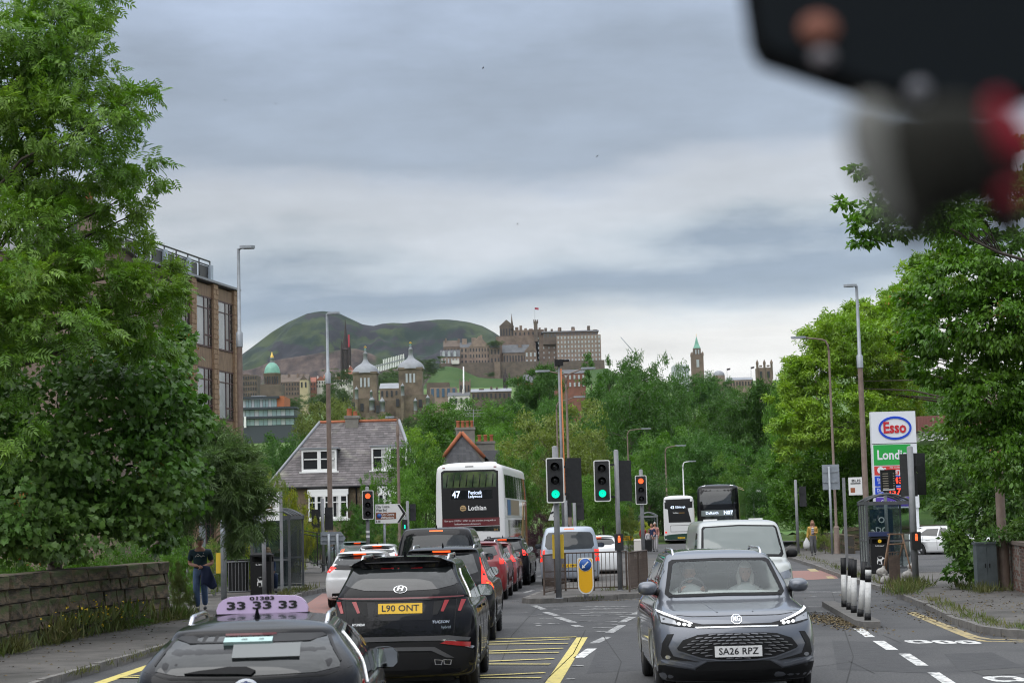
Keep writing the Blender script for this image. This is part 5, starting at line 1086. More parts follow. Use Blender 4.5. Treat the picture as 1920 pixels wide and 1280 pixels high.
m_orgon = mat('lit orange lamp', (0.8,0.2,0.02),0.2, emit=(1.0,0.09,0.02), estr=1.2)
m_whton = mat('lit white lamp', (0.9,0.9,0.9),0.2, emit=(0.95,0.98,1.0), estr=.7)
m_clear = mat('clear lamp lens', (0.30,0.31,0.33),0.08, metal=.5, coat=1)
m_plY = mat('yellow number plate', (0.72,0.44,0.02),0.4)
m_plW = mat('white number plate', (0.70,0.70,0.70),0.4)
m_ink = mat('black lettering', (0.012,0.012,0.014),0.5)
m_winscr = glass_mat('windscreen glass', (0.95,0.99,0.98),0.015)
m_cabin = mat('dark cabin', (0.03,0.032,0.034),0.8)
def pchip(us, ys, u):
  us, ys = np.asarray(us, float), np.asarray(ys, float); h = np.diff(us); d = np.diff(ys) / h; m = np.zeros(len(ys)); m[0], m[-1] = d[0], d[-1]
  for i in range(1, len(ys) - 1): m[i] = 0 if d[i - 1] * d[i] <= 0 else 2 * d[i - 1] * d[i] / (d[i - 1] + d[i])
  i = np.clip(np.searchsorted(us, u, 'right') - 1,0, len(us) - 2); t = (u - us[i]) / h[i]
  return (2 * t ** 3 - 3 * t ** 2 + 1) * ys[i] + (t ** 3 - 2 * t ** 2 + t) * h[i] * m[i] + (-2 * t ** 3 + 3 * t ** 2) * ys[i + 1] + (t ** 3 - t ** 2) * h[i] * m[i + 1]
def shell(keys, sub=5, nr=3.0, nf=2.8, nside=6):
  """smooth closed car body built from horizontal outlines (z, half width, rear y, front y, rear rounding, front rounding)"""
  K = np.array(keys, float); us = np.arange(len(K)); U_ = np.linspace(0, len(K) - 1,(len(K) - 1) * sub + 1)
  A = [pchip(us, K[:, i], U_) for i in range(6)]; q = 9; mb = MB(); V = []; a = np.linspace(0, PI / 2, q)
  for z, w, yr, yf, br, bf in zip(*A):
    rx, ry = w * np.sin(a) ** (2 / nr), yr + br * (1 - np.cos(a) ** (2 / nr)); fx, fy = w * np.sin(a[::-1]) ** (2 / nf), yf - bf * (1 - np.cos(a[::-1]) ** (2 / nf))
    sy = np.linspace(ry[-1], fy[0], nside + 2)[1:-1]
    xs = np.concatenate([rx, np.full(nside, w), fx]); ys = np.concatenate([ry, sy, fy])
    ring = [(x, y, z) for x, y in zip(xs, ys)] + [(-x, y, z) for x, y in list(zip(xs, ys))[-2:0:-1]]
    V.append(ring)
  n = len(V[0]); vs = [p for r in V for p in r]; k = len(V)
  fs = [(i * n + j, i * n + (j + 1) % n, (i + 1) * n + (j + 1) % n, (i + 1) * n + j) for i in range(k - 1) for j in range(n)]
  mb.add(vs, fs, 0, True); mb.add(V[0],[list(range(n))[::-1]],0); mb.add(V[-1],[list(range(n))],0, True); return mb
def cut(me, cutters, mats):
  """carve openings (wheel arches, cabin) out of a body mesh"""
  a = bpy.data.objects.new('a', me); COL.objects.link(a); c = MB()
  for vs, fs in cutters: c.add(vs, fs, 0)
  cm = c.mesh('c', mats[1]); b = bmesh.new(); b.from_mesh(cm); bmesh.ops.recalc_face_normals(b, faces=b.faces); b.to_mesh(cm); b.free()
  co = bpy.data.objects.new('c', cm); COL.objects.link(co); md = a.modifiers.new('b', 'BOOLEAN'); md.object = co; md.operation = 'DIFFERENCE'; md.solver = 'EXACT'
  try: md.material_mode = 'TRANSFER'
  except Exception: pass
  r = bpy.data.meshes.new_from_object(a.evaluated_get(bpy.context.evaluated_depsgraph_get())); bpy.data.objects.remove(a); bpy.data.objects.remove(co); return r
def cyl_geo(c, r, h, n=28):
  m = MB(); m.lathe([(r, -h / 2),(r, h / 2)], n, c, axis='x'); v = m.v; return v, m.f + [list(range(n))[::-1],[n + i for i in range(n)]]
DIRS = {'rear': (Vector((0,1,0)),0,2), 'front': (Vector((0,-1,0)),0,2), 'right': (Vector((-1,0,0)),1,2), 'left': (Vector((1,0,0)),1,2), 'top': (Vector((0,0,-1)),0,1)}
def hit(bvh, side, u, v, nrm=False):
  d, i, j = DIRS[side]; o = -d * 30; p = Vector((0,0,0)); p[i], p[j] = u, v; p = p + o
  if side in ('front',): p = Vector((u, 60, v))
  h = bvh.ray_cast(p, d)
  if h[0] is None:      # past the outline: take the edge of the body nearest to it
    for k in range(1,60):
      f = 1 - k * .012; w = (u * f if side in ('rear', 'front') else u + (2.2 - u) * k * .012); z_ = v + (.75 - v) * k * .012
      p = Vector((0,0,0)); p[i], p[j] = w, z_; p = p - d * 30
      if side == 'front': p = Vector((w, 60, z_))
      h = bvh.ray_cast(p, d)
      if h[0] is not None: break
    if h[0] is None: h = bvh.find_nearest(p)
  if nrm:
    n = Vector(h[1])
    if n.dot(d) > 0: n = -n
    n = n - d * .35
    return h[0], n.normalized()
  return h[0]
def inside(pt, poly):
  x, y = pt; c = False
  for (x0, y0),(x1, y1) in zip(poly, poly[1:] + poly[:1]):
    if (y0 > y) != (y1 > y) and x < (x1 - x0) * (y - y0) / (y1 - y0) + x0: c = not c
  return c
def panel(name, bvh, side, poly, m, parent, off=.004, res=.07, skirt=.012):
  """a fitted panel: an outline laid onto the curved body, standing off units proud of it"""
  d = DIRS[side][0]; B_ = []
  for (a, b) in zip(poly, poly[1:] + poly[:1]):
    n = max(1, int(math.hypot(b[0] - a[0], b[1] - a[1]) / res)); B_ += [(a[0] + (b[0] - a[0]) * i / n, a[1] + (b[1] - a[1]) * i / n) for i in range(n)]
  nb = len(B_); xs, ys = [p[0] for p in poly],[p[1] for p in poly]; I = []
  x = min(xs) + res * .5
  while x < max(xs):
    y = min(ys) + res * .5
    while y < max(ys):
      if inside((x, y), poly) and min(math.hypot(x - p[0], y - p[1]) for p in B_) > res * .45: I.append((x, y))
      y += res
    x += res
  r = geometry.delaunay_2d_cdt([Vector(p) for p in B_ + I],[(i, (i + 1) % nb) for i in range(nb)],[],1,1e-6)
  pts, fs = r[0], r[2]; VN = [hit(bvh, side, p[0], p[1], True) for p in pts]; V = [a + b * off for a, b in VN]; mb = MB(); n = len(V)
  mb.add(V, [list(f) for f in fs],0, True); cnt = {}
  for f in fs:
    for a, b in zip(f, list(f[1:]) + [f[0]]): cnt[tuple(sorted((a, b)))] = cnt.get(tuple(sorted((a, b))),0) + 1
  for (a, b), c in cnt.items():
    if c == 1: mb.add([V[a], V[b], V[b] - VN[b][1] * (off + skirt), V[a] - VN[a][1] * (off + skirt)],[(0,1,2,3)],0)
  o = mb.obj(name, m, parent, fix=False); me = o.data
  s = sum((p.normal.dot(d) * p.area for p in me.polygons[:len(fs)]))
  if s > 0: me.flip_normals()
  return o
def lettering(name, bvh, side, s, u, v, size, m, parent, off=.01, bold=0.0, width=None, slant=0.0):
  vs, fs = text_geo(s, size, bold, 'CENTER', width); d = DIRS[side][0]; fx = {'rear': 1, 'front': -1, 'right': 1, 'left': -1, 'top': 1}[side]
  mb = MB(); mb.add([sum(((a + b * off) for a, b in [hit(bvh, side, u + fx * (x + slant * y), v + y, True)]), Vector()) for x, y in vs], fs); o = mb.obj(name, m, parent, fix=False)
  if sum(p.normal.dot(d) for p in o.data.polygons) > 0: o.data.flip_normals()
  return o
def mirror_poly(p): return [(-x, z) for x, z in p][::-1]
def ell(cx, cz, rx, rz, n=20, a0=0, a1=2 * PI): return [(cx + rx * math.cos(a0 + (a1 - a0) * i / n), cz + rz * math.sin(a0 + (a1 - a0) * i / n)) for i in range(n + (0 if a1 - a0 > 6.2 else 1))]
def annulus(cx, cz, r0, r1, a0, a1, n=18): return ell(cx, cz, r1, r1, n, a0, a1) + ell(cx, cz, r0, r0, n, a0, a1)[::-1]
WHEEL = {}
def wheel(parent, x, y, r, w, side, m=None):
  """alloy wheel with its tyre"""
  k = (round(r, 2), round(w, 2))
  if k not in WHEEL:
    t = MB(); h = w / 2; t.lathe([(r * .64,-h * .9),(r * .70,-h),(r * .93,-h),(r, -h * .75),(r * 1.0,-h * .3),(r * .985,-h * .28),(r * .985,-h * .22),(r, -h * .2),(r, h * .2),(r * .985, h * .22),(r * .985, h * .28),(r, h * .3),(r, h * .75),(r * .93, h),(r * .70, h),(r * .64, h * .9)],32, axis='x')
    q = MB(); q.lathe([(r * .65, h * .92),(r * .60, h * .6),(r * .58,-h * .5),(.01,-h * .5)],28, axis='x')
    for i in range(5):
      a = 2 * PI * i / 5
      for da in (-.16,.16):
        c, s = math.cos(a + da), math.sin(a + da); q.tube([(h * .55, c * r * .12, s * r * .12),(h * .78, c * r * .4, s * r * .4),(h * .8, c * r * .62, s * r * .62)],[.035,.028,.034],6)
    q.lathe([(.01, h * .75),(r * .16, h * .7),(r * .17, h * .45)],14, axis='x'); WHEEL[k] = (t.mesh('tyre', m_tyre), q.mesh('wheel', m_rim))
  tm, rm = WHEEL[k]; o = link('wheel', rm, parent, (x, y, r),0 if side > 0 else PI); link('tyre', tm, o); return o
def door_mirror(parent, bvh, y, z, side, m, w=.24, h=.17, out=.05, facing=-1):
  x0 = hit(bvh, 'right', y, z)[0] - .03; s = side; cx = x0 + out + w / 2; mb = MB()
  mb.lathe([(.93,-.030),(1.0,-.028),(1.02,.02),(.95,.07),(.74,.11),(.4,.135),(.01,.14)],20, axis='y')
  def sq(a): return math.copysign(abs(a) ** .75, a)
  mb.v = [(s * (cx + sq(vx) * w / 2 * (1 - .08 * (vz > 0) * vz)), y + vy, z + .02 + sq(vz) * h / 2) for vx, vy, vz in mb.v]
  o = mb.obj('door_mirror', m, parent); g = MB(); g.prism([(a * w * .46, b * h * .46) for a, b in ((-1,-.6),(-.75,-.95),(.7,-.95),(1,-.55),(1,.5),(.7,.95),(-.7,.95),(-1,.5))],(s * cx, y - .032, z + .02),(1,0,0),(0,0,1),(0,.012,0)); g.obj('mirror_glass', m_mir, o)
  g = MB(); g.tube([(s * (x0 - .03), y + .05, z - .05),(s * (cx - w * .3), y + .03, z - .02)],[.05,.035],8); g.obj('mirror_stalk', m_trim, o); return o
def fin(parent, bvh, y, m=None):
  z = hit(bvh, 'top', 0, y).z; mb = MB(); v = [(-.025,-.02,-.02),(.025,-.02,-.02),(0,.17,-.02),(-.006,-.03,.07),(.006,-.03,.07)]
  mb.add([(a, y + b, z + c) for a, b, c in v],[(0,1,4,3),(1,2,4),(2,0,3),(3,4,2)]); return mb.obj('shark_fin_aerial', m or m_cblk, parent)
def rails(parent, bvh, x, y0, y1, m):
  for s in (-1,1):
    pts = [];
    for i, t in enumerate(np.linspace(0,1,9)):
      y = y0 + (y1 - y0) * t; xx = x - .02 * abs(t - .5); z = hit(bvh, 'top', s * xx, y).z; pts.append((s * xx, y, z + (.045 if 0 < i < 8 else -.01)))
    mb = MB(); mb.tube(pts, [.014] + [.018] * 7 + [.014],8); mb.obj('roof_rail', m, parent)
def plate(parent, bvh, side, u, v, s, mY, w=.52, h=.111, off=.014):
  p = panel('number_plate', bvh, side, [(u - w / 2, v - h / 2),(u + w / 2, v - h / 2),(u + w / 2, v + h / 2),(u - w / 2, v + h / 2)], mY, parent, off, .2)
  q = lettering('plate_lettering', bvh, side, s, u, v, h * .86, m_ink, p, off + .003,.012, w * .84); return p
def car(name, label, L_, W, H, keys, m, loc, rz, wheels=(.85,3.55), wr=.335, ww=.225, group='vehicles in the road', arch=True, sides=None, windscreen=True, cabin=None, mirror=None, trim_arch=None, track=None, lining=None):
  """a car body with wheels, arches, side glass; returns (thing, surface)"""
  t = thing(name, label, 'car', loc, rz, group); me = shell(keys).mesh('body', [m]); b = bmesh.new(); b.from_mesh(me); bvh = BVHTree.FromBMesh(b); b.free()
  cs = []
  if arch:
    for y in wheels:
      for s in (-1,1): cs.append(cyl_geo((s * (W / 2 - .1), y, wr + .005), wr + .055,.42))
  if cabin: cs.append(cabin)
  if cs:
    try: me = cut(me, cs, (m, lining or m_cabin))
    except Exception: pass
  if m_cabin.name not in [x.name for x in me.materials if x]: me.materials.append(m_cabin)
  for p in me.polygons: p.use_smooth = True
  me.name = 'body'; link('body', me, t)
  tx = (W / 2 - ww / 2 - .025) if track is None else track
  for y in wheels:
    for s in (-1,1): wheel(t, s * tx, y, wr, ww, s)
    if trim_arch:
      for s, sd in ((1, 'right'),(-1, 'left')): panel('wheel_arch', bvh, sd, annulus(y, wr, wr + .05, wr + .125,-.25, PI + .25), trim_arch, t, .012,.07)
  if sides:
    for poly in sides:
      for sd in ('right', 'left'): panel('side_window', bvh, sd, poly, m_glass, t, .005,.1)
  mb = MB(); mb.bb(-W / 2 + .3,.3,.17, W / 2 - .3, L_ - .3,.4); mb.obj('underbody', m_black, t)
  if mirror:
    for s in (-1,1): door_mirror(t, bvh, mirror[0], mirror[1], s, mirror[2], facing=1)
  return t, bvh
def suv_keys(L_, w, H, wr=.60, zh=1.02, hoodL=1.2, rearz=1.22, rs=.36, sp=.30, zbot=.22, bulge=1.0, scr=.62, br=.34, bf=.5):
  """hatch or SUV outline: w half width, wr roof half width, zh bonnet height, rs how far the back window leans in"""
  return [(zbot, w * .90,.14, L_ - .14, br, bf),(zbot + .07, w * .955,.03, L_ - .04, br, bf),(.52, w * .995,0, L_, br, bf),(.72, w, .012, L_ - .005, br, bf),(zh - .12, w * .985,.045, L_ - .05, br, bf),(zh, w * .955,.07, L_ - .16, br, bf),
      (zh + .055, w * .915,.085, L_ - hoodL, br * .95, bf * .8),(rearz, w * .865,.12, L_ - hoodL - .22, br * .9, bf * .7),((rearz + H) / 2,(w * .82 + wr) / 2,.12 + rs * .52, L_ - hoodL - scr * .62, br * .85,.3),(H - .115, wr + .035,.12 + rs, L_ - hoodL - scr * 1.05, br * .8,.26),
      (H - .065, wr - .005,.12 + sp, L_ - hoodL - scr * 1.2,.3,.28),(H - .03, wr - .10,.12 + sp + .12, L_ - hoodL - scr * 1.35,.3,.3),(H - .008, wr - .30,.8, L_ - hoodL - scr * 1.7,.3,.3),(H, .05,1.3, L_ - hoodL - scr * 2.2,.2,.2)]
def px2(x, y, x0, Y):
  """view point -> (sideways, height) at distance Y, sideways counted from x0"""
  p = at(x, y, Y); return (p.x - x0, p.z)
# ---- black SUV in the queue, L90 ONT
def suv_queue():
  X0, Y0, yaw = -1.475,23.3,-.028; L_, W, H = 4.5,1.88,1.70
  t, bv = car('suv', 'black SUV with yellow rear plate L90 ONT, second in the near queue', L_, W, H, suv_keys(L_, .94, H, .63,1.05, rearz=1.24, rs=.32, sp=.22), m_cblk, (X0, Y0,0), yaw, (.92,3.6),.37,.235,
        sides=[[(.95,1.16),(2.0,1.12),(2.0,1.53),(1.35,1.52)],[(2.06,1.12),(3.0,1.10),(2.85,1.40),(2.5,1.53),(2.06,1.54)]], mirror=(3.0,1.16, m_cblk))
  c = lambda x, y, d=0: px2(560 + x / 4,960 + y / 4, X0, Y0 + d)
  sym = lambda pts: pts + [(-x, z) for x, z in pts[::-1]]
  panel('rear_window', bv, 'rear', sym([(0,1.285),(.45,1.30),(.66,1.345),(.705,1.37),(.60,1.585),(.3,1.60),(0,1.605)]), m_glass2, t, .006)
  panel('spoiler', bv, 'rear', sym([(0,1.60),(.35,1.595),(.62,1.575),(.66,1.62),(.4,1.655),(0,1.665)]), m_cblk, t, .05)
  panel('stop_lamp', bv, 'rear', [(-.26,1.590),(.26,1.590),(.26,1.602),(-.26,1.602)], m_redl, t, .053)
  panel('light_bar', bv, 'rear', sym([(0,1.165),(.5,1.175),(.84,1.19),(.83,1.235),(.5,1.235),(0,1.235)]), m_cblk, t, .012)
  panel('light_bar_strip', bv, 'rear', sym([(0,1.185),(.5,1.192),(.78,1.20),(.78,1.213),(.5,1.21),(0,1.207)]), m_redd, t, .017)
  for s in (1,-1):
    for x0, x1 in ((.50,.60),(.71,.80)):
      p = [(x0,1.03),(x0 + .035,1.025),(x1 + .005,1.165),(x1 - .05,1.168)]; panel('tail_lamp', bv, 'rear', p if s > 0 else mirror_poly(p), m_redl, t, .012,.06)
    p = [(.42,1.15),(.54,1.16),(.46,.995),(.40,.99)]; panel('tail_lamp_surround', bv, 'rear', p if s > 0 else mirror_poly(p), m_black, t, .008,.06)
    p = [(.49,.64),(.85,.585),(.86,.645),(.56,.672)]; panel('reflector', bv, 'rear', p if s > 0 else mirror_poly(p), m_redl, t, .016,.07)
    p = [(.44,.685),(.56,.665),(.88,.565),(.90,.59),(.6,.695)]; panel('reflector_trim', bv, 'rear', p if s > 0 else mirror_poly(p), m_chr, t, .012,.07)
    for x0 in (.42,.53):
      p = [(x0,.385),(x0 + .085,.378),(x0 + .10,.44),(x0 - .005,.45)]; e = panel('exhaust', bv, 'rear', p if s > 0 else mirror_poly(p), m_chr, t, .018,.05)
      p = [(x0 + .012,.393),(x0 + .075,.388),(x0 + .085,.434),(x0 + .006,.441)]; panel('exhaust_mouth', bv, 'rear', p if s > 0 else mirror_poly(p), m_black, e, .021,.05)
  panel('number_plate_recess', bv, 'rear', [(-.42,1.155),(-.50,1.10),(-.38,.93),(.38,.93),(.50,1.10),(.42,1.155)], m_cblk2, t, .004)
  plate(t, bv, 'rear', -.0,1.075, 'L90 ONT', m_plY, .55,.125)
  panel('bumper_strip', bv, 'rear', sym([(0,.735),(.6,.735),(.86,.70),(.84,.665),(.55,.675),(0,.68)]), m_gtrim, t, .012)
  panel('bumper_lower', bv, 'rear', sym([(0,.665),(.5,.665),(.9,.55),(.9,.36),(.7,.27),(0,.25)]), m_trim, t, .006)
  panel('skid_plate', bv, 'rear', sym([(0,.605),(.42,.60),(.66,.46),(.56,.47),(.38,.555),(0,.56)]), m_gtrim, t, .016)
  panel('skid_plate', bv, 'rear', sym([(0,.54),(.34,.535),(.40,.42),(.34,.33),(0,.32)]), m_trim, t, .014)
  b_ = panel('badge', bv, 'rear', ell(0,1.305,.085,.045), m_chr, t, .014,.04); panel('badge_field', bv, 'rear', ell(0,1.305,.074,.036), m_glass2, b_, .024,.2)
  lettering('badge_letter', bv, 'rear', 'H', 0,1.306,.075, m_chr, b_, .03,.03,.07,.35)
  lettering('lettering', bv, 'rear', 'HYUNDAI', -.52,.885,.042, m_chr, t, .012,.01,.155)
  lettering('lettering', bv, 'rear', 'TUCSON', .50,.90,.044, m_chr, t, .012,.02,.21,.2)
  lettering('lettering', bv, 'rear', 'hybrid', .565,.835,.045, m_chr, t, .012,.0,.11)
  for s in (1,-1):
    p = [(.655,.76),(.665,.76),(.70,1.15),(.72,1.36),(.71,1.36),(.69,1.15)]; panel('hatch_seam', bv, 'rear', p if s > 0 else mirror_poly(p), m_black, t, .003,.08)
  panel('wiper', bv, 'rear', [(-.05,1.30),(.05,1.30),(.045,1.34),(-.045,1.34)], m_black, t, .02)
  for s, sd in ((1, 'right'),(-1, 'left')):
    panel('side_sill', bv, sd, [(1.35,.26),(3.15,.26),(3.15,.40),(1.35,.40)], m_trim, t, .01)
    panel('window_trim', bv, sd, [(.80,1.17),(.90,1.15),(1.25,1.50),(1.20,1.53)], m_chr, t, .009)
    for y, z in ((1.55,1.0),(2.6,.98)): panel('door_handle', bv, sd, [(y, z),(y + .2, z),(y + .2, z + .03),(y, z + .03)], m_cblk, t, .03)
    for y in (1.30,2.05,3.05): panel('door_seam', bv, sd, [(y, .42),(y + .012,.42),(y + .012,1.1),(y, 1.1)], m_black, t, .003)
  rails(t, bv, .565,.85,2.35, m_chr); fin(t, bv, .95)
  panel('windscreen', bv, 'front', sym([(0,1.12),(.62,1.12),(.52,1.56),(0,1.58)]), m_glass, t, .006)
suv_queue()
# ---- black taxi at the bottom left
def taxi():
  X0, Y0, yaw = -1.775,12.15,.055; L_, W, H = 4.6,1.69,1.485
  zf = lambda z: 1.155 + (z - 1.045) * .86 if z > 1.045 else z + .11
  k = suv_keys(L_, .845, H, .535,.94,1.35, rearz=1.16, rs=.42, sp=.44, zbot=.2, br=.40, scr=.75)
  t, bv = car('taxi', 'black estate taxi with a lilac phone-number sign on its roof, nearest of all', L_, W, H, k, m_cblk2,(X0, Y0,0), yaw, (.85,3.55),.33,.22,
        sides=[[(1.05,1.06),(1.95,1.03),(1.95,1.36),(1.35,1.35)],[(2.0,1.03),(2.95,1.01),(2.75,1.25),(2.4,1.36),(2.0,1.37)]], mirror=(3.0,1.03, m_cblk))
  sym = lambda pts: pts + [(-x, z) for x, z in pts[::-1]]
  panel('rear_window', bv, 'rear', sym([(0, zf(1.045)),(.45, zf(1.055)),(.60, zf(1.085)),(.60, zf(1.12)),(.505, zf(1.30)),(.3, zf(1.325)),(0, zf(1.33))]), m_glass2, t, .006)
  panel('window_band', bv, 'rear', sym([(0, zf(1.26)),(.40, zf(1.262)),(.50, zf(1.29)),(.47, zf(1.318)),(.3, zf(1.328)),(0, zf(1.332))]), m_black, t, .016)
  panel('stop_lamp', bv, 'rear', [(-.17, zf(1.315)),(.17, zf(1.315)),(.17, zf(1.332)),(-.17, zf(1.332))], m_redd, t, .03)
  panel('sticker', bv, 'rear', [(-.17, zf(1.252)),(.15, zf(1.252)),(.15, zf(1.278)),(-.17, zf(1.278))], mat('pale sticker', (.42,.58,.56),.5), t, .034)
  lettering('sticker_lettering', bv, 'rear', 'www.              .com', .02, zf(1.265),.018, m_ink, t, .037)
  panel('paper_notice', bv, 'rear', [(-.10, zf(1.16)),(.34, zf(1.16)),(.34, zf(1.245)),(-.10, zf(1.245))], mat('faded paper', (.16,.17,.17),.5), t, .022,.2)
  panel('hatch_seam', bv, 'rear', sym([(0, zf(1.018)),(.5, zf(1.03)),(.66, zf(1.075)),(.68, zf(1.083)),(.5, zf(1.042)),(0, zf(1.03))]), m_black, t, .004)
  w = panel('wiper', bv, 'rear', [(-.40, zf(1.062)),(-.05, zf(1.052)),(.03, zf(1.05)),(.06, zf(1.075)),(.0, zf(1.098)),(-.12, zf(1.10)),(-.30, zf(1.082))], m_trim, t, .025)
  for s in (1,-1):
    p = [(.62, zf(.80)),(.86, zf(.86)),(.82, zf(1.0)),(.60, zf(.94)),(.34, zf(.89)),(.34, zf(.85))]; panel('tail_lamp', bv, 'rear', p if s > 0 else mirror_poly(p), m_redl, t, .012)
    p = [(.40, zf(.80)),(.60, zf(.79)),(.60, zf(.83)),(.40, zf(.845))]; panel('tail_lamp_clear', bv, 'rear', p if s > 0 else mirror_poly(p), m_clear, t, .012)
    p = [(.505, zf(1.29)),(.60, zf(1.12)),(.612, zf(1.125)),(.52, zf(1.30))]; panel('window_seal', bv, 'rear', p if s > 0 else mirror_poly(p), m_black, t, .011)
  b_ = panel('badge', bv, 'rear', ell(0, zf(.975),.078,.052), m_chr, t, .014,.04); panel('badge_field', bv, 'rear', ell(0, zf(.975),.066,.041), m_plW, b_, .017,.04)
  for rx, rz, cz in ((.022,.038,.975),(.05,.016,.99)):
    v = annulus(0,0,1,1,0,6.28)
    panel('badge_ring', bv, 'rear', ell(0, zf(cz), rx, rz), mat('badge blue', (.02,.04,.16),.3), b_, .019,.03); panel('badge_ring_inner', bv, 'rear', ell(0, zf(cz), rx * .65, rz * .6), m_plW, b_, .021,.03)
  for s, sd in ((1, 'right'),(-1, 'left')):
    panel('window_trim', bv, sd, [(.92,1.03),(.98,1.015),(1.38,1.35),(2.3,1.365),(2.3,1.375),(1.36,1.362)], m_chr, t, .009)
    panel('window_trim', bv, sd, [(.95,1.0),(2.9,.945),(2.9,.965),(1.0,1.02)], m_chr, t, .009)
    for y, z in ((1.5,.88),(2.5,.86)): panel('door_handle', bv, sd, [(y, z),(y + .2, z),(y + .2, z + .03),(y, z + .03)], m_cblk, t, .03)
  rails(t, bv, .49,1.15,2.55, m_chr); fin(t, bv, 1.05)
  zc = hit(bv, 'top', 0,1.95).z; ys = 1.95; o = thing('taxi_roof_sign', 'lilac moulded roof sign lettered 01383 33 33 33 standing on the black taxi', 'taxi sign', Vector((X0, Y0,0)) + Matrix.Rotation(yaw, 3, 'Z') @ Vector((-.035, ys, zc)), yaw)
  m_lil = mat('lilac plastic', (.62,.48,.72),.35, coat=.3); mb = MB(); P = []
  w0, w1, h = .335,.31,.135
  prof = [(-w0,0),(-w0 - .005,.04),(-w1 - .012,.085),(-w1 + .02, h - .02),(-w1 + .06, h - .004),(0, h + .008),(w1 - .06, h - .004),(w1 - .02, h - .02),(w1 + .012,.085),(w0 + .005,.04),(w0,0)]
  mb.prism(prof, (0,-.045,-.01),(1,0,0),(0,0,1),(0,.09,.0)); bd = mb.obj('sign_body', m_lil, o)
  md = bd.modifiers.new('b', 'BEVEL'); md.width = .012; md.segments = 3
  for s, z, sz, w_ in (('01383', .118,.036,.20),('33 33 33', .066,.078,.57)): text_obj('sign_lettering', s, (0.0,-.0475, z - .01),(1,0,0),(0,0,1), sz, m_ink, o, .035, w_ * .92,.002)
  mb = MB(); mb.bb(-w0 - .012,-.055,-.03, w0 + .012,.055,.0); mb.obj('sign_base', m_trim, o)
  panel('windscreen', bv, 'front', sym([(0,.98),(.58,.98),(.48,1.34),(0,1.36)]), m_glass, t, .006)
taxi()
def simple_rear(name, label, X0, Y0, yaw, m, L_=4.4, w=.90, H=1.5, style='hatch', text='', stop=True, lit=True, wr=.60, **kw):
  """car seen from behind in the queue"""
  z = {'hatch': 0, 'suv': .08, 'van': .25}[style]
  if style == 'van':
    k = [(.22, w * .92,.1, L_ - .1,.2,.4),(.30, w * .97,.02, L_, .2,.4),(.6, w, 0, L_, .2,.45),(1.0, w * .99,.01, L_ - .04,.2,.5),(1.1, w * .985,.02, L_ - .5,.2,.5),(1.2, w * .975,.03, L_ - .85,.2,.4),(H * .78, w * .92,.10, L_ - 1.25,.2,.35),(H - .14, w * .83,.17, L_ - 1.6,.2,.3),(H - .05, w * .76,.22, L_ - 1.75,.2,.3),(H - .015, w * .6,.3, L_ - 1.9,.2,.3),(H, .1,.8, L_ - 2.4,.1,.1)]
  else: k = suv_keys(L_, w, H, wr, .93 + z, rearz=1.04 + z, rs=.42 if style == 'hatch' else .34, sp=.28)
  zb = 1.06 + z if style != 'van' else 1.22
  sw = [[(.9, zb),(1.9, zb - .04),(1.9, H - .13),(1.3, H - .14)],[(1.96, zb - .04),(2.9, zb - .06),(2.6, H - .2),(2.3, H - .13),(1.96, H - .13)]] if style != 'van' else [[(.5, zb),(1.7, zb),(1.7, H - .28),(.6, H - .28)],[(1.8, zb),(3.2, zb),(3.0, H - .3),(1.8, H - .28)]]
  t, bv = car(name, label, L_, 2 * w, H, k, m, (X0, Y0,0), yaw, (.85, L_ - .95),.335,.225, sides=sw, mirror=(L_ - 1.55, zb + .02, m if style != 'van' else m_trim))
  sym = lambda pts: pts + [(-x, q) for x, q in pts[::-1]]
  if style == 'van': panel('rear_window', bv, 'rear', sym([(0,1.18),(.72,1.20),(.80,1.30),(.76, H - .30),(.68, H - .20),(0, H - .17)]), m_glass2, t, .006)
  else: panel('rear_window', bv, 'rear', sym([(0, zb + .04),(.5, zb + .05),(.66, zb + .1),(.56, H - .15),(0, H - .11)]), m_glass2, t, .006)
  if stop: panel('stop_lamp', bv, 'rear', [(-.16, H - .095),(.16, H - .095),(.16, H - .07),(-.16, H - .07)], m_orgon if lit else m_redl, t, .012)
  fin(t, bv, .8 if style != 'van' else .4)
  return t, bv, sym
def both(name, bv, p, m, t, off=.012):
  for s in (1,-1): panel(name, bv, 'rear', p if s > 0 else mirror_poly(p), m, t, off, .07)
t, bv, sym = simple_rear('suv', 'black SUV with tall L-shaped red tail lamps, third in the near queue', -1.38,33.4,-.03, m_cblk, 4.6,.95,1.70, 'suv', wr=.62)
both('tail_lamp', bv, [(.70,1.52),(.76,1.52),(.79,1.2),(.82,1.10),(.95,1.06),(.955,.93),(.80,.92),(.72,1.0),(.715,1.2)], m_redon, t)
both('brake_lamp', bv, [(.80,1.06),(.92,1.04),(.92,.95),(.80,.95)], m_orgon, t, .016)
plate(t, bv, 'rear', 0,.95, 'SN19 KXO', m_plY); panel('bumper_lower', bv, 'rear', sym([(0,.62),(.9,.58),(.9,.34),(0,.27)]), m_trim, t); rails(t, bv, .56,.9,2.4, m_chr)
for s, sd in ((1, 'right'),(-1, 'left')): panel('side_sill', bv, sd, [(1.3,.26),(3.2,.26),(3.2,.42),(1.3,.42)], m_trim, t, .01)
t, bv, sym = simple_rear('people_carrier', 'tall black people carrier with a high glowing stop lamp, ahead of the two SUVs', -1.92,44.2,-.03, m_cblk2,4.9,.98,2.03, 'van')
both('tail_lamp', bv, [(.84,1.2),(.96,1.2),(.97,.75),(.86,.75)], m_redon, t); plate(t, bv, 'rear', 0,.85, 'SF68 TUV', m_plY)
t, bv, sym = simple_rear('car', 'bright red hatchback behind the black people carrier', -1.22,51.3,-.05, m_cred, 4.3,.91,1.62, 'suv', wr=.62)
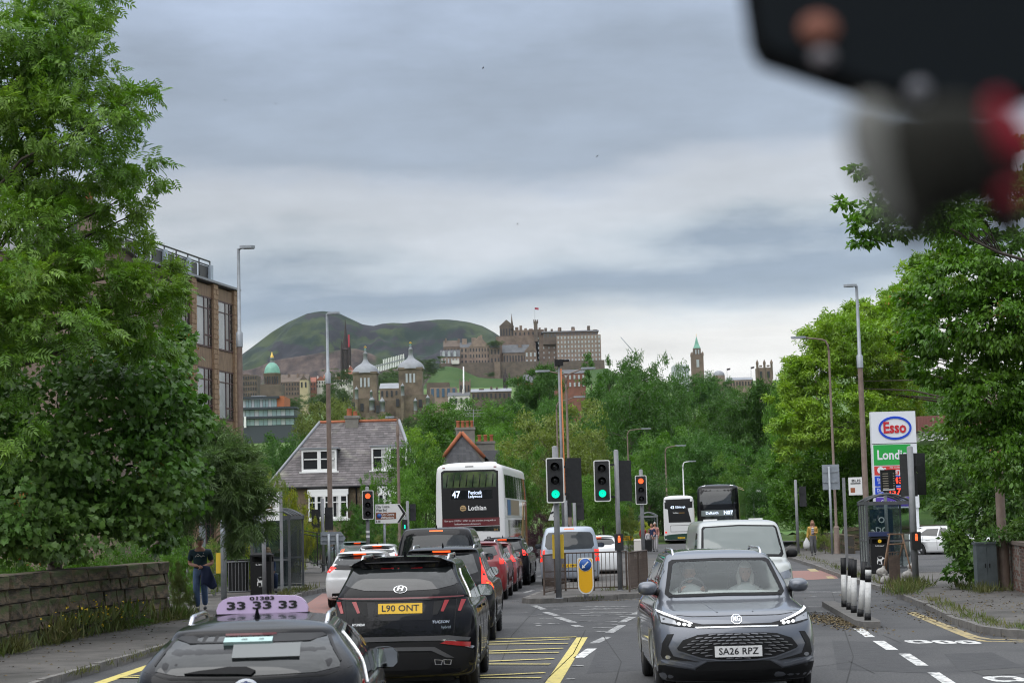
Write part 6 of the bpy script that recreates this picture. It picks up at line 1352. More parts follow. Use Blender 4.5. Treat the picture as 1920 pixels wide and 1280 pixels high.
both('tail_lamp', bv, [(.70,1.15),(.90,1.12),(.90,.98),(.72,.98)], m_redon, t); rails(t, bv, .55,.9,2.2, m_chr)
t, bv, sym = simple_rear('car', 'smaller red hatchback between the bright red and black cars', -.92,57.2,-.06, m_cred, 4.0,.88,1.53, 'hatch')
both('tail_lamp', bv, [(.66,1.15),(.86,1.10),(.87,.92),(.72,.92)], m_redon, t)
t, bv, sym = simple_rear('car', 'black hatchback directly behind the white double-decker', -.55,62.7,-.08, m_cblk, 4.3,.91,1.62, 'suv', wr=.62)
both('tail_lamp', bv, [(.68,1.2),(.88,1.15),(.89,1.0),(.72,1.0)], m_redon, t); rails(t, bv, .55,.9,2.2, m_cblk)
t, bv, sym = simple_rear('car', 'white hatchback with boomerang tail lamps in the lane beside the kerb', -4.12,48.6,-.0, m_cwht, 4.4,.89,1.47, 'hatch')
both('tail_lamp', bv, [(.58,1.04),(.68,1.09),(.82,1.10),(.84,.93),(.76,.93),(.68,1.0)], m_redon, t); panel('window_band', bv, 'rear', sym([(0,.98),(.62,1.0),(.68,1.06),(.6,1.12),(0,1.08)]), m_black, t, .010); plate(t, bv, 'rear', 0,.72, 'SH65 WNE', m_plY)
panel('bumper_lower', bv, 'rear', sym([(0,.42),(.7,.40),(.72,.26),(0,.24)]), m_trim, t)
t, bv, sym = simple_rear('car', 'white car farther up the left lane with its stop lamp lit', -5.15,68.5,.0, m_cwht, 4.3,.89,1.45, 'hatch'); both('tail_lamp', bv, [(.66,1.08),(.86,1.06),(.87,.92),(.72,.92)], m_redon, t)
t, bv, sym = simple_rear('car', 'dark green car at the head of the left lane', -7.4,88.0,.3, m_cgrn, 4.2,.88,1.42, 'hatch'); both('tail_lamp', bv, [(.66,1.08),(.86,1.06),(.87,.92),(.72,.92)], m_orgon, t)
t, bv, sym = simple_rear('people_carrier', 'silver-blue people carrier waiting beside the railed island', 1.70,61.2,-.03, m_csil, 5.1,.965,1.93, 'van')
both('tail_lamp', bv, [(.80,1.18),(.94,1.18),(.955,.78),(.84,.78)], m_redon, t); both('indicator', bv, [(.82,.98),(.945,.98),(.95,.90),(.83,.90)], m_clear, t, .016); plate(t, bv, 'rear', 0,.66, 'SK21 VMW', m_plY)
panel('bumper', bv, 'rear', sym([(0,.50),(.88,.48),(.9,.30),(0,.26)]), m_csil, t, .02); panel('bumper_step', bv, 'rear', sym([(0,.50),(.82,.49),(.82,.46),(0,.47)]), m_trim, t, .025)
t, bv, sym = simple_rear('car', 'white car just ahead of the silver people carrier', 2.95,69.5,-.06, m_cwht, 4.3,.90,1.55, 'suv'); both('tail_lamp', bv, [(.68,1.15),(.88,1.1),(.89,.95),(.72,.95)], m_redl, t)
# ---- oncoming grey SUV, SA26 RPZ
def oncoming():
  X0, Yf = 2.58,21.85; L_, W, H = 4.6,1.89,1.69; yaw = PI - .012; Y0 = Yf + L_
  k = [(.20,.86,.14, L_ - .16,.34,.5),(.27,.905,.03, L_ - .06,.34,.5),(.42,.935,0, L_ - .0,.34,.52),(.62,.945,.012, L_ + .01,.34,.55),(.80,.94,.03, L_ - .02,.34,.6),(.93,.925,.05, L_ - .10,.34,.66),(.985,.905,.07, L_ - .20,.33,.68),
    (1.055,.86,.08, L_ - .72,.33,.6),(1.11,.825,.09, L_ - 1.14,.32,.42),(1.24,.80,.12, L_ - 1.36,.32,.32),(1.42,.735,.3, L_ - 1.66,.3,.27),(1.565,.672,.44, L_ - 1.93,.3,.24),(1.625,.63,.38, L_ - 2.06,.3,.26),(1.66,.53,.5, L_ - 2.25,.3,.3),(1.682,.32,.8, L_ - 2.6,.3,.3),(H, .05,1.3, L_ - 2.9,.2,.2)]
  sym = lambda pts: pts + [(-x, z) for x, z in pts[::-1]]
  ws = sym([(0,1.165),(.66,1.155),(.70,1.19),(.605,1.53),(.56,1.555),(0,1.565)])
  cb = MB(); n = len(ws); sc = [(x * .965,1.36 + (z - 1.36) * .94) for x, z in ws]; cb.prism(sc, (0, L_ - .9,0),(1,0,0),(0,0,1),(0,-2.2,0))
  t, bv = car('suv', 'blue-grey oncoming SUV with front plate SA26 RPZ and two people inside', L_, W, H, k, m_cgry, (X0, Y0,0), yaw, (.95,3.68),.36,.235, cabin=(cb.v, cb.f), lining=mat('brightened cabin lining', (.42,.44,.43),.8),  # lining colour lightened in place of daylight the opaque side windows keep out
        sides=[[(1.0,1.16),(2.1,1.12),(2.1,1.53),(1.4,1.52)],[(2.16,1.12),(3.05,1.12),(2.75,1.44),(2.5,1.53),(2.16,1.54)]], mirror=(3.0,1.22, m_cgry))
  panel('windscreen', bv, 'front', ws, m_winscr, t, .006,.08,.004)
  fr = [(x * 1.05,1.36 + (z - 1.36) * 1.10) for x, z in ws]
  for i in range(len(ws)):
    j = (i + 1) % len(ws); q = [fr[i], fr[j],(ws[j][0] * .975,1.36 + (ws[j][1] - 1.36) * .95),(ws[i][0] * .975,1.36 + (ws[i][1] - 1.36) * .95)]
    if abs(q[0][0] - q[1][0]) + abs(q[0][1] - q[1][1]) > .01: panel('windscreen_surround', bv, 'front', q, m_trim, t, .008,.08)
  both_ = lambda nm, p, m_, off=.012: [panel(nm, bv, 'front', p if s > 0 else mirror_poly(p), m_, t, off, .06) for s in (1,-1)]
  both_('headlamp', [(.895,1.015),(.50,.885),(.49,.832),(.72,.85),(.86,.875)], m_black, .014)
  both_('running_lamp', [(.893,1.012),(.51,.882),(.507,.868),(.70,.926),(.88,.988)], m_whton, .020)
  both_('lamp_lens', [(.86,.955),(.70,.905),(.68,.86),(.85,.885)], m_clear, .018)
  for x in (.545,.60,.66): both_('lamp_unit', ell(x, .856 + (x - .545) * .12,.022,.017,10), m_whton, .021)
  panel('bonnet_seam', bv, 'front', sym([(0,.958),(.5,.955),(.68,.972),(.68,.966),(.5,.949),(0,.952)]), m_black, t, .003)
  panel('nose_strip', bv, 'front', sym([(0,.862),(.40,.865),(.50,.885),(.52,.845),(.46,.835),(0,.838)]), m_black, t, .010)
  panel('nose_trim', bv, 'front', sym([(0,.838),(.48,.836),(.47,.822),(0,.826)]), m_chr, t, .014)
  gp_ = sym([(0,.762),(.30,.762),(.46,.748),(.63,.69),(.70,.60),(.68,.57),(.42,.485),(.2,.462),(0,.458)])
  panel('grille', bv, 'front', gp_, m_black, t, .004,.06)
  for (a, b) in ((gp_[:9],0), ):
    for s in (1,-1):
      for (p, q) in zip(gp_[4:8], gp_[5:9]):
        w = .014; r = [p, q, (q[0], q[1] - w),(p[0] + .006, p[1] - w)]; panel('grille_surround', bv, 'front', r if s > 0 else mirror_poly(r), m_cgry, t, .022,.06)
  r_ = 0
  for z in np.linspace(.742,.472,9):
    n = 13; off = (r_ % 2) * .5
    for i in range(-n, n + 1):
      x = (i + off) * .098
      q = [(x - .046, z + .004 + abs(x) * .012),(x + .038, z - .004),(x + .045, z + .004),(x + .026, z + .011),(x - .036, z + .013)]
      if x < 0: q = [(2 * x - a, b) for a, b in q]
      if all(inside((a * 1.02,.61 + (b - .61) * 1.02), gp_) for a, b in q) and not (abs(x) < .30 and .49 < z < .63): panel('grille_blade', bv, 'front', q, mat('grille blade', (.26,.26,.28),.3, metal=.6), t, .018,.2,.006)
    r_ += 1
  plate(t, bv, 'front', 0,.555, 'SA26 RPZ', m_plW, .545,.122,.03)
  b_ = panel('badge', bv, 'front', [(.064 * math.cos(a) * 1.05,.912 + .056 * math.sin(a)) for a in np.linspace(PI / 8,2 * PI + PI / 8,9)[:-1]], m_chr, t, .012,.05); panel('badge_field', bv, 'front', [(.055 * math.cos(a) * 1.05,.912 + .048 * math.sin(a)) for a in np.linspace(PI / 8,2 * PI + PI / 8,9)[:-1]], m_cgry, b_, .016,.05)
  lettering('badge_lettering', bv, 'front', 'MG', 0,.912,.072, m_chr, b_, .019,.025,.085)
  both_('side_vent', [(.73,.76),(.80,.755),(.855,.66),(.88,.52),(.86,.475),(.74,.50),(.80,.62)], m_black, .008)
  both_('side_intake', [(.86,.50),(.86,.475),(.62,.455),(.44,.44),(.60,.475),(.75,.51)], m_black, .010)
  both_('fog_lamp', ell(.80,.495,.03,.022,12), m_clear, .016)
  both_('bumper_lip', [(.88,.46),(.82,.425),(.52,.37),(.36,.452),(.42,.455),(.53,.405),(.78,.452)], m_cgry, .022)
  panel('lower_grille', bv, 'front', sym([(0,.445),(.36,.44),(.50,.36),(.48,.33),(0,.33)]), m_black, t, .008)
  panel('lower_valance', bv, 'front', sym([(0,.345),(.5,.345),(.84,.40),(.9,.40),(.9,.27),(.8,.225),(0,.215)]), m_trim, t, .014)
  for s in (1,-1):
    p = [(.20,.99),(.215,.99),(.33,1.085),(.315,1.085)]; panel('bonnet_crease', bv, 'front', p if s > 0 else mirror_poly(p), m_cgry, t, .006,.05)
  rails(t, bv, .57,.95,2.4, m_chr)
  mb = MB(); yy = hit(bv, 'front', 0,1.53).y - .12; mb.bb(-.17, yy - .1,1.475,.17, yy, 1.54); mb.obj('sensor_housing', m_black, t)
  mb = MB(); mb.bb(-.13, yy - .22,1.40,.13, yy - .18,1.47); mb.obj('rear_view_mirror', m_black, t)
  yw = L_ - 1.75; mb = MB(); mb.lathe([(.17 + .016 * math.cos(a),.016 * math.sin(a)) for a in np.linspace(0,2 * PI, 9)],26, axis='y'); mb.v = [(x, y * .9 - z * .35, z) for x, y, z in mb.v]; mb.obj('steering_wheel', m_black, t, (.36, yw, 1.175))
  mb = MB(); mb.bb(-.68, L_ - 1.9,1.0,.68, L_ - 1.3,1.155); mb.obj('dashboard', m_cabin, t)
  for x in (-.36,.36): mb = MB(); mb.box(x, L_ - 2.55,1.18,.44,.14,.42,0,0,.8); mb.tube([(x - .1, L_ - 2.55,1.46),(x + .1, L_ - 2.55,1.46)],.075,10); mb.obj('seat', m_cabin, t)
  return t, bv, Vector((X0, Y0,0)), yaw, L_
MG = oncoming()
# ---- white van behind it
def van_front():
  X0, Yf = 4.72,38.6; L_, W, H = 5.0,1.96,2.04; k = [(.22,.88,.1, L_ - .15,.15,.45),(.30,.95,.02, L_ - .02,.15,.5),(.6,.98,0, L_, .15,.55),(.95,.975,0, L_ - .06,.15,.6),(1.10,.965,.01, L_ - .25,.15,.55),(1.2,.95,.01, L_ - .75,.15,.4),(1.30,.94,.01, L_ - .92,.15,.3),(1.6,.90,.02, L_ - 1.2,.15,.26),(1.88,.855,.03, L_ - 1.5,.15,.24),(1.97,.80,.04, L_ - 1.65,.15,.24),(2.015,.68,.06, L_ - 1.85,.15,.3),(H, .1,.8, L_ - 2.4,.1,.1)]
  t, bv = car('van', 'white panel van with a wide grey windscreen behind the oncoming SUV', L_, W, H, k, mat('off-white van paint', (.42,.44,.43),.35, coat=.7),(X0 + .1, Yf + L_, 0), PI - .02,(.9,4.0),.34,.23, sides=[[(2.9,1.25),(3.75,1.25),(3.35,1.75),(2.9,1.78)]], mirror=(3.62,1.28, m_trim))
  sym = lambda pts: pts + [(-x, z) for x, z in pts[::-1]]
  panel('windscreen', bv, 'front', sym([(0,1.27),(.82,1.24),(.87,1.3),(.80,1.86),(.76,1.90),(0,1.93)]), m_trim, t, .004); panel('windscreen_glass', bv, 'front', sym([(0,1.32),(.76,1.29),(.81,1.34),(.76,1.83),(.72,1.87),(0,1.895)]), mat('grey green windscreen', (.10,.125,.12),.06, spec=1.0), t, .008)
  both_ = lambda nm, p, m_, off=.012: [panel(nm, bv, 'front', p if s > 0 else mirror_poly(p), m_, t, off, .07) for s in (1,-1)]
  both_('headlamp', [(.92,1.0),(.62,.92),(.6,.8),(.9,.82)], m_clear); panel('grille', bv, 'front', sym([(0,.95),(.58,.92),(.56,.8),(0,.78)]), m_black, t); panel('bumper', bv, 'front', sym([(0,.66),(.9,.64),(.92,.3),(0,.27)]), m_trim, t, .012); plate(t, bv, 'front', 0,.55, 'SD17 HRE', m_plW)
  for x in (-.5,.5): mb = MB(); z = hit(bv, 'top', x, 2.2).z; mb.bb(x - .15,2.1, z - .01, x + .15,2.2, z + .03); mb.obj('roof_bar_foot', m_wht, t)
van_front()
# ---- far oncoming white car, parked white hatchback
def front_car(name, label, X0, Yf, yaw, m, lit=True, group='vehicles in the road'):
  L_, H = 4.4,1.45; t, bv = car(name, label, L_, 1.8, H, suv_keys(L_, .9, H, .58,.88,1.35, rearz=1.05, rs=.6, sp=.4, scr=.7), m, (X0, Yf, 0), yaw, (.8,3.5),.33,.22, group=group, sides=[[(.75,1.02),(1.75,.97),(1.75,1.32),(1.15,1.30)],[(1.82,.97),(2.85,.95),(2.55,1.2),(2.25,1.33),(1.82,1.335)]], mirror=(2.85,1.0, m))
  sym = lambda pts: pts + [(-x, z) for x, z in pts[::-1]]
  panel('windscreen', bv, 'front', sym([(0,.98),(.66,.97),(.54,1.33),(0,1.36)]), m_glass2, t, .006)
  for s in (1,-1):
    p = [(.86,.80),(.56,.74),(.55,.66),(.85,.68)]; panel('headlamp', bv, 'front', p if s > 0 else mirror_poly(p), m_whton if lit else m_clear, t, .012)
    sd = 'right' if s > 0 else 'left'
    for y in (1.02,1.78,2.9): panel('door_seam', bv, sd, [(y, .35),(y + .012,.35),(y + .012,.95),(y, .95)], m_black, t, .003)
    for y in (1.2,2.1): panel('door_handle', bv, sd, [(y, .80),(y + .2,.80),(y + .2,.83),(y, .83)], m, t, .02)
  panel('grille', bv, 'front', sym([(0,.70),(.46,.70),(.42,.5),(0,.48)]), m_black, t); plate(t, bv, 'front', 0,.45, 'SB18 LKD', m_plW); return t
front_car('car', 'far white oncoming car beyond the white van and the grey pole', 28.0,188, PI - .15, m_cwht)
front_car('car', 'white hatchback parked on the filling station drive behind the red man signal', 18.6,88.5,-2.29, m_cwht, False, 'parked cars')
# ---- double-decker buses
def bus_shell(L_, W, H, m, rake=.12, arch=.0):
  w = W / 2; br, bf = .16,.35
  return [(.28, w * .96,.06, L_ - .06, br, bf),(.36, w, 0, L_, br, bf),(1.0, w, 0, L_, br, bf),(2.2, w * .998,.01, L_ - .05, br, bf),(3.0, w * .99,.03, L_ - .12, br, bf),(H - .42, w * .965,.07, L_ - .25, br, bf),(H - .22, w * .94,.11, L_ - .34,.16, bf),(H - .10, w * .82,.18, L_ - .5,.16, bf),(H - .03, w * .5,.3, L_ - .8,.2,.3),(H, .1,.8, L_ - 1.2,.1,.1)]
def bus(name, label, m, X0, Y0, yaw, L_=10.6, H=4.36, W=2.55):
  t = thing(name, label, 'bus', (X0, Y0,0), yaw, 'double-decker buses'); me = shell(bus_shell(L_, W, H, m),5,6,3.2,10).mesh('body', [m]); b = bmesh.new(); b.from_mesh(me); bv = BVHTree.FromBMesh(b); b.free()
  me = cut(me, [cyl_geo((s * (W / 2 - .1), y, .5),.58,.5) for y in (2.6,8.0) for s in (-1,1)],(m, m_cabin)); me.name = 'body'; link('body', me, t)
  for y in (2.6,8.0):
    for s in (-1,1): wheel(t, s * (W / 2 - .17), y, .49,.28, s)
  mb = MB(); mb.bb(-1.0,.4,.2,1.0, L_ - .4,.5); mb.obj('underbody', m_black, t)
  return t, bv
def rect(x0, z0, x1, z1): return [(x0, z0),(x1, z0),(x1, z1),(x0, z1)]
def bus47():
  X0, Y0, L_ = -1.70,68.6,10.6; t, bv = bus('double_decker_bus', 'white and madder double-decker bus showing route 47 on its rear, stopped in the queue', m_bwht, X0, Y0,-.085, L_)
  R_ = 'rear'; rw = panel('rear_window', bv, R_, [(-1.02,2.02),(1.06,2.02),(1.06,4.0),(.9,4.06),(-.95,4.06),(-1.05,4.0)], m_black, t, .006,.2)
  gw = panel('upper_window', bv, R_, [(-.98,3.42),(.98,3.42),(1.0,3.92),(.9,3.99),(-.9,3.99),(-.98,3.92)], mat('bus rear glass', (.03,.05,.03),.05, spec=.9, col2=(.10,.13,.06), nscale=2.2), rw, .010,.2)
  for i in range(8):
    x = -.85 + i * .24; mb = MB(); a = hit(bv, R_, x, 3.45); b = hit(bv, R_, x + .05,3.9); mb.tube([a + Vector((0,-.014,0)), b + Vector((0,-.014,0))],.018,5); mb.obj('seat_rail', m_black, rw)
  d = panel('destination_display', bv, R_, rect(-.68,3.0,.84,3.32), mat('display dark', (.008,.009,.012),.15), rw, .012,.2)
  m_led = mat('white display letters', (.6,.7,.9),.5, emit=(.75,.85,1.0), estr=.9)
  lettering('route_number', bv, R_, '47', -.50,3.16,.34, m_led, d, .018,.02,.30); lettering('destination', bv, R_, 'Penicuik', .20,3.225,.19, m_led, d, .018,.006,.50); lettering('destination', bv, R_, 'Ladywood', .20,3.085,.15, m_led, d, .018,.004,.50)
  lettering('operator_lettering', bv, R_, 'Lothian', .27,2.66,.24, mat('white lettering', (.75,.75,.75),.5), rw, .014,.02,.66)
  g = panel('operator_emblem', bv, R_, ell(-.25,2.655,.115,.115,18), mat('gold emblem', (.5,.34,.16),.4), rw, .014,.08)
  for k in range(3): lettering('emblem_wave', bv, R_, '~', -.25,2.58 + k * .06,.22, m_black, g, .018,.01,.18)
  a = panel('advert_band', bv, R_, [(-1.03,2.0),(1.08,2.02),(1.08,2.31),(-1.03,2.29)], m_cmar, t, .010,.25)
  lettering('advert_lettering', bv, R_, 'Earn up to £19.29/hr · £39k+ inc. plus overtime driving with us', .0,2.21,.088, m_bwht, a, .014,.006,1.88); lettering('advert_lettering', bv, R_, 'lothianbuses.co.uk/careers', -.1,2.09,.088, m_bwht, a, .014,.006,.95)
  lw = panel('lower_window', bv, R_, [(-.2,1.84),(1.08,1.80),(1.08,2.0),(-.6,1.98)], m_glass, t, .008,.2); lettering('fleet_number', bv, R_, '204', .93,1.86,.10, m_cgld, lw, .014,.01)
  panel('engine_cover', bv, R_, rect(-.9,.72,.9,1.70), m_bwht, t, .012,.3)
  for z in np.linspace(.8,1.2,6): panel('vent_slat', bv, R_, rect(-.7, z, .7, z + .03), m_black, t, .016,.3)
  for s in (1,-1):
    for z in (.9,1.1,1.3): panel('tail_lamp', bv, R_, ell(s * 1.12, z, .055,.055,12), m_redl, t, .014,.05)
    panel('roof_marker', bv, R_, rect(s * .95 - .05,4.13, s * .95 + .05,4.17), m_redd, t, .014,.05)
  panel('roof_vent', bv, R_, rect(-.15,4.17,.15,4.2), m_black, t, .01,.1); panel('bumper', bv, R_, rect(-1.2,.32,1.2,.62), m_cmar, t, .012,.3)
  for sd in ('right', 'left'):
    for i in range(7):
      y0 = .55 + i * 1.37; panel('upper_side_window', bv, sd, [(y0,3.02),(y0 + 1.3,3.02),(y0 + 1.3,3.88),(y0,3.88)], m_glass, t, .006,.4)
      if i < 6: panel('lower_side_window', bv, sd, rect(y0 + .9,1.35, y0 + 2.15,2.2), m_glass, t, .006,.4)
    panel('waist_rail', bv, sd, rect(.35,2.3,10.2,2.36), mat('bright moulding', (.6,.6,.6),.3, metal=.5), t, .012,.5)
    panel('skirt_front', bv, sd, rect(3.25,.34,7.35,1.2), m_cmar, t, .008,.4); panel('skirt_rear', bv, sd, rect(.3,.34,1.95,1.2), m_cmar, t, .008,.4); panel('skirt_over_wheel', bv, sd, rect(1.95,1.12,8.7,1.28), m_cmar, t, .010,.4)
    panel('gold_sweep', bv, sd, [(6.9,1.25),(7.9,1.25),(9.1,2.95),(8.3,2.95)], m_cgld, t, .013,.4); panel('gold_sweep', bv, sd, [(8.8,.34),(10.1,.34),(10.15,2.95),(9.3,2.95),(8.7,1.5)], m_cmar, t, .013,.4)
    ad = panel('side_advert', bv, sd, rect(1.2,2.38,6.4,2.96), mat('brown advert', (.22,.17,.11),.5), t, .010,.5); panel('side_advert_corner', bv, sd, rect(1.2,2.38,2.5,2.96), mat('blue advert', (.02,.10,.25),.4), ad, .014,.5)
  mb = MB(); mb.lathe([(.01,.12),(.2,.1),(.3,-.05)],12); mb.v = [(x * 1.2, y * 2.4, z) for x, y, z in mb.v]; mb.obj('roof_pod', m_bwht, t, (.55,2.2,4.30))
bus47()
def bus43():
  X0, Y0, L_ = 13.5,156,10.5; t, bv = bus('double_decker_bus', 'white and green double-decker bus on route 43 seen from behind at the far stop', m_bwht, X0, Y0,-.10, L_, 4.0)
  R_ = 'rear'; rw = panel('rear_window', bv, R_, [(-.85,1.75),(1.02,1.75),(.75,2.9),(1.15,2.95),(1.17,3.7),(-1.17,3.66),(-1.16,2.92),(-.9,2.85)], m_black, t, .006,.25)
  m_led = COL.objects['route_number'].data.materials[0]
  lettering('route_number', bv, R_, '43', -.52,3.0,.34, m_led, rw, .02,.02,.30); lettering('destination', bv, R_, 'Edinburgh', .15,3.02,.26, m_led, rw, .02,.01,.8); lettering('operator_lettering', bv, R_, 'Lothian', -.25,2.55,.17, m_bwht, rw, .02,.02,.45); lettering('operator_lettering', bv, R_, 'country', .25,2.55,.17, m_cgld, rw, .02,.02,.45)
  p = panel('advert_frame', bv, R_, rect(-.72,.98,.80,1.52), m_black, t, .008,.3); panel('advert_field', bv, R_, rect(-.69,1.01,.77,1.49), m_bwht, p, .014,.3)
  panel('green_skirt', bv, R_, [(-1.24,.34),(1.24,.34),(1.24,.85),(-.6,.78),(-1.24,.70)], m_cgrn, t, .010,.3)
  for s in (1,-1): panel('tail_lamp', bv, R_, ell(s * 1.1,.95,.08,.08,10), m_redon, t, .016,.06)
  plate(t, bv, R_, .15,.48, 'SJ71 HNX', m_plY, .6,.13)
  for sd in ('right', 'left'):
    panel('upper_side_window', bv, sd, rect(.5,2.95,9.9,3.75), m_glass, t, .006,.5); panel('lower_side_window', bv, sd, rect(1.4,1.35,9.3,2.2), m_glass, t, .006,.5); panel('green_side', bv, sd, rect(3.2,.34,7.4,1.25), m_cgrn, t, .008,.4); panel('gold_side', bv, sd, [(4,1.3),(8,1.3),(9.5,2.9),(6,2.9)], m_cgld, t, .010,.5)
bus43()
def bus_night():
  X0, Yf, L_ = 12.15 + 1.72,113,10.8; t, bv = bus('double_decker_bus', 'black and gold oncoming double-decker bus with a lit N07 display above the van', m_cblk, X0, Yf + L_, PI - .16, L_, 4.1)
  F_ = 'front'; up = panel('upper_windscreen', bv, F_, [(-1.08,2.88),(1.08,2.88),(1.06,3.72),(.9,3.82),(-.9,3.82),(-1.06,3.72)], m_glass2, t, .006,.2)
  lo = panel('windscreen', bv, F_, [(-1.1,1.35),(1.1,1.35),(1.1,2.55),(-1.1,2.55)], m_glass2, t, .006,.2); d = panel('destination_display', bv, F_, rect(-.9,2.18,1.0,2.52), mat('lit display back', (.16,.19,.19),.2), t, .014,.2)
  m_led = COL.objects['route_number'].data.materials[0]; lettering('route_number', bv, F_, 'N07', -.62,2.36,.32, m_led, d, .02,.03,.55); lettering('destination', bv, F_, 'Dalkeith', .35,2.36,.22, m_led, d, .02,.02,.75)
  for s in (1,-1): panel('roof_marker', bv, F_, rect(s * .85 - .1,4.0, s * .85 + .1,4.05), m_whton, t, .014,.06); panel('headlamp', bv, F_, ell(s * .95,.8,.12,.09,12), m_whton, t, .012,.06)
  panel('bumper', bv, F_, rect(-1.15,.33,1.15,.6), m_trim, t, .01,.3); plate(t, bv, F_, 0,.55, 'SJ19 OXB', m_plW)
  for sd in ('right', 'left'):
    panel('upper_side_window', bv, sd, rect(.6,2.95,9.8,3.75), mat('gold tinted window', (.05,.06,.02),.08, spec=.9), t, .006,.5); panel('lower_side_window', bv, sd, rect(1.2,1.35,9.3,2.2), m_glass, t, .006,.5)
    panel('gold_front', bv, sd, [(9.3,.4),(10.2,.4),(10.2,2.9),(9.6,2.9)], m_cgld, t, .009,.4); panel('gold_roof_band', bv, sd, rect(.4,3.8,9.9,3.95), mat('bright gold', (.6,.38,.03),.4), t, .009,.5)
bus_night()
# ------------------------------------------------------------------ street furniture
PZ = 0.12
m_sig = mat('signal black', (0.014,0.014,0.016),0.5, col2=(0.024,0.024,0.026), nscale=12)
m_sigw = mat('signal white border', (0.72,0.72,0.70),0.5, col2=(.5,.5,.48), nscale=14, contrast=(.6,.75))
m_lensoff = mat('unlit signal lens', (0.010,0.010,0.011),0.15)
m_gron = mat('lit green signal', (0.02,.7,.5),.2, emit=(0.0,.80,.50), estr=1.0)
m_rdon = mat('lit red signal', (0.8,.1,.03),.2, emit=(1.0,0.11,0.03), estr=1.6)
m_alu = mat('sign back aluminium', (0.27,0.30,0.33),0.5, col2=(.2,.22,.25), nscale=3)
m_rust = mat('rusty steel', (0.13,0.075,0.045),.8, col2=(.20,.12,.07), nscale=9)
m_dgrey = mat('dark grey shelter frame', (.05,.054,.058),.5, col2=(.075,.08,.085), nscale=6)
m_clearp = glass_mat('shelter glass', (.80,.86,.86),.04)
m_scuff = glass_mat('scuffed shelter glass', (.45,.47,.48),.16,.25)
def signal_head(parent, x, y, z, lit, ang=0.0, s=1.0, border=True, name='signal_head'):
  """three-lamp head facing -y (turned by ang), z = middle"""
  h = link(name, None, parent, (x, y, z), ang); bpy.data.objects.remove(h)
  mb = MB(); W, Hh = .46 * s, 1.16 * s
  def rr(w, hh, r): return [(cx + r * math.cos(a), cz + r * math.sin(a)) for cx, cz, a0 in ((w / 2 - r, hh / 2 - r, 0),(-w / 2 + r, hh / 2 - r, PI / 2),(-w / 2 + r, -hh / 2 + r, PI),(w / 2 - r, -hh / 2 + r, 1.5 * PI)) for a in np.linspace(a0, a0 + PI / 2,5)]
  mb.prism(rr(W, Hh, .05 * s),(0,0,0),(1,0,0),(0,0,1),(0,.02,0)); mb.prism(rr(.32 * s, 1.02 * s, .03 * s),(0,.021,0),(1,0,0),(0,0,1),(0,.18 * s, 0))
  b = mb.obj(name, m_sig, parent, (x, y, z)); b.rotation_euler = (0,0, ang)
  if border:
    o, i = rr(W + .002, Hh + .002,.05 * s), rr(W - .055 * s, Hh - .055 * s, .035 * s); n = len(o); mb = MB(); mb.add([(a, -.006, c) for a, c in o] + [(a, -.006, c) for a, c in i],[(k, (k + 1) % n, n + (k + 1) % n, n + k) for k in range(n)])
    mb.add([(a, -.006, c) for a, c in o] + [(a, .022, c) for a, c in o],[(k, n + k, n + (k + 1) % n, (k + 1) % n) for k in range(n)]); mb.obj('white_border', m_sigw, b)
  for k, c in enumerate(('red', 'amber', 'green')):
    zz = (.36 - .36 * k) * s * .98; r = .105 * s; on = (c == lit)
    mb = MB(); mb.lathe([(r, -.014),(r * .8,-.03),(.01,-.04)],20,(0,0, zz), axis='y'); mb.obj('lens', (m_gron if c == 'green' else m_rdon) if on else m_lensoff, b)
    mb = MB(); nn_ = 16; a = [math.radians(-50 + 280 * j / nn_) for j in range(nn_ + 1)]
    vs = [(math.cos(t) * r * 1.16,-.004, zz + math.sin(t) * r * 1.16) for t in a] + [(math.cos(t) * r * 1.12,-.19 * s * (.45 + .55 * max(0, math.sin(t) * .5 + .5)), zz + math.sin(t) * r * 1.12 - .01) for t in a]
    mb.add(vs, [(j, j + 1, nn_ + 2 + j, nn_ + 1 + j) for j in range(nn_)],0, True); mb.obj('visor', m_sig, b, fix=False)
  return b
def back_head(parent, x, y, z, ang=0.0, s=1.0, w=.46):
  """the dark back of a head"""
  mb = MB(); mb.box(0,0,0, w * s, .03,1.14 * s); mb.box(0,-.1 * s, 0,.30 * s, .2 * s, 1.0 * s); b = mb.obj('signal_head_back', m_sig, parent, (x, y, z)); b.rotation_euler = (0,0, ang)
  for k in range(3): mb = MB(); mb.box(0,-.205 * s, (.34 - .34 * k) * s, .26 * s, .012,.30 * s); mb.obj('rear_door', m_black, b)
  for k in range(9): mb = MB(); mb.box(.16 * s, -.12 * s, (.44 - .11 * k) * s, .02,.1 * s, .03 * s); mb.obj('hinge', m_black, b)
  return b
def ped_head(parent, x, y, z, red=True, ang=0.0):
  mb = MB(); mb.box(0,0,0,.24,.16,.46); b = mb.obj('pedestrian_head', m_sig, parent, (x, y, z)); b.rotation_euler = (0,0, ang); mb = MB()
  zz = .09 if red else -.1; mb.lathe([(.0,-.085),(.032,-.086),(.032,-.082)],10,(0,0, zz + .062), axis='y'); mb.bb(-.035,-.088, zz - .05,.035,-.082, zz + .03); mb.bb(-.03,-.088, zz - .09,-.004,-.082, zz - .045); mb.bb(.004,-.088, zz - .09,.03,-.082, zz - .045)
  mb.obj('lit_figure', m_rdon if red else m_gron, b); return b
def signal_pole(name, label, base, h, r=.057, m=None, group='traffic signals'):
  t = thing(name, label, 'traffic light', base, 0, group); mb = MB(); mb.cyl((0,0,0),(0,0, h), r, r * .98,14); mb.cyl((0,0,0),(0,0,.03), r * 1.5, n=14); mb.lathe([(r, h),(r * .6, h + .03),(.01, h + .035)],14); mb.obj('pole', m or m_grey, t); return t
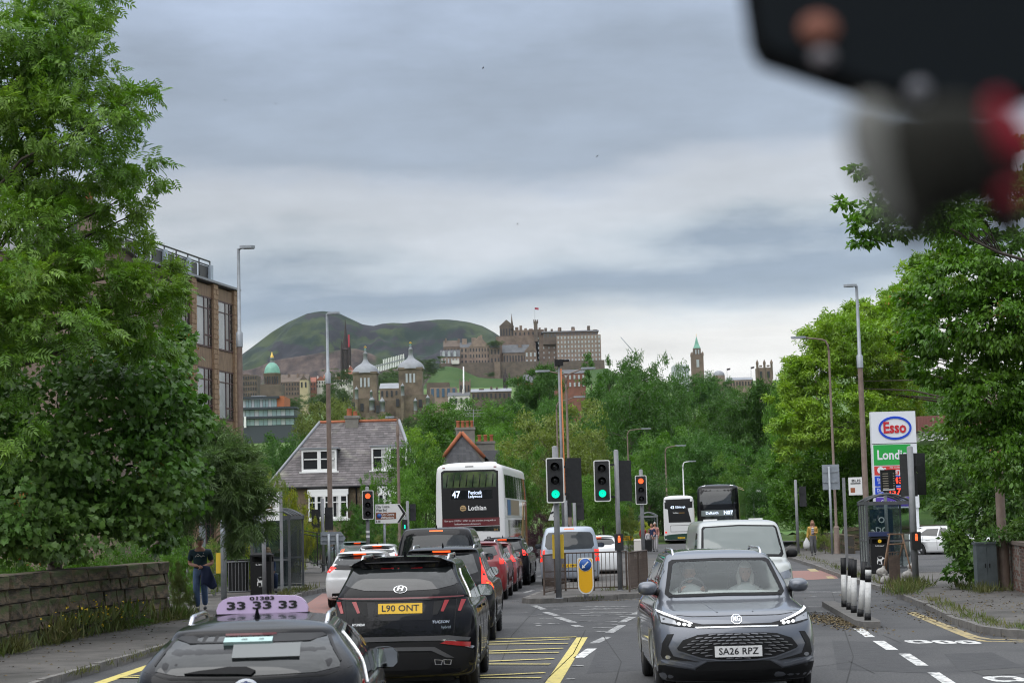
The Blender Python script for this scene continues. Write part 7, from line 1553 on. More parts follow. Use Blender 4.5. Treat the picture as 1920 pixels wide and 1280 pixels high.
def arm(t, z, x, y=0): mb = MB(); mb.box(x / 2, y / 2, z, abs(x) + .06,.05,.05); mb.obj('bracket', m_sig, t)
def base_at(x, y, z=PZ): p = gnd(x, y, z); return Vector((p.x, p.y, z))
def rel(b, x, y, dy=0.0): p = at(x, y, b.y + dy); return p.x - b.x, p.z - b.z
b = base_at(1048,1122); t = signal_pole('traffic_light', 'traffic light with a lit green lamp on the left post of the railed island', b, rel(b, 1044,838)[1],.075)
hx, hz = rel(b, 1041,900,-.2); signal_head(t, hx, -.22, hz, 'green', -.05); hx, hz = rel(b, 1077,900,.15); back_head(t, hx, .25, hz, PI + .5,1.02,.42); arm(t, hz + .35, hx * .7,.12); arm(t, hz - .35, hx * .7,.12)
mb = MB(); mb.box(0,.1,0,.30,.04,.62); y_ = mb.obj('yellow_backboard', mat('yellow board', (.62,.42,.03),.6), t, (.02,.06, rel(b, 1046,1024)[1]))
b = base_at(1163,1107); t = signal_pole('traffic_light', 'traffic light with lit green lamp and red man on the right island post', b, rel(b, 1157,845)[1],.068)
hx, hz = rel(b, 1129,901,-.2); signal_head(t, hx, -.2, hz, 'green', -.05); arm(t, hz + .45, hx); arm(t, hz - .45, hx); hx, hz = rel(b, 1167,901,.15); back_head(t, hx + .08,.2, hz, PI + .45,1.0,.40); hx, hz = rel(b, 1161,1016,-.2); ped_head(t, hx, -.14, hz)
b = base_at(1207,1056); t = signal_pole('traffic_light', 'traffic light with a lit red lamp standing alone at the far end of the island', b, rel(b, 1201,881)[1],.085)
hx, hz = rel(b, 1202,918,-.2); signal_head(t, hx, -.22, hz, 'red', -.03,1.12)
p = at(690,1018,80); b = Vector((p.x, 80, PZ)); t = signal_pole('traffic_light', 'traffic light with a lit red lamp beside the direction sign on the left', b, rel(b, 689,913)[1],.08); hx, hz = rel(b, 690,946,-.2); signal_head(t, hx, -.22, hz, 'red', .03,1.06)
for z in (1.5,1.7): mb = MB(); mb.lathe([(.082, z),(.083, z + .1)],14); mb.obj('sticker', m_wht, t)
b = base_at(1718,1100); t = signal_pole('traffic_light', 'grey signal post with a red man lamp and black signal backs on the right footway', b, rel(b, 1707,838)[1],.085)
hx, hz = rel(b, 1706,890,.1); back_head(t, hx - .02,.18, hz, PI - .35,1.0,.44); hx, hz = rel(b, 1722,888,.2); back_head(t, hx + .05,.28, hz, PI + .5,.98,.40); hx, hz = rel(b, 1718,1013,-.2); ped_head(t, hx, -.16, hz); arm(t, hz + 2.0,.25,.1)
for lab, x, yb, Y, ytop, heads in (('signal post with two black signal backs left of the bungalow lamp post', 606,1035,84,935,((591,976,.9),(616,972,.9))),('slim signal post with a black box beside the direction sign', 765,1000,90,940,((774,960,.7),)),('grey signal post with a black head at the right behind the white van', 1497,1040,96,900,((1506,930,.9),)),
                ('signal post with a dark head beyond the island between the two green signals', 1078,990,80,935,((1088,954,.8),)),('signal post carrying a keep-left arrow beyond the island', 1062,990,82,930,((1066,952,.7),))):
  p = at(x, yb, Y); b = Vector((p.x, Y, PZ)); t = signal_pole('traffic_light', lab, b, rel(b, x, ytop)[1],.075)
  for hx_, hy_, s in heads: hx, hz = rel(b, hx_, hy_); back_head(t, hx, .15, hz, PI, s, .40); arm(t, hz + .2, hx)
p = at(759,985,88); b = Vector((p.x, 88, PZ)); t = signal_pole('traffic_light', 'low pedestrian signal with a lit green man beside the direction sign', b, rel(b, 759,968)[1],.06); hx, hz = rel(b, 759,983,-.2); ped_head(t, hx, -.14, hz, False)
# ---- lamp posts
def lamp_post(label, x, y_top, Y, arms, r=.10, split=None, m_low=None, m_up=None, swan=False, head=.75):
  p = at(x, y_top, Y); t = thing('lamp_post', label, 'lamp post', (p.x, Y, 0.1),0, 'street lamp posts'); h = p.z - .1; m_low, m_up = m_low or m_brown, m_up or m_grey2
  zs = h * .42 if split is None else at(x, split, Y).z - .1
  mb = MB(); mb.lathe([(r * 1.9,0),(r * 1.8,.05),(r * 1.5,.07),(r * 1.45,1.3),(r * 1.15,1.4),(r * 1.0, zs)],14); mb.obj('lower_pole', m_low, t)
  mb = MB(); top = h if not swan else h - .55; mb.lathe([(r * 1.25, zs - .5),(r * 1.25, zs + .02),(r * .72, zs + .08),(r * .55, top)],12); mb.obj('upper_pole', m_up, t)
  for (dx, dz, hd) in arms:
    mb = MB(); e = Vector((dx, -.1, h + dz))
    if swan: mb.tube([(0,0, h - .6),(dx * .03,0, h - .3),(dx * .12,-.02, h - .08),(dx * .3,-.05, h),(dx * .7,-.08, h + dz * .5), e],[r * .55, r * .5, r * .45, r * .4, r * .38, r * .36],8)
    else: mb.tube([(0,0, h - .04), e],[r * .5, r * .4],8)
    a = mb.obj('arm', m_up, t); mb = MB(); s = 1 if dx > 0 else -1
    mb.prism([(0,-.09),(head * .2,-.13),(head * .8,-.13),(head, -.05),(head, .05),(head * .8,.13),(head * .2,.13),(0,.09)],(e.x - s * .08, e.y, e.z - .04),(s, 0,0),(0,1,0),(0,0,.10)); mb.prism([(head * .25,-.1),(head * .95,-.07),(head * .95,.07),(head * .25,.1)],(e.x - s * .08, e.y, e.z - .06),(s, 0,0),(0,1,0),(0,0,.03)); mb.obj('lantern', m_grey2, a)
  return t
lamp_post('tall brown and grey lamp post beside the brown building', 447,466,68,((.15,.02,1),),.10,625, head=.55)
lamp_post('tall lamp post standing in front of the bungalow roof', 613,588,92,((.12,0,1),),.11,700, head=.6)
lamp_post('thin brown lamp post in front of the right dormer', 745,782,105,((-.25,0,1),),.075,800, m_up=m_brown, head=.5)
lamp_post('tallest lamp post behind the right-hand bus shelter', 1606,536,80,((-.1,0,1),),.11,668, head=.55)
lamp_post('brown swan-neck lamp post beside the grey sign back', 1553,636,95,((-1.25,.12,1),),.10,1000, m_up=m_brown, swan=True, head=.75)
lamp_post('farther swan-neck lamp post against the yellow-green tree', 1530,704,130,((-1.5,.05,1),),.10,1000, m_up=m_brown, swan=True, head=.9)
lamp_post('twin-armed lamp post above the road in the middle', 1061,700,105,((-1.0,.15,1),(.95,.25,1)),.10,900, m_up=m_brown, swan=True, head=.8)
lamp_post('single-armed lamp post just left of the twin-armed one', 1043,752,130,((1.3,.25,1),),.10,960, m_up=m_brown, swan=True, head=.8)
lamp_post('small lamp post with its arm to the right above the red signal', 1176,806,175,((1.4,.08,1),),.11,960, m_up=m_brown, swan=True, head=.9)
lamp_post('pale lamp post over the green and white bus', 1247,838,165,((1.0,.1,1),),.11,960, m_up=m_brown, swan=True, head=.9)
lamp_post('short white lamp post between the two far buses', 1280,866,158,((.6,.05,1),),.09,960, m_low=m_wht, m_up=m_wht, swan=True, head=.6)
lamp_post('faint lamp post with a left arm behind the black bus', 1376,878,185,((-1.0,.1,1),),.09,960, m_up=m_grey, swan=True, head=.8)
lamp_post('brown lamp post rising through the maple by the grey cabinet', 1856,560,46.8,((-.8,.1,1),),.105,800, m_up=m_brown, swan=True)
p = at(1048,684,90); t = thing('camera_mast', 'dark mast with an orange cable and a black camera box on top', 'mast', (p.x, 90, PZ)); mb = MB(); mb.cyl((0,0,0),(0,0, p.z - PZ),.085,.06,12); mb.obj('pole', m_grey, t); mb = MB(); mb.tube([(.13,-.03,.3),(.115,-.05,4),(.09,-.05, p.z - .3)],.035,6); mb.obj('cable', mat('orange cable', (.5,.16,.05),.6), t); mb = MB(); mb.box(0,0, p.z - PZ + .1,.42,.3,.3); mb.cyl((.2,0, p.z - PZ + .2),(.5,0, p.z - PZ + .2),.06); mb.obj('camera_box', m_black, t)
for x, lab in ((1413, 'left of two white globe lamps at the far bend'),(1422, 'right and taller of two white globe lamps at the far bend')):
  p = at(x, 936 if x < 1420 else 927,150); t = thing('globe_lamp', lab, 'lamp', (p.x, 150,.1),0, 'white globe lamps'); mb = MB(); mb.cyl((0,0,0),(0,0, p.z - .1),.09,.07,10); mb.obj('post', m_grey2, t); mb = MB(); mb.lathe([(.2 * math.sin(a) + .005,.2 - .2 * math.cos(a)) for a in np.linspace(.1, PI, 9)],14,(0,0, p.z - .1)); mb.obj('globe', m_wht, t)
# ---- signs
def sign_post(t, x, h, r=.05, y=.0, m=None): mb = MB(); mb.cyl((x, y, 0),(x, y, h), r, n=10); mb.obj('post', m or m_grey2, t)
p = at(733,1005,80); b = Vector((p.x, 80, PZ)); t = thing('direction_sign', 'white arrow-ended direction sign reading City Centre with a brown attractions panel', 'road sign', b); c = lambda x, y: rel(b, x, y)
P5 = [c(703,981), c(703,945), c(749,944), c(762,962), c(749,980)]; mb = MB(); mb.prism(P5,(0,0,0),(1,0,0),(0,0,1),(0,.03,0)); mb.obj('board', m_wht, t)
for n_, pts, m_, d in (('border', [c(745,945.5), c(749,945.5), c(761,962), c(749,979), c(745,979), c(755.5,962)], m_ink, -.005),('attractions_panel', [c(704.5,961), c(742.5,960), c(743,972), c(705,973.5)], mat('brown sign', (.22,.075,.035),.5),-.006), ):
  mb = MB(); mb.prism(pts, (0, d, 0),(1,0,0),(0,0,1),(0,.004,0)); o_ = mb.obj(n_, m_, t)
cx, cz = c(711,967); mb = MB(); mb.lathe([(.01,-.010),(.10,-.010),(.10,-.006)],16,(cx, 0, cz), axis='y'); mb.obj('castle_symbol', mat('sign blue', (.03,.12,.42),.5), t)
for s, x, y, w, m_ in (('City Centre', 718,949.5,24 , m_ink),('West End', 715,956,20, m_ink),('City Centre', 727,964,24, m_wht),('Attractions', 727,969.5,24, m_wht),('A 90', 709,977.5,9, m_ink)):
  cx, cz = c(x, y); text_obj('sign_lettering', s, (cx, -.012, cz),(1,0,0),(0,0,1),.15, m_, t, .012, w * 80 / F_PX)
sign_post(t, c(720,962)[0], c(720,945)[1],.055,.1)
for lab, pts, Y, posts, nm in (('grey back of a road sign on the left beside the white hatchback', [(601,997),(639,996),(648,1008),(642,1020),(601,1020)],78,(616,632), 'backed_sign'),('tall grey back of a road sign on the right footway', [(1543,918),(1541,871),(1573,870),(1575,917)],94,(1557,), 'backed_sign'),('white triangular sign with a black arrow beside the purple bush', [(1028,975),(1040,940),(1048,948),(1046,975)],78,(1042,), 'arrow_sign')):
  p = at(pts[0][0],1000, Y); b = Vector((p.x, Y, PZ)); t = thing(nm, lab, 'road sign', b); mb = MB(); mb.prism([rel(b, *q) for q in pts],(0,0,0),(1,0,0),(0,0,1),(0,.03,0)); mb.obj('board', m_alu if nm == 'backed_sign' else m_wht, t); ys = [q[1] for q in pts]
  for x in posts: sign_post(t, rel(b, x, 960)[0], rel(b, x, min(ys) + 4)[1],.06,-.1 if nm == 'backed_sign' else .1)
  if nm == 'backed_sign':
    for f in (.3,.7):
      yy = min(ys) + (max(ys) - min(ys)) * f; x0, z0 = rel(b, min(q[0] for q in pts), yy); x1, z1 = rel(b, max(q[0] for q in pts) - 2, yy); mb = MB(); mb.bb(x0 + .05,-.04, z0 - .025, x1 - .05,.0, z0 + .025); mb.obj('rail', m_grey2, t)
  else: text_obj('arrow', '↗' if False else '>', (rel(b, 1040,962)[0],-.01, rel(b, 1040,962)[1]),(.7,0,.7),(-.7,0,.7),.5, m_ink, t, .03)
p = at(1178,1020,118); b = Vector((p.x, 118, PZ)); t = thing('diversion_sign', 'small yellow road sign with a black arrow by the far bus stop', 'road sign', b); x0, z0 = rel(b, 1168,1013); x1, z1 = rel(b, 1187,1004); mb = MB(); mb.bb(x0,0, z0, x1,.03, z1); mb.obj('board', mat('yellow sign', (.7,.42,.02),.5), t); sign_post(t, 0, z0,.05,.06)
text_obj('sign_lettering', 'ROAD', (x0 + .2,-.004,(z0 + z1) / 2 + .06),(1,0,0),(0,0,1),.11, m_ink, t, .01); text_obj('sign_lettering', 'AHEAD', (x0 + .2,-.004,(z0 + z1) / 2 - .07),(1,0,0),(0,0,1),.11, m_ink, t, .01)
mb = MB(); mb.prism([(-.02,-.12),(.02,-.12),(.02,.02),(.08,.02),(0,.13),(-.08,.02),(-.02,.02)],(x1 - .14,-.006,(z0 + z1) / 2),(1,0,0),(0,0,1),(0,.005,0)); mb.obj('arrow', m_ink, t)
b = Vector((*base_at(1099,1119).xy, PZ)); t = thing('keep_left_bollard', 'yellow keep-left bollard with a round blue arrow sign at the island nose', 'bollard', b); w, h = .205,1.02
def caps(w, h, r0, z0): return [(w * math.cos(a), z0 + r0 + r0 / w * w * math.sin(a)) for a in np.linspace(-PI, 0,9)] + [(w - .06 + .06 * math.cos(a), h - .06 + .06 * math.sin(a)) for a in np.linspace(0, PI / 2,4)] + [(-w + .06 + .06 * math.cos(a), h - .06 + .06 * math.sin(a)) for a in np.linspace(PI / 2, PI, 4)]
mb = MB(); mb.prism(caps(w, h, .2,.08),(0,-.07,0),(1,0,0),(0,0,1),(0,.14,0)); mb.obj('shell', m_sigw, t)
mb = MB(); mb.prism([(x * .86,.555 + (z - .55) * .93) for x, z in caps(w, h, .2,.08)],(0,-.076,0),(1,0,0),(0,0,1),(0,.012,0)); mb.obj('yellow_face', mat('bollard yellow', (.80,.42,.005),.45), t)
mb = MB(); mb.lathe([(.01,-.085),(.158,-.085),(.158,-.07)],28,(0,0,.845), axis='y'); d_ = mb.obj('sign_disc', mat('sign blue', (.03,.12,.42),.5), t); mb = MB(); mb.lathe([(.158,-.083),(.172,-.083),(.172,-.07)],28,(0,0,.845), axis='y'); mb.obj('disc_rim', m_wht, t)
A = [(-.095,-.095),(.0,-.075),(-.028,-.05),(.085,.062),(.062,.086),(-.05,-.027),(-.075,.0)]; mb = MB(); mb.prism(A, (0,-.091,.845),(1,0,0),(0,0,1),(0,.005,0)); mb.obj('arrow', m_wht, d_)
mb = MB(); mb.cyl((0,0,0),(0,0,.12),.06); mb.obj('foot', m_grey, t)
# ---- railings, each bar a piece
def railing(name, label, pts, h, m, bars=.11, post=1.6, kick=.09, r=.009, cat='railing', toprails=(1.0,), infill=None, slope=None, z0=PZ):
  o = Vector((pts[0][0], pts[0][1], z0)); t = thing(name, label, cat, o); bm_ = MB(); bm_.cyl((0,0,0),(0,0,1), r, n=6, caps=False); bar = bm_.mesh('bar', m)
  for (a, b), in zip(zip(pts, pts[1:])):
    a, b = Vector((a[0], a[1],0)), Vector((b[0], b[1],0)); d = b - a; Ls = d.length; a0 = a - Vector((o.x, o.y, 0)); n = max(1, round(Ls / post)); za = (lambda f: 0) if slope is None else slope
    for k in range(n + 1): f = k / n; q = a0 + d * f; mb = MB(); mb.box(q.x, q.y, h / 2 + za(f),.045,.045, h + .03, math.atan2(d.y, d.x)); mb.obj('post', m, t)
    for f in toprails + (kick / h,): mb = MB(); mb.tube([a0 + Vector((0,0, h * f + za(0))), a0 + d + Vector((0,0, h * f + za(1)))],.020,6); mb.obj('rail', m, t)
    nb = int(Ls / bars)
    for k in range(1, nb): f = k / nb; q = a0 + d * f; e = link('bar', bar, t, (q.x, q.y, kick + za(f))); e.scale = (1,1, h * toprails[-1] - kick)
    if infill: mb = MB(); q = a0 + d * .5; mb.box(q.x, q.y, h * .5, Ls * .96,.012, h * .8, math.atan2(d.y, d.x)); mb.obj('mesh_panel', infill, t)
  return t
m_rail = mat('brown railing paint', (.06,.042,.033),.6, col2=(.1,.07,.055), nscale=10)
railing('guard_railing', 'brown pedestrian railing along the front of the island behind the yellow bollard', [gp(1052,1117)[:2], gp(1176,1113)],1.08, m_rail, .115,1.25)
railing('guard_railing', 'brown railing on the left side of the island seen end-on', [gp(1021,1124),(1.35,53.6)],1.08, m_rail, .115,1.4)
railing('guard_railing', 'brown railing on the right side of the island seen end-on', [gp(1181,1118),(3.75,54.6)],1.08, m_rail, .115,1.4)
railing('guard_railing', 'grey pedestrian railing before the wheelie bin on the left footway', [(-9.25,57.4),(-8.1,58.0)],1.0, m_grey, .1,1.0)
railing('guard_railing', 'grey railing turning back towards the willow bush', [(-9.9,56.3),(-9.3,57.3)],1.0, m_grey, .1,1.0)
railing('iron_fence', 'black iron fence stepping up behind the bus shelter', [(-9.0,72),(-9.3,79)],1.5, m_blackm, .10,1.7, slope=lambda f: .55 * f, toprails=(1.0,.9))
railing('iron_fence', 'black iron fence section nearest the white hatchback', [(-9.2,79.5),(-8.0,82)],1.4, m_blackm, .10,1.7, slope=lambda f: .5 - .3 * f, toprails=(1.0,.9))
b = Vector((-8.55,50.2, PZ))
p = base_at(420,1124); t = thing('signal_pole', 'plain grey pole with a yellow board half hidden by the willow bush', 'pole', p); mb = MB(); mb.cyl((0,0,0),(0,0,3.6),.085, n=14); mb.obj('pole', m_grey2, t); mb = MB(); mb.box(-.12,.1, rel(p, 412,1055)[1],.22,.05,.58); mb.obj('yellow_backboard', _MATS['yellow board'], t)
# ---- bus shelters
def shelter(name, label, o, rz, L_, D, h, scuff, mfr):
  """arched glass shelter: length L_ along local y, depth D along x, open towards +x"""
  t = thing(name, label, 'bus shelter', o, rz); arc = lambda k, n=10: (-D / 2 - .06 + (D + .12) * k / n, h + .34 * math.sin(PI * (.08 + .84 * k / n)) - .08)
  for y in (0, L_):
    mb = MB(); mb.tube([(a, y, z) for a, z in (arc(k) for k in range(11))],.035,6); mb.bb(-D / 2 - .06, y - .04, h - .1, D / 2 + .06, y + .04, h + .02); mb.obj('roof_rib', mfr, t)
  mb = MB(); q = [arc(k) for k in range(11)]
  mb.add([(a, y, z + .02) for a, z in q for y in (-.05, L_ + .05)],[(2 * k, 2 * k + 1,2 * k + 3,2 * k + 2) for k in range(10)],0, True); mb.obj('roof_panel', m_clearp, t, fix=False)
  n = max(1, round(L_ / 1.15))
  for k in range(n + 1): mb = MB(); mb.tube([(a, L_ * k / n, z + .03) for a, z in q],.015,5); mb.obj('roof_bar', mfr, t)
  for x in (-D / 2, D / 2): mb = MB(); mb.box(x, L_ / 2, h - .02,.09, L_ + .1,.11); mb.obj('gutter', mfr, t)
  for k in range(n + 1):
    y = L_ * k / n
    for x in (-D / 2, D / 2) if k in (0, n) else (-D / 2,): mb = MB(); mb.bb(x - .035, y - .035,0, x + .035, y + .035, h); mb.obj('post', mfr, t)
    if k < n:
      for z0, z1 in ((.18,1.0),(1.06, h - .1)): mb = MB(); mb.bb(-D / 2 - .006, y + .05, z0,-D / 2 + .006, y + L_ / n - .05, z1); mb.obj('pane', scuff, t)
      mb = MB(); mb.bb(-D / 2 - .025, y, 1.0,-D / 2 + .025, y + L_ / n, 1.06); mb.obj('rail', mfr, t)
  for y in (0, L_):
    for z0, z1 in ((.18,1.0),(1.06, h - .1)): mb = MB(); mb.bb(-D / 2 + .05, y - .006, z0, D / 2 - .05, y + .006, z1); mb.obj('pane', m_clearp if y == 0 else scuff, t)
    mb = MB(); mb.bb(-D / 2, y - .02,1.0, D / 2, y + .02,1.06); mb.bb(-D / 2, y - .02,.1, D / 2, y + .02,.17); mb.obj('rail', mfr, t)
  mb = MB(); mb.bb(-D / 2 + .1,.5,.5,-D / 2 + .4, L_ - .5,.55); mb.bb(-D / 2 + .22,.8,0,-D / 2 + .28,.86,.5); mb.bb(-D / 2 + .22, L_ - .9,0,-D / 2 + .28, L_ - .84,.5); mb.obj('bench', m_grey, t); return t
shL = shelter('bus_shelter', 'arched glass bus shelter on the left footway behind the black litter bin', (-7.55,57.4, PZ),.02,4.4,1.15,2.35, m_scuff, m_dgrey)
mb = MB(); mb.lathe([(.01,0),(.1,.02),(.11,.1),(.01,.12)],12); rr_ = mb.obj('red_reflection', m_redl, shL, (0,-.06,2.40)); bpy.data.objects.remove(rr_)
p = at(516,1000,56.6); t = thing('bus_stop_flag', 'white bus stop timetable flag on a grey post above the left shelter', 'bus stop sign', (p.x, 56.6, PZ)); c = lambda x, y: rel(Vector((p.x, 56.6, PZ)), x, y)
mb = MB(); a, q = c(497,976), c(527,922); mb.bb(a[0],0, a[1], q[0] - .06,.04, q[1]); mb.obj('board', m_wht, t); mb = MB(); mb.bb(q[0] - .055,-.02,0, q[0] + .03,.06, q[1] + .02); mb.obj('post', m_grey, t)
for s, x, y, w, h_ in (('STOP', 510,929,16,.12),('bus stop', 508,936,24,.09),('47  113', 506,943,20,.07)): cx, cz = c(x, y); text_obj('sign_lettering', s, (cx, -.004, cz),(1,0,0),(0,0,1), h_, m_ink, t, .01, w * 56.6 / F_PX)
for x, y, w, h_, m_ in ((505,951,10,5, m_slred),(506,960,11,3, m_yel2),(506,968,18,2, m_grey)): a, q = c(x - w / 2, y + h_ / 2), c(x + w / 2, y - h_ / 2); mb = MB(); mb.bb(a[0],-.006, a[1], q[0],0, q[1]); mb.obj('notice', m_, t)
b = Vector((*base_at(496,1120).xy, PZ)); t = thing('tracker_pole', 'grey pole with a departures box in front of the left bus shelter', 'pole', b); mb = MB(); mb.cyl((0,0,0),(0,0, rel(b, 493,935)[1]),.06, n=12); mb.obj('pole', m_grey, t); mb = MB(); a, q = rel(b, 476,980), rel(b, 490,940); mb.bb(a[0],.02, a[1], q[0],.14, q[1]); mb.obj('display_box', m_grey2, t)
shR = shelter('bus_shelter', 'arched glass bus shelter on the right footway behind the striped posts', (12.6,63.6, PZ),-.12,4.0,1.45,2.35, m_scuff, m_dgrey)
pn = link('p', None); bpy.data.objects.remove(pn)
mb = MB(); mb.bb(-.35,3.9,.3,.45,3.95,2.1); pst = mb.obj('advert_panel', mat('dark blue poster', (.012,.03,.06),.3), shR)
for s, z, sz in (('O', 1.72,.30),('DO', 1.36,.30)): text_obj('poster_lettering', s, (.05,3.89, z),(1,0,0),(0,0,1), sz, m_bwht, pst, .02)
mb = MB(); mb.lathe([(.01,3.885),(.09,3.885)],12,(.05,0,1.05), axis='y'); mb.obj('poster_emblem', m_plY, pst)
b = Vector((at(1667,1068,66.5).x, 66.5, PZ)); t = thing('departures_sign', 'black electronic departures sign on a pole above the right shelter', 'sign', b); c = lambda x, y: rel(b, x, y)
mb = MB(); mb.cyl((0,.08,0),(0,.08, c(1667,885)[1]),.06, n=12); mb.obj('pole', m_grey, t); a, q = c(1652,921), c(1678,880); mb = MB(); mb.bb(a[0],-.08, a[1], q[0],.06, q[1]); bx_ = mb.obj('display_case', m_black, t)
mb = MB(); mb.bb(a[0] + .03,-.085, a[1] + .05, q[0] - .03,-.079, q[1] - .03); sc_ = mb.obj('screen', mat('dark screen', (.01,.01,.012),.15), bx_)
for k in range(7):
  z = a[1] + .10 + k * .085; mb = MB(); mb.bb(a[0] + .06,-.088, z, a[0] + .26,-.084, z + .028); mb.bb(q[0] - .10,-.088, z, q[0] - .05,-.084, z + .028); mb.obj('display_line', mat('display text', (.16,.14,.11),.5, emit=(.9,.8,.6), estr=.05), sc_)
mb = MB(); mb.bb(a[0] + .05,-.088, a[1] + .04, q[0] - .05,-.084, a[1] + .075); mb.obj('display_line', m_bwht, sc_)
b = Vector((at(1590,1068,67.5).x, 67.5, PZ)); t = thing('bus_stop_flag', 'white bus stop flag on a dark post left of the right shelter', 'bus stop sign', b); c = lambda x, y: rel(b, x, y); mb = MB(); mb.bb(-.07,-.03,0,.03,.05, c(1590,895)[1]); mb.obj('post', m_grey, t)
a, q = c(1592,928), c(1616,894); mb = MB(); mb.bb(a[0],0, a[1], q[0],.04, q[1]); mb.obj('board', m_wht, t); cx, cz = c(1605,901); text_obj('sign_lettering', 'BUS', (cx, -.004, cz),(1,0,0),(0,0,1),.13, m_ink, t, .02,.32); cx, cz = c(1604,906); mb = MB(); mb.bb(cx - .18,-.005, cz - .02, cx + .18,0, cz + .02); mb.obj('notice', m_ink, t); a, q = c(1595,923), c(1603,914); mb = MB(); mb.bb(a[0],-.005, a[1], q[0],0, q[1]); mb.obj('notice', m_terr, t)
mb = MB(); p = at(1219,1033,140); t = shelter('bus_shelter', 'tiny arched bus shelter at the far stop beside the green and white bus', (p.x, 140, PZ),0,2.5,1.2,2.2, m_clearp, m_grey)
# ---- bins, cabinet, posts, frame
def litter_bin(label, b, w, h, word, rz=0.0, emblem=True):
  t = thing('litter_bin', label, 'litter bin', b, rz, 'black litter bins'); mb = MB(); d = w * .9; mb.box(0,0, h * .40, w * .96, d * .96, h * .80)
  for x in (-1,1):
    for y in (-1,1): mb.box(x * w * .44, y * d * .44, h * .86, w * .10, d * .10, h * .14)
  mb.box(0, d * .44, h * .86, w * .82,.02, h * .14); mb.obj('body', m_black, t); mb = MB(); mb.box(0,0, h * .945, w, d, h * .04); mb.box(0,0, h * .985, w, d, h * .05, top=.62); mb.obj('lid', m_trim, t); mb = MB(); mb.box(0,0, h * .04, w * 1.0, d, h * .06); mb.obj('base', m_black, t)
  text_obj('bin_lettering', word, (0,-d * .48 - .003, h * .745),(1,0,0),(0,0,1),.075, m_bwht, t, .005, w * .45)
  if emblem:
    dog = [(-.10,-.10),(-.075,-.10),(-.07,-.02),(.0,-.03),(.02,-.11),(.045,-.11),(.05,0),(.085,.03),(.12,.035),(.12,.055),(.085,.075),(.07,.10),(.055,.07),(.03,.03),(-.05,.03),(-.075,.08),(-.09,.08),(-.08,.02),(-.10,-.02)]
    mb = MB(); mb.prism([(x * 1.1, z * 1.2) for x, z in dog],(0,-d * .48 - .008, h * .36),(1,0,0),(0,0,1),(0,.006,0)); mb.obj('dog_emblem', m_bwht, t); text_obj('bin_lettering', 'USE IT', (0,-d * .48 - .003, h * .46),(1,0,0),(0,0,1),.04, m_bwht, t, .0); text_obj('bin_lettering', 'thanks', (0,-d * .48 - .003, h * .25),(1,0,0),(0,0,1),.045, m_bwht, t, .0)
  return t
b = Vector((*base_at(492,1119).xy, PZ)); litter_bin('black litter bin with a white dog emblem beside the left bus shelter', b, .64,1.28, 'Litter')
b = Vector((at(1650,1062,62).x, 62, PZ)); t = litter_bin('large black litter bin with a yellow emblem right of the right-hand shelter', b, .62,1.22, 'Litter', -.1, True); mb = MB(); mb.lathe([(.01,-.30),(.06,-.30)],12,(0,0,1.06), axis='y'); mb.obj('yellow_emblem', m_plY, t); mb = MB(); mb.bb(-.32,-.28,1.22,.32,.28,1.36); mb.obj('blue_top', mat('dark blue plastic', (.015,.025,.08),.5), t)
b = Vector((at(447,1085,60).x, 60, PZ)); t = thing('wheelie_bin', 'dark wheelie bin behind the grey railings', 'bin', b); mb = MB(); mb.box(0,0,.5,.56,.6,.92, top=1.12); mb.obj('body', m_trim, t); mb = MB(); mb.box(0,0,1.0,.68,.74,.07); mb.obj('lid', m_black, t)
b = Vector((*base_at(1853,1107).xy, PZ)); t = thing('utility_cabinet', 'grey green utility cabinet standing against the ivy at the right', 'cabinet', b); m_cab = mat('cabinet paint', (.10,.12,.13),.55, col2=(.07,.085,.09), nscale=4); mb = MB(); mb.box(0,.15,.58,.50,.35,1.14); mb.obj('body', m_cab, t); mb = MB(); mb.box(0,.15,1.17,.55,.40,.05); mb.obj('lid', m_cab, t)
for x in (-.123,.123): mb = MB(); mb.box(x, -.03,.58,.235,.015,1.0); d_ = mb.obj('door', m_cab, t); mb = MB(); mb.box(x - .07 * np.sign(x),-.045,.62,.02,.02,.1); mb.obj('handle', m_black, d_)
mb = MB(); pts = [(7.25,43.2),(6.95,43.2),(6.28,35.3),(6.33,34.6),(6.62,34.6),(6.7,35.0)]; tag(mb.prism(pts, (0,0,-.02),(1,0,0),(0,0,1),(0,0,0)) and None or slab('traffic_island', pts, -.02,.12, m_kerb), kind='structure')
for i, (x, y, x1, y1, lab) in enumerate(((1583,1137,1581,1045, 'black-topped white post farthest up the narrow island'),(1592,1142,1596,1046, 'second white post from the far end of the narrow island'),(1601,1148,1601,1048, 'third and middle striped white post on the narrow island'),(1613,1155,1621,1052, 'leaning striped white post, second from the near end'),(1627,1162,1628,1060, 'nearest striped white post with two black bands'))):
  b = Vector((*base_at(x, y).xy, .12)); t = thing('marker_post', lab, 'post', b, 0, 'striped marker posts'); e = Vector((rel(b, x1, y1)[0],0, rel(b, x1, y1)[1])); r = .060
  for f0, f1, m_ in ((0,.13, m_black),(.13,.66 if i < 4 else .70, m_wht),(.66 if i < 4 else .70,1.0 if i < 4 else .82, m_black)) + (((.82,.93, m_wht),(.93,1.0, m_black)) if i == 4 else ()): mb = MB(); mb.cyl(e * f0, e * f1, r * (1.05 if f0 == 0 else .97 if m_ is m_wht else 1), n=16); mb.obj('white_sleeve' if m_ is m_wht else 'black_band', m_ if m_ is m_black else mat('post white', (.58,.58,.57),.5, col2=(.4,.4,.39), nscale=6, contrast=(.5,.7)), t)
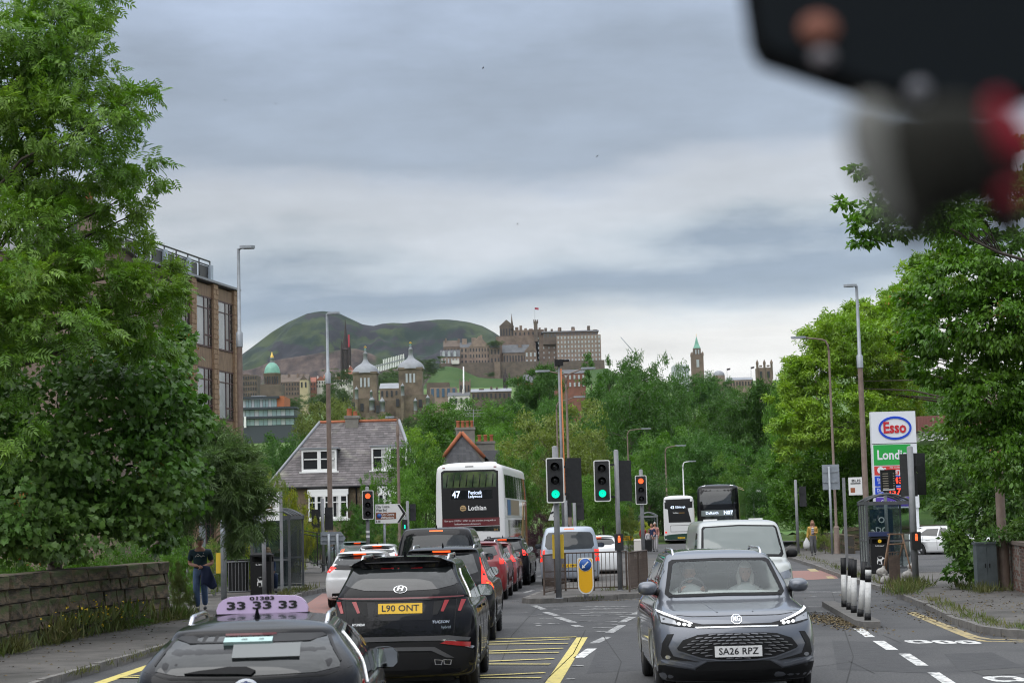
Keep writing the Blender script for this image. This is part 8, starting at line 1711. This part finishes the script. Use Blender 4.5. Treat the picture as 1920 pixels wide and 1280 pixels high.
b = Vector((*base_at(1690,1098).xy, PZ)); b.y += 3; b = Vector((at(1690,1060,51.5).x, 51.5, PZ)); t = thing('rusty_stand', 'rusty folding sign frame standing empty by the kerb', 'sign frame', b); c = lambda x, y, d=0: Vector((rel(b, x, y, d)[0], d, max(0.0, rel(b, x, y, d)[1])))
mb = MB(); mb.tube([c(1652,1094,-.5), c(1668,1001,0)],.022,6); mb.tube([c(1714,1092,-.5), c(1691,1001,0)],.022,6); mb.tube([c(1664,1001), c(1694,1001)],.022,6); mb.tube([c(1665,1020,-.1), c(1697,1019,-.1)],.02,6); mb.tube([c(1680,1075,.5), c(1693,1015,0)],.02,6); mb.tube([c(1660,1080,.5), c(1668,1002,0)],.02,6); mb.obj('frame', m_rust, t)
b2 = Vector((at(1678,1090,50.2).x, 50.2, PZ)); t = thing('barrier_panel', 'narrow brown metal barrier panel in front of the rusty frame', 'panel', b2); a, q = rel(b2,1668,1090), rel(b2,1686,1033); mb = MB(); mb.bb(a[0],-.02,.0, q[0],.02, q[1] - .1); mb.obj('panel', m_rail, t); mb = MB(); mb.bb(a[0],-.02, q[1] - .03, q[0],.02, q[1]); mb.obj('rail', m_rail, t)
for k in range(5): mb = MB(); x = a[0] + (q[0] - a[0]) * k / 4; mb.bb(x - .012,-.02, q[1] - .1, x + .012,.02, q[1] - .03); mb.obj('bar', m_rail, t)
m_bag = mat('grubby white sandbag', (.42,.41,.39),.85, col2=(.24,.22,.2), nscale=5, bump=.6, bscale=14)
for x, y, Y, r, lab in ((1654,1072,51.0,.16, 'white sandbag hanging on the left leg of the rusty frame'),(1660,1086,50.8,.15, 'dirty sandbag lying on the ground under the left frame leg'),(1703,1078,50.8,.17, 'white sandbag tied to the right leg of the rusty frame'),(1709,1062,52.2,.12, 'small sandbag behind the right leg of the rusty frame')):
  p = at(x, y, Y); rg = random.Random(int(x)); mb = MB(); mb.lathe([(.01,-.9),(.6,-.8),(.95,-.4),(1.0,0),(.8,.45),(.4,.8),(.22,1.05),(.3,1.25),(.01,1.2)],14); mb.v = [(vx * r * (1 + .18 * noise.noise(Vector((vx * 2 + x, vy * 2, vz * 2)))), vy * r * .8, vz * r * .85) for vx, vy, vz in mb.v]; o_ = mb.obj('sandbag', m_bag, None, (p.x, Y, max(p.z, PZ + r * .75))); o_.rotation_euler = (rg.uniform(-.3,.3), rg.uniform(-.4,.4),0); tag(o_, lab, 'sandbag', 'sandbags')
for x0, x1, yt, yb, Y, lab, nm, m_ in ((1190,1203,1013,1052,95, 'pale stone gate pier beside the far red signal', 'gate_pier', m_harl),(1138,1145,1008,1036,92, 'short white post beyond the island railings', 'marker_post', m_wht)):
  p = at((x0 + x1) / 2, yb, Y); t = thing(nm, lab, 'post', (p.x, Y, .1)); w = (x1 - x0) * Y / F_PX; h = at(x0, yt, Y).z - .1; mb = MB(); mb.box(0,0, h / 2, w, w, h); mb.obj('shaft', m_, t); mb = MB(); mb.box(0,0, h + .04, w * 1.08, w * 1.08,.08, top=.8); mb.obj('cap', m_, t)
for i, x in enumerate((1676,1688,1700)): p = at(x, 1012,84); mb = MB(); mb.cyl((0,0,0),(0,0,1.25 - .1 * i),.11,.1,8); tag(mb.obj('fence_post', m_morn, None, (p.x, 84,.1)),('left', 'middle', 'right')[i] + ' one of three rough wooden posts beside the white parked car', 'post', 'rough posts by the drive')
# ---- filling station
b = Vector((at(1640,1010,88).x, 88,.1)); t = thing('price_sign', 'tall filling station sign with Esso oval, green Londis panel and red price digits', 'sign', b, .0); c = lambda x, y: rel(b, x, y)
m_ew = mat('sign white', (.74,.76,.80),.4, coat=.3); m_eb = mat('sign royal blue', (.01,.06,.55),.4); m_er = mat('sign red', (.55,.02,.03),.4)
xl, xr = c(1636,860)[0], c(1720,860)[0]; z = lambda y: c(1680, y)[1]
mb = MB(); mb.bb(xl, 0, z(952), xr, .35, z(771)); mb.obj('sign_case', m_ew, t)
for x in (xl + .12, xr - .17): mb = MB(); mb.bb(x - .1,.08,-.1, x + .14,.28, z(952)); mb.obj('post', m_ew, t)
mb = MB(); mb.bb(xl, -.012, z(831.5), xr, .005, z(830.5)); mb.obj('panel_gap', m_ink, t)
cx, cz = c(1678,802); RX, RZ = 31 * 88 / F_PX, 22 * 88 / F_PX; n = 40; mb = MB(); vs = []
for k in range(n):
  a = 2 * PI * k / n; vs += [(cx + RX * math.cos(a),-.03, cz + RZ * math.sin(a)),(cx + RX * .87 * math.cos(a),-.03, cz + RZ * .81 * math.sin(a))]
mb.add(vs, [(2 * k, 2 * ((k + 1) % n),2 * ((k + 1) % n) + 1,2 * k + 1) for k in range(n)]); mb.add(vs[::2] + [(x, 0, q) for x, _, q in vs[::2]],[(k, n + k, n + (k + 1) % n, (k + 1) % n) for k in range(n)]); mb.obj('oval_ring', m_eb, t)
text_obj('oval_lettering', 'Esso', (cx - .02,-.012, cz),(1,0,0),(0,0,1),.72, m_er, t, .03, RX * 1.38,.02)
pw = c(1708,860)[0]
for y0, y1, m_, nm in ((833,871, mat('sign green', (.02,.36,.06),.4), 'shop_panel'),(873,889.5, mat('sign poppy red', (.62,.045,.04),.4), 'fuel_panel'),(891.5,910, m_eb, 'price_panel'),(912,930, m_eb, 'price_panel'),(931.5,949, mat('sign purple', (.10,.05,.38),.4), 'points_panel')):
  mb = MB(); mb.bb(xl + .06,-.02, z(y1), pw, .002, z(y0)); pn_ = mb.obj(nm, m_, t)
  def tx(s, x, y, sz, w, m2=m_ew, bold=.01): q = c(x, y); text_obj('panel_lettering', s, (q[0],-.022, q[1]),(1,0,0),(0,0,1), sz, m2, pn_, bold, w * 88 / F_PX, .006)
  if nm == 'shop_panel': tx('Londis', 1672,853,.62,55, bold=.025)
  elif nm == 'fuel_panel': tx('Synergy', 1676,883,.42,40, bold=.02); tx('FUEL TECHNOLOGY', 1682,876,.10,28); q = c(1651,881); mb = MB(); mb.lathe([(.01,-.03),(.17,-.03)],8,(q[0],0, q[1]), axis='y', smooth=False); mb.obj('panel_emblem', m_ew, pn_)
  elif nm == 'price_panel':
    w1, w2 = ('Unleaded', 'Litre') if y0 < 900 else ('Diesel', 'Litre'); tx(w1,1655 if y0 < 900 else 1652, y0 + 7,.24,21 if y0 < 900 else 15); tx(w2,1650, y0 + 13,.15,8)
    a, q = c(1662, y1 - 1.5), c(1706, y0 + 1.5); mb = MB(); mb.bb(a[0],-.028, a[1], q[0],-.015, q[1]); ds = mb.obj('price_display', m_black, pn_); m_dg = mat('red price digits', (.8,.03,.02),.4, emit=(1,.05,.02), estr=1.8)
    s = '14 3.9' if y0 < 900 else '15 7.9'
    for s_, x_ in ((('1', 1670),('4', 1680),('3.', 1690),('9', 1700)) if y0 < 900 else (('1', 1669),('5', 1676),('7', 1685),('9', 1700))): q = c(x_, (y0 + y1) / 2); text_obj('price_digit', s_, (q[0],-.03, q[1]),(1,0,0),(0,0,1),.40, m_dg, ds, .02, None, .006)
  else: tx('Collect points here', 1679,940,.24,54, bold=.012)
b = Vector((at(1745,1000,100).x, 100,.1)); t = thing('station_canopy', 'red brown filling station canopy edge showing between the trees', 'canopy', b); a, q = rel(b, 1722,808), rel(b, 1800,778)
mb = MB(); mb.bb(a[0],0, a[1], q[0] + 4,8, q[1]); fa = mb.obj('fascia', mat('red brown fascia', (.22,.09,.075),.7), t)
for k in range(22): mb = MB(); x = a[0] + .08 + k * .16; mb.bb(x, -.03, a[1] + .02, x + .03,.0, q[1] - .02); mb.obj('rib', fa.data.materials[0], fa)
mb = MB(); mb.bb(a[0] + .2,.3, rel(b, 1740,825)[1], q[0] + 3.6,7, a[1] - .01); mb.obj('soffit', m_wht, t); mb = MB(); mb.cyl((q[0] + 1.5,3,0),(q[0] + 1.5,3, a[1]),.2); mb.obj('column', m_wht, t)
# ------------------------------------------------------------------ people
m_skin = mat('skin', (.42,.23,.16),.55, col2=(.36,.18,.13), nscale=12); m_hairg = mat('grey brown hair', (.10,.085,.075),.8); m_hairb = mat('light brown hair', (.22,.13,.07),.8); m_hairw = mat('white hair', (.5,.48,.45),.8)
m_navy = mat('navy cloth', (.018,.028,.075),.9, bump=.4, bscale=30); m_tee = mat('dark teal tee shirt', (.012,.034,.048),.9, bump=.3, bscale=30); m_jean = mat('blue denim', (.06,.10,.20),.9, col2=(.10,.16,.28), nscale=5); m_shoe = mat('dark shoe', (.02,.02,.022),.6)
m_mus = mat('mustard coat', (.45,.27,.06),.85, bump=.3, bscale=20); m_strp = mat('pale striped top', (.5,.48,.5),.9); m_gtr = mat('grey trousers', (.10,.10,.105),.9); m_wbag = mat('white carrier bag', (.62,.62,.62),.6, trans=.2); m_wshirt = mat('white shirt', (.62,.66,.66),.85)
def skin_body(name, verts, edges, rad, m, parent, sub=2):
  """one continuous skinned surface grown round a skeleton"""
  me = bpy.data.meshes.new(name); me.from_pydata(verts, edges, []); o = bpy.data.objects.new(name, me); COL.objects.link(o)
  md = o.modifiers.new('s', 'SKIN'); sv = me.skin_vertices[0].data
  for i, r in enumerate(rad): sv[i].radius = r if isinstance(r, tuple) else (r, r); sv[i].use_root = (i == 0)
  sb = o.modifiers.new('u', 'SUBSURF'); sb.levels = sub; sb.render_levels = sub
  r = bpy.data.meshes.new_from_object(o.evaluated_get(bpy.context.evaluated_depsgraph_get())); bpy.data.objects.remove(o); bpy.data.meshes.remove(me); r.materials.clear(); r.materials.append(m)
  for p in r.polygons: p.use_smooth = True
  r.name = name; return link(name, r, parent)
def hand(parent, w, d, s=1.0, curl=.5):
  """palm with four fingers and a thumb hanging from the wrist w along d"""
  w, d = Vector(w), Vector(d).normalized(); x = d.orthogonal().normalized(); y = d.cross(x); V, E_, R_ = [w, w + d * .05 * s],[(0,1)],[.024 * s, (.035 * s, .016 * s)]
  for k, l in enumerate((.065,.075,.07,.055)):
    b = len(V); q = w + d * .085 * s + x * (k - 1.5) * .019 * s; V += [q, q + d * l * .5 * s + y * .012 * s, q + d * l * (1 - curl * .3) * s + y * .03 * s * curl * 2]; R_ += [.0095 * s, .0085 * s, .007 * s]; E_ += [(1, b),(b, b + 1),(b + 1, b + 2)]
  b = len(V); V += [w + d * .03 * s - x * .035 * s, w + d * .07 * s - x * .05 * s + y * .012 * s]; R_ += [.011 * s, .009 * s]; E_ += [(1, b),(b, b + 1)]
  return skin_body('hand', V, E_, R_, m_skin, parent, 1)
def head(parent, c, r, m_hair, yaw=0.0, pitch=0.0, long=False, beard=None, bald=False):
  """head facing -y: skull, jaw, nose, brow, eyes, ears and hair"""
  b = bmesh.new(); bmesh.ops.create_uvsphere(b, u_segments=20, v_segments=14, radius=1)
  for v in b.verts:
    x, y, z = v.co; x *= .74; y *= .90
    if z < -.1: k = (-.1 - z); x *= 1 - .32 * k; y = y * (1 - .22 * k) - .08 * k
    if y < -.2: y *= .93
    f = math.exp(-((x / .13) ** 2 + ((z + .12) / .2) ** 2)); y -= .17 * f * (y < 0)
    for s in (-1,1): f = math.exp(-(((x - s * .28) / .14) ** 2 + ((z - .06) / .10) ** 2)); y += .09 * f * (y < 0)
    f = math.exp(-((x / .5) ** 2 + ((z - .22) / .08) ** 2)); y -= .04 * f * (y < 0); f = math.exp(-((x / .22) ** 2 + ((z + .52) / .06) ** 2)); y += .03 * f * (y < 0)
    v.co = (x, y, z * 1.12)
  me = bpy.data.meshes.new('head'); b.to_mesh(me); b.free(); me.materials.append(m_skin)
  for p in me.polygons: p.use_smooth = True
  h = link('head', me, parent, c); h.scale = (r, r, r); h.rotation_euler = (pitch, 0, yaw)
  for s in (-1,1):
    mb = MB(); mb.lathe([(.01,-.05),(.07,-.02),(.06,.03),(.01,.05)],8,(s * .27,-.72,.06), axis='y'); mb.obj('eye', m_ink, h); mb = MB(); mb.lathe([(.01,-.05),(.13,-.03),(.17,.02),(.1,.06),(.01,.07)],10, axis='x'); mb.v = [(s * .72 + vx, .08 + vy * .8,-.02 + vz * 1.25) for vx, vy, vz in mb.v]; mb.obj('ear', m_skin, h)
  mb = MB(); mb.box(0,-.80,-.50,.30,.05,.035); mb.obj('mouth', mat('lips', (.28,.10,.08),.6), h)
  if not bald:
    b = bmesh.new(); bmesh.ops.create_uvsphere(b, u_segments=20, v_segments=14, radius=1); dl = []
    for v in b.verts:
      x, y, z = v.co; n = noise.noise(v.co * 4) * .06
      v.co = (x * (.82 + n), y * (.96 + n) + .06, z * 1.15 + .06)
      if (y < -.35 and z < .42) or (z < (-.35 if not long else -1.2) and y < .9) or (z < -.62 and not long) or (y < .0 and z < (.0 if not long else -.0)): dl.append(v)
    bmesh.ops.delete(b, geom=dl, context='VERTS'); me = bpy.data.meshes.new('hair'); b.to_mesh(me); b.free(); me.materials.append(m_hair)
    for p in me.polygons: p.use_smooth = True
    ho = link('hair', me, h); sd_ = ho.modifiers.new('t', 'SOLIDIFY'); sd_.thickness = .08
    if long:
      for s in (-1,1): skin_body('hair_lock', [(s * .6,.1,.3),(s * .78,0,-.5),(s * .72,-.1,-1.3),(s * .6,-.15,-1.9)],[(0,1),(1,2),(2,3)],[.25,.3,.28,.12], m_hair, h, 1)
  return h
def standing(name, label, loc, rz, H, legs, arms, m_top, m_leg, m_hair, sleeve=.45, lean=0.0, **hk):
  """person H tall facing -y; legs and arms given as joint lists"""
  t = thing(name, label, 'person', loc, rz, None); k = H / 1.78
  S = lambda *p: tuple(a * k for a in p)
  V = [S(0,0,.98), S(0,.01,1.12), S(0, lean * .3,1.30), S(0, lean * .6,1.44), S(0, lean, 1.57)]; E_ = [(0,1),(1,2),(2,3),(3,4)]; R_ = [(.15 * k, .105 * k),(.135 * k, .10 * k),(.155 * k, .105 * k),(.11 * k, .075 * k),(.06 * k, .06 * k)]
  wr_ = []
  for s, (sh, el, wr) in zip((-1,1), arms):
    b = len(V); V += [S(*sh), S(*el), S(*wr)]; E_ += [(3, b),(b, b + 1),(b + 1, b + 2)]; R_ += [.072 * k, .052 * k, .036 * k]; wr_.append((S(*sh), S(*el), S(*wr)))
  for (hp, kn, an) in legs: b = len(V); V += [S(*hp), S(*kn), S(*an)]; E_ += [(0, b),(b, b + 1),(b + 1, b + 2)]; R_ += [(.098 * k, .105 * k),.068 * k, .05 * k]
  skin_body('body', V, E_, R_, m_skin, t, 1)
  n = 5; top_v, top_e, top_r = [S(0,0,.90)] + V[1:4] + [S(0, lean, 1.50)], E_[:4],[(a * 1.27, b_ * 1.32) if i < 4 else (.075 * k, .07 * k) for i, (a, b_) in enumerate(R_[:5])]
  for sh, el, wr in wr_:
    b = len(top_v); e = tuple(Vector(sh).lerp(Vector(el), min(1, sleeve * 1.6))); top_v = top_v + [sh, e]; top_e = top_e + [(3, b),(b, b + 1)]; top_r = top_r + [.092 * k, .078 * k]
    if sleeve > .7: top_v = top_v + [tuple(Vector(el).lerp(Vector(wr),.95))]; top_e = top_e + [(b + 1, b + 2)]; top_r = top_r + [.052 * k]
  skin_body('top', top_v, top_e, top_r, m_top, t, 1)
  lv, le, lr = [V[0], S(0,0,1.10)],[(0,1)],[(.172 * k, .128 * k),(.165 * k, .122 * k)]
  for (hp, kn, an) in legs: b = len(lv); lv = lv + [S(*hp), S(*kn), S(*an)]; le = le + [(0, b),(b, b + 1),(b + 1, b + 2)]; lr = lr + [(.108 * k, .112 * k),.085 * k, .075 * k]
  skin_body('trousers', lv, le, lr, m_leg, t, 1)
  for (hp, kn, an) in legs:
    a = Vector(S(*an)); skin_body('shoe', [a + Vector((0,.05 * k, -.055 * k)), a + Vector((0,-.05 * k, -.06 * k)), a + Vector((0,-.17 * k, -.075 * k))],[(0,1),(1,2)],[(.045 * k, .05 * k),(.05 * k, .045 * k),(.042 * k, .028 * k)], m_shoe, t, 1)
  for sh, el, wr in wr_: hand(t, wr, Vector(wr) - Vector(el), k)
  head(t, S(0, lean - .035,1.665),.112 * k, m_hair, **hk); return t
b = base_at(376,1146); b = Vector((at(376,1100,46.8).x, 46.8,.12))
t = standing('person', 'man in dark tee shirt and jeans carrying a navy jacket on the left footway', b, .12,1.82,[((-.09,0,.90),(-.09,-.16,.50),(-.07,-.10,.09)),((.09,0,.90),(.09,.02,.50),(.10,.20,.12))],[((-.20,.02,1.42),(-.27,.10,1.14),(-.04,-.20,1.08)),((.20,.02,1.42),(.29,.06,1.14),(.05,-.22,1.06))], m_tee, m_jean, m_hairg, .5,-.05, pitch=.25, yaw=.1)
tp = [c_ for c_ in t.children if c_.name.startswith('top')][0]; tb = BVHTree.FromPolygons([v.co for v in tp.data.vertices],[p.vertices for p in tp.data.polygons])
def on_top(x, z): h = tb.ray_cast(Vector((x, -2, z)), Vector((0,1,0))); return (h[0] if h[0] else Vector((x, -.15, z))) + Vector((0,-.004,0))
for pts in ([(-.12,1.33),(-.09,1.37),(-.05,1.34),(-.01,1.375),(.03,1.33),(.07,1.365),(.11,1.35)],[(-.07,1.41),(-.03,1.395)],[(.08,1.43),(.09,1.42)]): mb = MB(); mb.tube([on_top(*p) for p in pts],.008,5); mb.obj('shirt_print', m_bwht, t)
mb = MB(); vs = []
for i in range(9):
  for j in range(13):
    u, v = i / 8, j / 12; ang = -.5 + u * 2.0; x = .12 + .22 * u + .16 * v * u; z = 1.14 - v * .52 + .06 * math.sin(u * 7) * v - .05 * u; y = -.27 + .07 * math.cos(u * 6 + v * 3) * (.4 + v) + (.10 * u); vs.append((x - .10, y, z))
mb.add(vs, [(i * 13 + j, i * 13 + j + 1,(i + 1) * 13 + j + 1,(i + 1) * 13 + j) for i in range(8) for j in range(12)],0, True); jk = mb.obj('jacket', m_navy, None, b, fix=False); jk.rotation_euler = (0,0,.12); md = jk.modifiers.new('t', 'SOLIDIFY'); md.thickness = .035; tag(jk, 'navy jacket folded over the walking man\'s arm', 'jacket')
b = Vector((at(1525,1030,92).x, 92,.12))
t = standing('person', 'woman in mustard coat and grey trousers with a white bag, right footway', b, -.1,1.70,[((-.08,0,.90),(-.08,-.10,.50),(-.07,.0,.09)),((.08,0,.90),(.09,.03,.50),(.10,.16,.12))],[((-.18,.02,1.40),(-.24,.06,1.14),(-.28,-.02,.88)),((.18,.02,1.40),(.22,.06,1.14),(.06,-.18,1.16))], m_mus, m_gtr, m_hairb, .95,-.02, long=True)
skin_body('striped_top', [(0,-.075,.98),(0,-.085,1.2),(0,-.08,1.36)],[(0,1),(1,2)],[(.085,.07),(.085,.075),(.07,.05)], m_strp, t, 1)
for k in range(4): mb = MB(); mb.bb(-.07,-.165,1.02 + k * .08,.07,-.155,1.045 + k * .08); mb.obj('stripe', m_navy, t)
skin_body('coat_tail', [(-.10,.04,1.0),(-.13,.05,.72)],[(0,1)],[(.08,.10),(.09,.09)], m_mus, t, 1); skin_body('coat_tail', [(.10,.04,1.0),(.13,.05,.72)],[(0,1)],[(.08,.10),(.09,.09)], m_mus, t, 1)
mb = MB(); mb.lathe([(.01,-.34),(.14,-.32),(.18,-.18),(.15,-.02),(.07,.1),(.02,.2)],12); o_ = mb.obj('carrier_bag', m_wbag, None, (b.x - .32,91.95,.80)); o_.scale = (1,.6,1); tag(o_, 'bulging white carrier bag hanging from the woman\'s hand', 'bag')
LS = [((-.08,0,.90),(-.08,-.02,.50),(-.08,0,.09)),((.08,0,.90),(.08,-.02,.50),(.09,.02,.09))]; AR = [((-.19,.02,1.40),(-.24,.05,1.12),(-.20,-.08,.90)),((.19,.02,1.40),(.24,.05,1.12),(.20,-.08,.90))]
for x, lab, mt, ml, mh, H in ((1217, 'person in a pale top seated low by the far bus stop', m_strp, m_gtr, m_hairg, 1.35),(1223, 'person in black with a dark suitcase at the far bus stop', m_navy, m_gtr, m_hairb, 1.70),(1229, 'white-haired person in a pink top beside the green and white bus', mat('pink top', (.5,.25,.22),.9), m_strp, m_hairw, 1.78),(1207, 'person in a red top partly hidden by the pale gate pier', mat('red top', (.4,.05,.04),.9), m_gtr, m_hairg, 1.6)):
  standing('person', lab, (at(x, 1030,116 if x > 1210 else 121).x, 116 if x > 1210 else 121,.1), random.uniform(-.6,.6), H, LS, AR, mt, ml, mh, .9)
t = thing('suitcase', 'black upright suitcase beside the person at the far bus stop', 'suitcase', (at(1216,1030,115).x, 115,.1)); mb = MB(); mb.box(0,0,.4,.42,.26,.66); mb.obj('shell', m_black, t); mb = MB(); mb.tube([(-.1,.05,.73),(-.1,.05,1.0),(.1,.05,1.0),(.1,.05,.73)],.012,6); mb.obj('handle', m_grey, t)
for x in (-.15,.15): mb = MB(); mb.lathe([(.05,-.02),(.05,.02)],10,(x, 0,.05), axis='x'); mb.obj('wheel', m_black, t)
SIT = [((-.09,-.02,.56),(-.10,-.46,.54),(-.10,-.44,.09)),((.09,-.02,.56),(.11,-.44,.54),(.12,-.36,.09))]
def seated(label, loc, rz, m_top, m_leg, m_hair, k=1.0, **hk):
  t = thing('person', label, 'person', loc, rz); V = [(0,0,.58),(0,.02,.74),(0,0,.94),(0,-.02,1.06),(0,-.04,1.14)]; arms = [((-.19,0,1.02),(-.24,-.02,.76),(-.12,-.26,.66)),((.19,0,1.02),(.24,-.02,.76),(.12,-.26,.66))]
  Vb, Eb, Rb = list(V),[(0,1),(1,2),(2,3),(3,4)],[(.17,.13),(.16,.125),(.18,.13),(.12,.09),.058]
  for sh, el, wr in arms: b_ = len(Vb); Vb += [sh, el, wr]; Eb += [(3, b_),(b_, b_ + 1),(b_ + 1, b_ + 2)]; Rb += [.08,.06,.04]
  skin_body('top', Vb, Eb, Rb, m_top, t, 1); lv, le, lr = [(0,0,.56)],[],[(.18,.14)]
  for hp, kn, an in SIT: b_ = len(lv); lv += [hp, kn, an]; le += [(0, b_),(b_, b_ + 1),(b_ + 1, b_ + 2)]; lr += [.11,.085,.065]
  skin_body('trousers', lv, le, lr, m_leg, t, 1)
  for hp, kn, an in SIT: a = Vector(an); skin_body('shoe', [a + Vector((0,.04,-.05)), a + Vector((0,-.06,-.055)), a + Vector((0,-.16,-.065))],[(0,1),(1,2)],[.045,.045,(.04,.028)], m_shoe, t, 1)
  for sh, el, wr in arms: hand(t, wr, Vector(wr) - Vector(el))
  head(t, (0,-.075,1.285),.112, m_hair, **hk); return t
seated('person in navy with light hair waiting inside the left bus shelter', (-7.85,58.9, PZ + .0),.5, m_navy, m_navy, m_hairb, long=True)
seated('person in dark clothes sitting inside the right-hand bus shelter', (12.35,65.2, PZ),-.3, m_navy, m_shoe, m_hairw)
mgt, mgb, mgo, mgy, mgl = MG; Rm_ = Matrix.Rotation(mgy, 3, 'Z')
for x, lab, mh, pch in ((.36, 'driver in a pale shirt holding the wheel of the oncoming grey car', m_hairg, .05),(-.36, 'light-haired passenger in a white jumper in the oncoming grey car', m_hairw, .1)):
  loc = mgo + Rm_ @ Vector((x, mgl - 2.32,.0)); t = thing('person', lab, 'person', loc, mgy + PI)
  V = [(0,.05,.80),(0,.06,.95),(0,.04,1.10),(0,.02,1.18),(0,0,1.27)]; dr = x > 0
  arms = [((-.19,.02,1.13),(-.27,-.08,.98),(-.16,-.36,1.17 if dr else .9)),((.19,.02,1.13),(.27,-.08,.98),(.16,-.36,1.17 if dr else .9))]; Vb, Eb, Rb = list(V),[(0,1),(1,2),(2,3),(3,4)],[(.17,.12),(.17,.12),(.19,.13),(.12,.09),.055]
  for sh, el, wr in arms: b_ = len(Vb); Vb += [sh, el, wr]; Eb += [(3, b_),(b_, b_ + 1),(b_ + 1, b_ + 2)]; Rb += [.08,.06,.042]
  skin_body('top', Vb, Eb, Rb, m_wshirt, t, 1)
  for sh, el, wr in arms: hand(t, wr, Vector(wr) - Vector(el))
  head(t, (0,-.03,1.40),.112, mh, pitch=pch, long=not dr)
  if not dr:
    mb = MB(); mb.tube([(.19,.0,1.20),(.05,-.14,1.05),(-.1,-.12,.9)],.022,5); mb.obj('seat_belt', m_black, t)
loc = (4.38,38.6 + 1.9,.55); t = seated('driver dimly seen behind the white van windscreen', loc, 0.0, m_navy, m_navy, m_hairg)
# ------------------------------------------------------------------ the driver's mirror and its hanging charm, close to the lens
def near(x, y, d): return at(x, y, d)
D_ = .82; k_ = D_ / F_PX
t = thing('driver_mirror', 'black interior mirror of our own vehicle, blurred in the upper right corner', 'mirror', near(1690,60, D_)); o = t.location.copy(); c = lambda x, y, d=0.0: near(x, y, D_ + d) - o
m_mblk = mat('mirror housing', (.004,.004,.0045),.9, spec=.1); m_mgl = mat('dim mirror glass', (.003,.006,.009),.6, spec=.15)
out = [(1383,-120),(1388,-20),(1400,60),(1420,92),(1560,140),(1640,165),(1760,185),(1925,182),(2080,150),(2120,40),(2110,-120)]
mb = MB(); n = len(out); fr = [c(x, y, 0) for x, y in out]; mid = sum(fr, Vector()) / n; bk = [mid + (p - mid) * .92 + Vector((0,.035,0)) for p in fr]; mb.add(fr + bk, [list(range(n)),[n + i for i in range(n)][::-1]] + [(i, (i + 1) % n, n + (i + 1) % n, n + i) for i in range(n)]); mb.obj('housing', m_mblk, t)
gl = [mid + (p - mid) * .93 + Vector((0,-.0015,0)) for p in fr]; mb = MB(); mb.add(gl, [list(range(n))]); mb.obj('mirror_glass', m_mgl, t, fix=False)
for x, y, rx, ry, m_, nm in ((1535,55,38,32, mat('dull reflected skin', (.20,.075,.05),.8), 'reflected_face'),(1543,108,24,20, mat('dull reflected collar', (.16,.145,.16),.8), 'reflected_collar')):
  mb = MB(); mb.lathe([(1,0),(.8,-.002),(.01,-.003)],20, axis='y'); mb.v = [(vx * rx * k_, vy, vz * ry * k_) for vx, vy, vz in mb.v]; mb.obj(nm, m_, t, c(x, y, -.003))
mb = MB(); mb.lathe([(1,0),(.7,-.006),(.01,-.008)],18, axis='y'); mb.v = [(vx * 25 * k_, vy, vz * 25 * k_) for vx, vy, vz in mb.v]; mb.obj('release_knob', mat('grey knob', (.11,.11,.13),.5), t, c(1722,172,-.004))
mb = MB(); mb.tube([c(1760,-60,.03), c(1770,-260,.10), c(1775,-420,.16)],[.012,.012,.02],10); mb.obj('mirror_stem', m_mblk, t)
mb = MB(); q = c(1775,-430,.16); mb.bb(q.x - .45, q.y - .05, q.z, q.x + .35, q.y + .25, q.z + .05); mb.obj('windscreen_header', m_mblk, t)
D2 = .52
t = thing('hanging_charm', 'blurred khaki and red cloth charm hanging below the black mirror', 'charm', near(1760,250, D2)); o = t.location.copy(); c = lambda x, y, d=0.0: near(x, y, D2 + d) - o
def soft(name, pts, rad, m): return skin_body(name, [c(*p) for p in pts],[(i, i + 1) for i in range(len(pts) - 1)],[r * D2 / F_PX for r in rad], m, t, 2)
m_ch1 = mat('pale grey felt', (.16,.16,.15),.95); m_ch2 = mat('dark olive felt', (.008,.008,.005),.95); m_ch3 = mat('khaki felt', (.08,.072,.045),.95); m_ch4 = mat('crimson felt', (.20,.003,.015),.9); m_ch5 = mat('deep maroon felt', (.008,.001,.002),.95)
soft('pale_fold', [(1622,180),(1632,260),(1655,330),(1700,430)],[44,56,54,34], m_ch1)
soft('dark_fold', [(1690,190),(1705,290),(1715,380),(1722,470)],[56,78,60,24], m_ch2)
soft('body_fold', [(1770,185),(1775,270),(1775,350),(1790,410)],[96,114,100,50], m_ch2)
soft('khaki_fold', [(1760,345),(1790,405)],[50,52], m_ch3)
soft('maroon_body', [(1850,190),(1860,280),(1875,360),(1890,460)],[72,80,58,20], m_ch5)
soft('crimson_loop', [(1862,175,-.03),(1876,222,-.03),(1898,258,-.03),(1935,300,-.03)],[20,28,34,36], m_ch4)
soft('crimson_hem', [(1870,368,-.03),(1930,356,-.03)],[14,16], m_ch4)
soft('khaki_tail', [(1905,400),(1930,440)],[26,22], m_ch3)
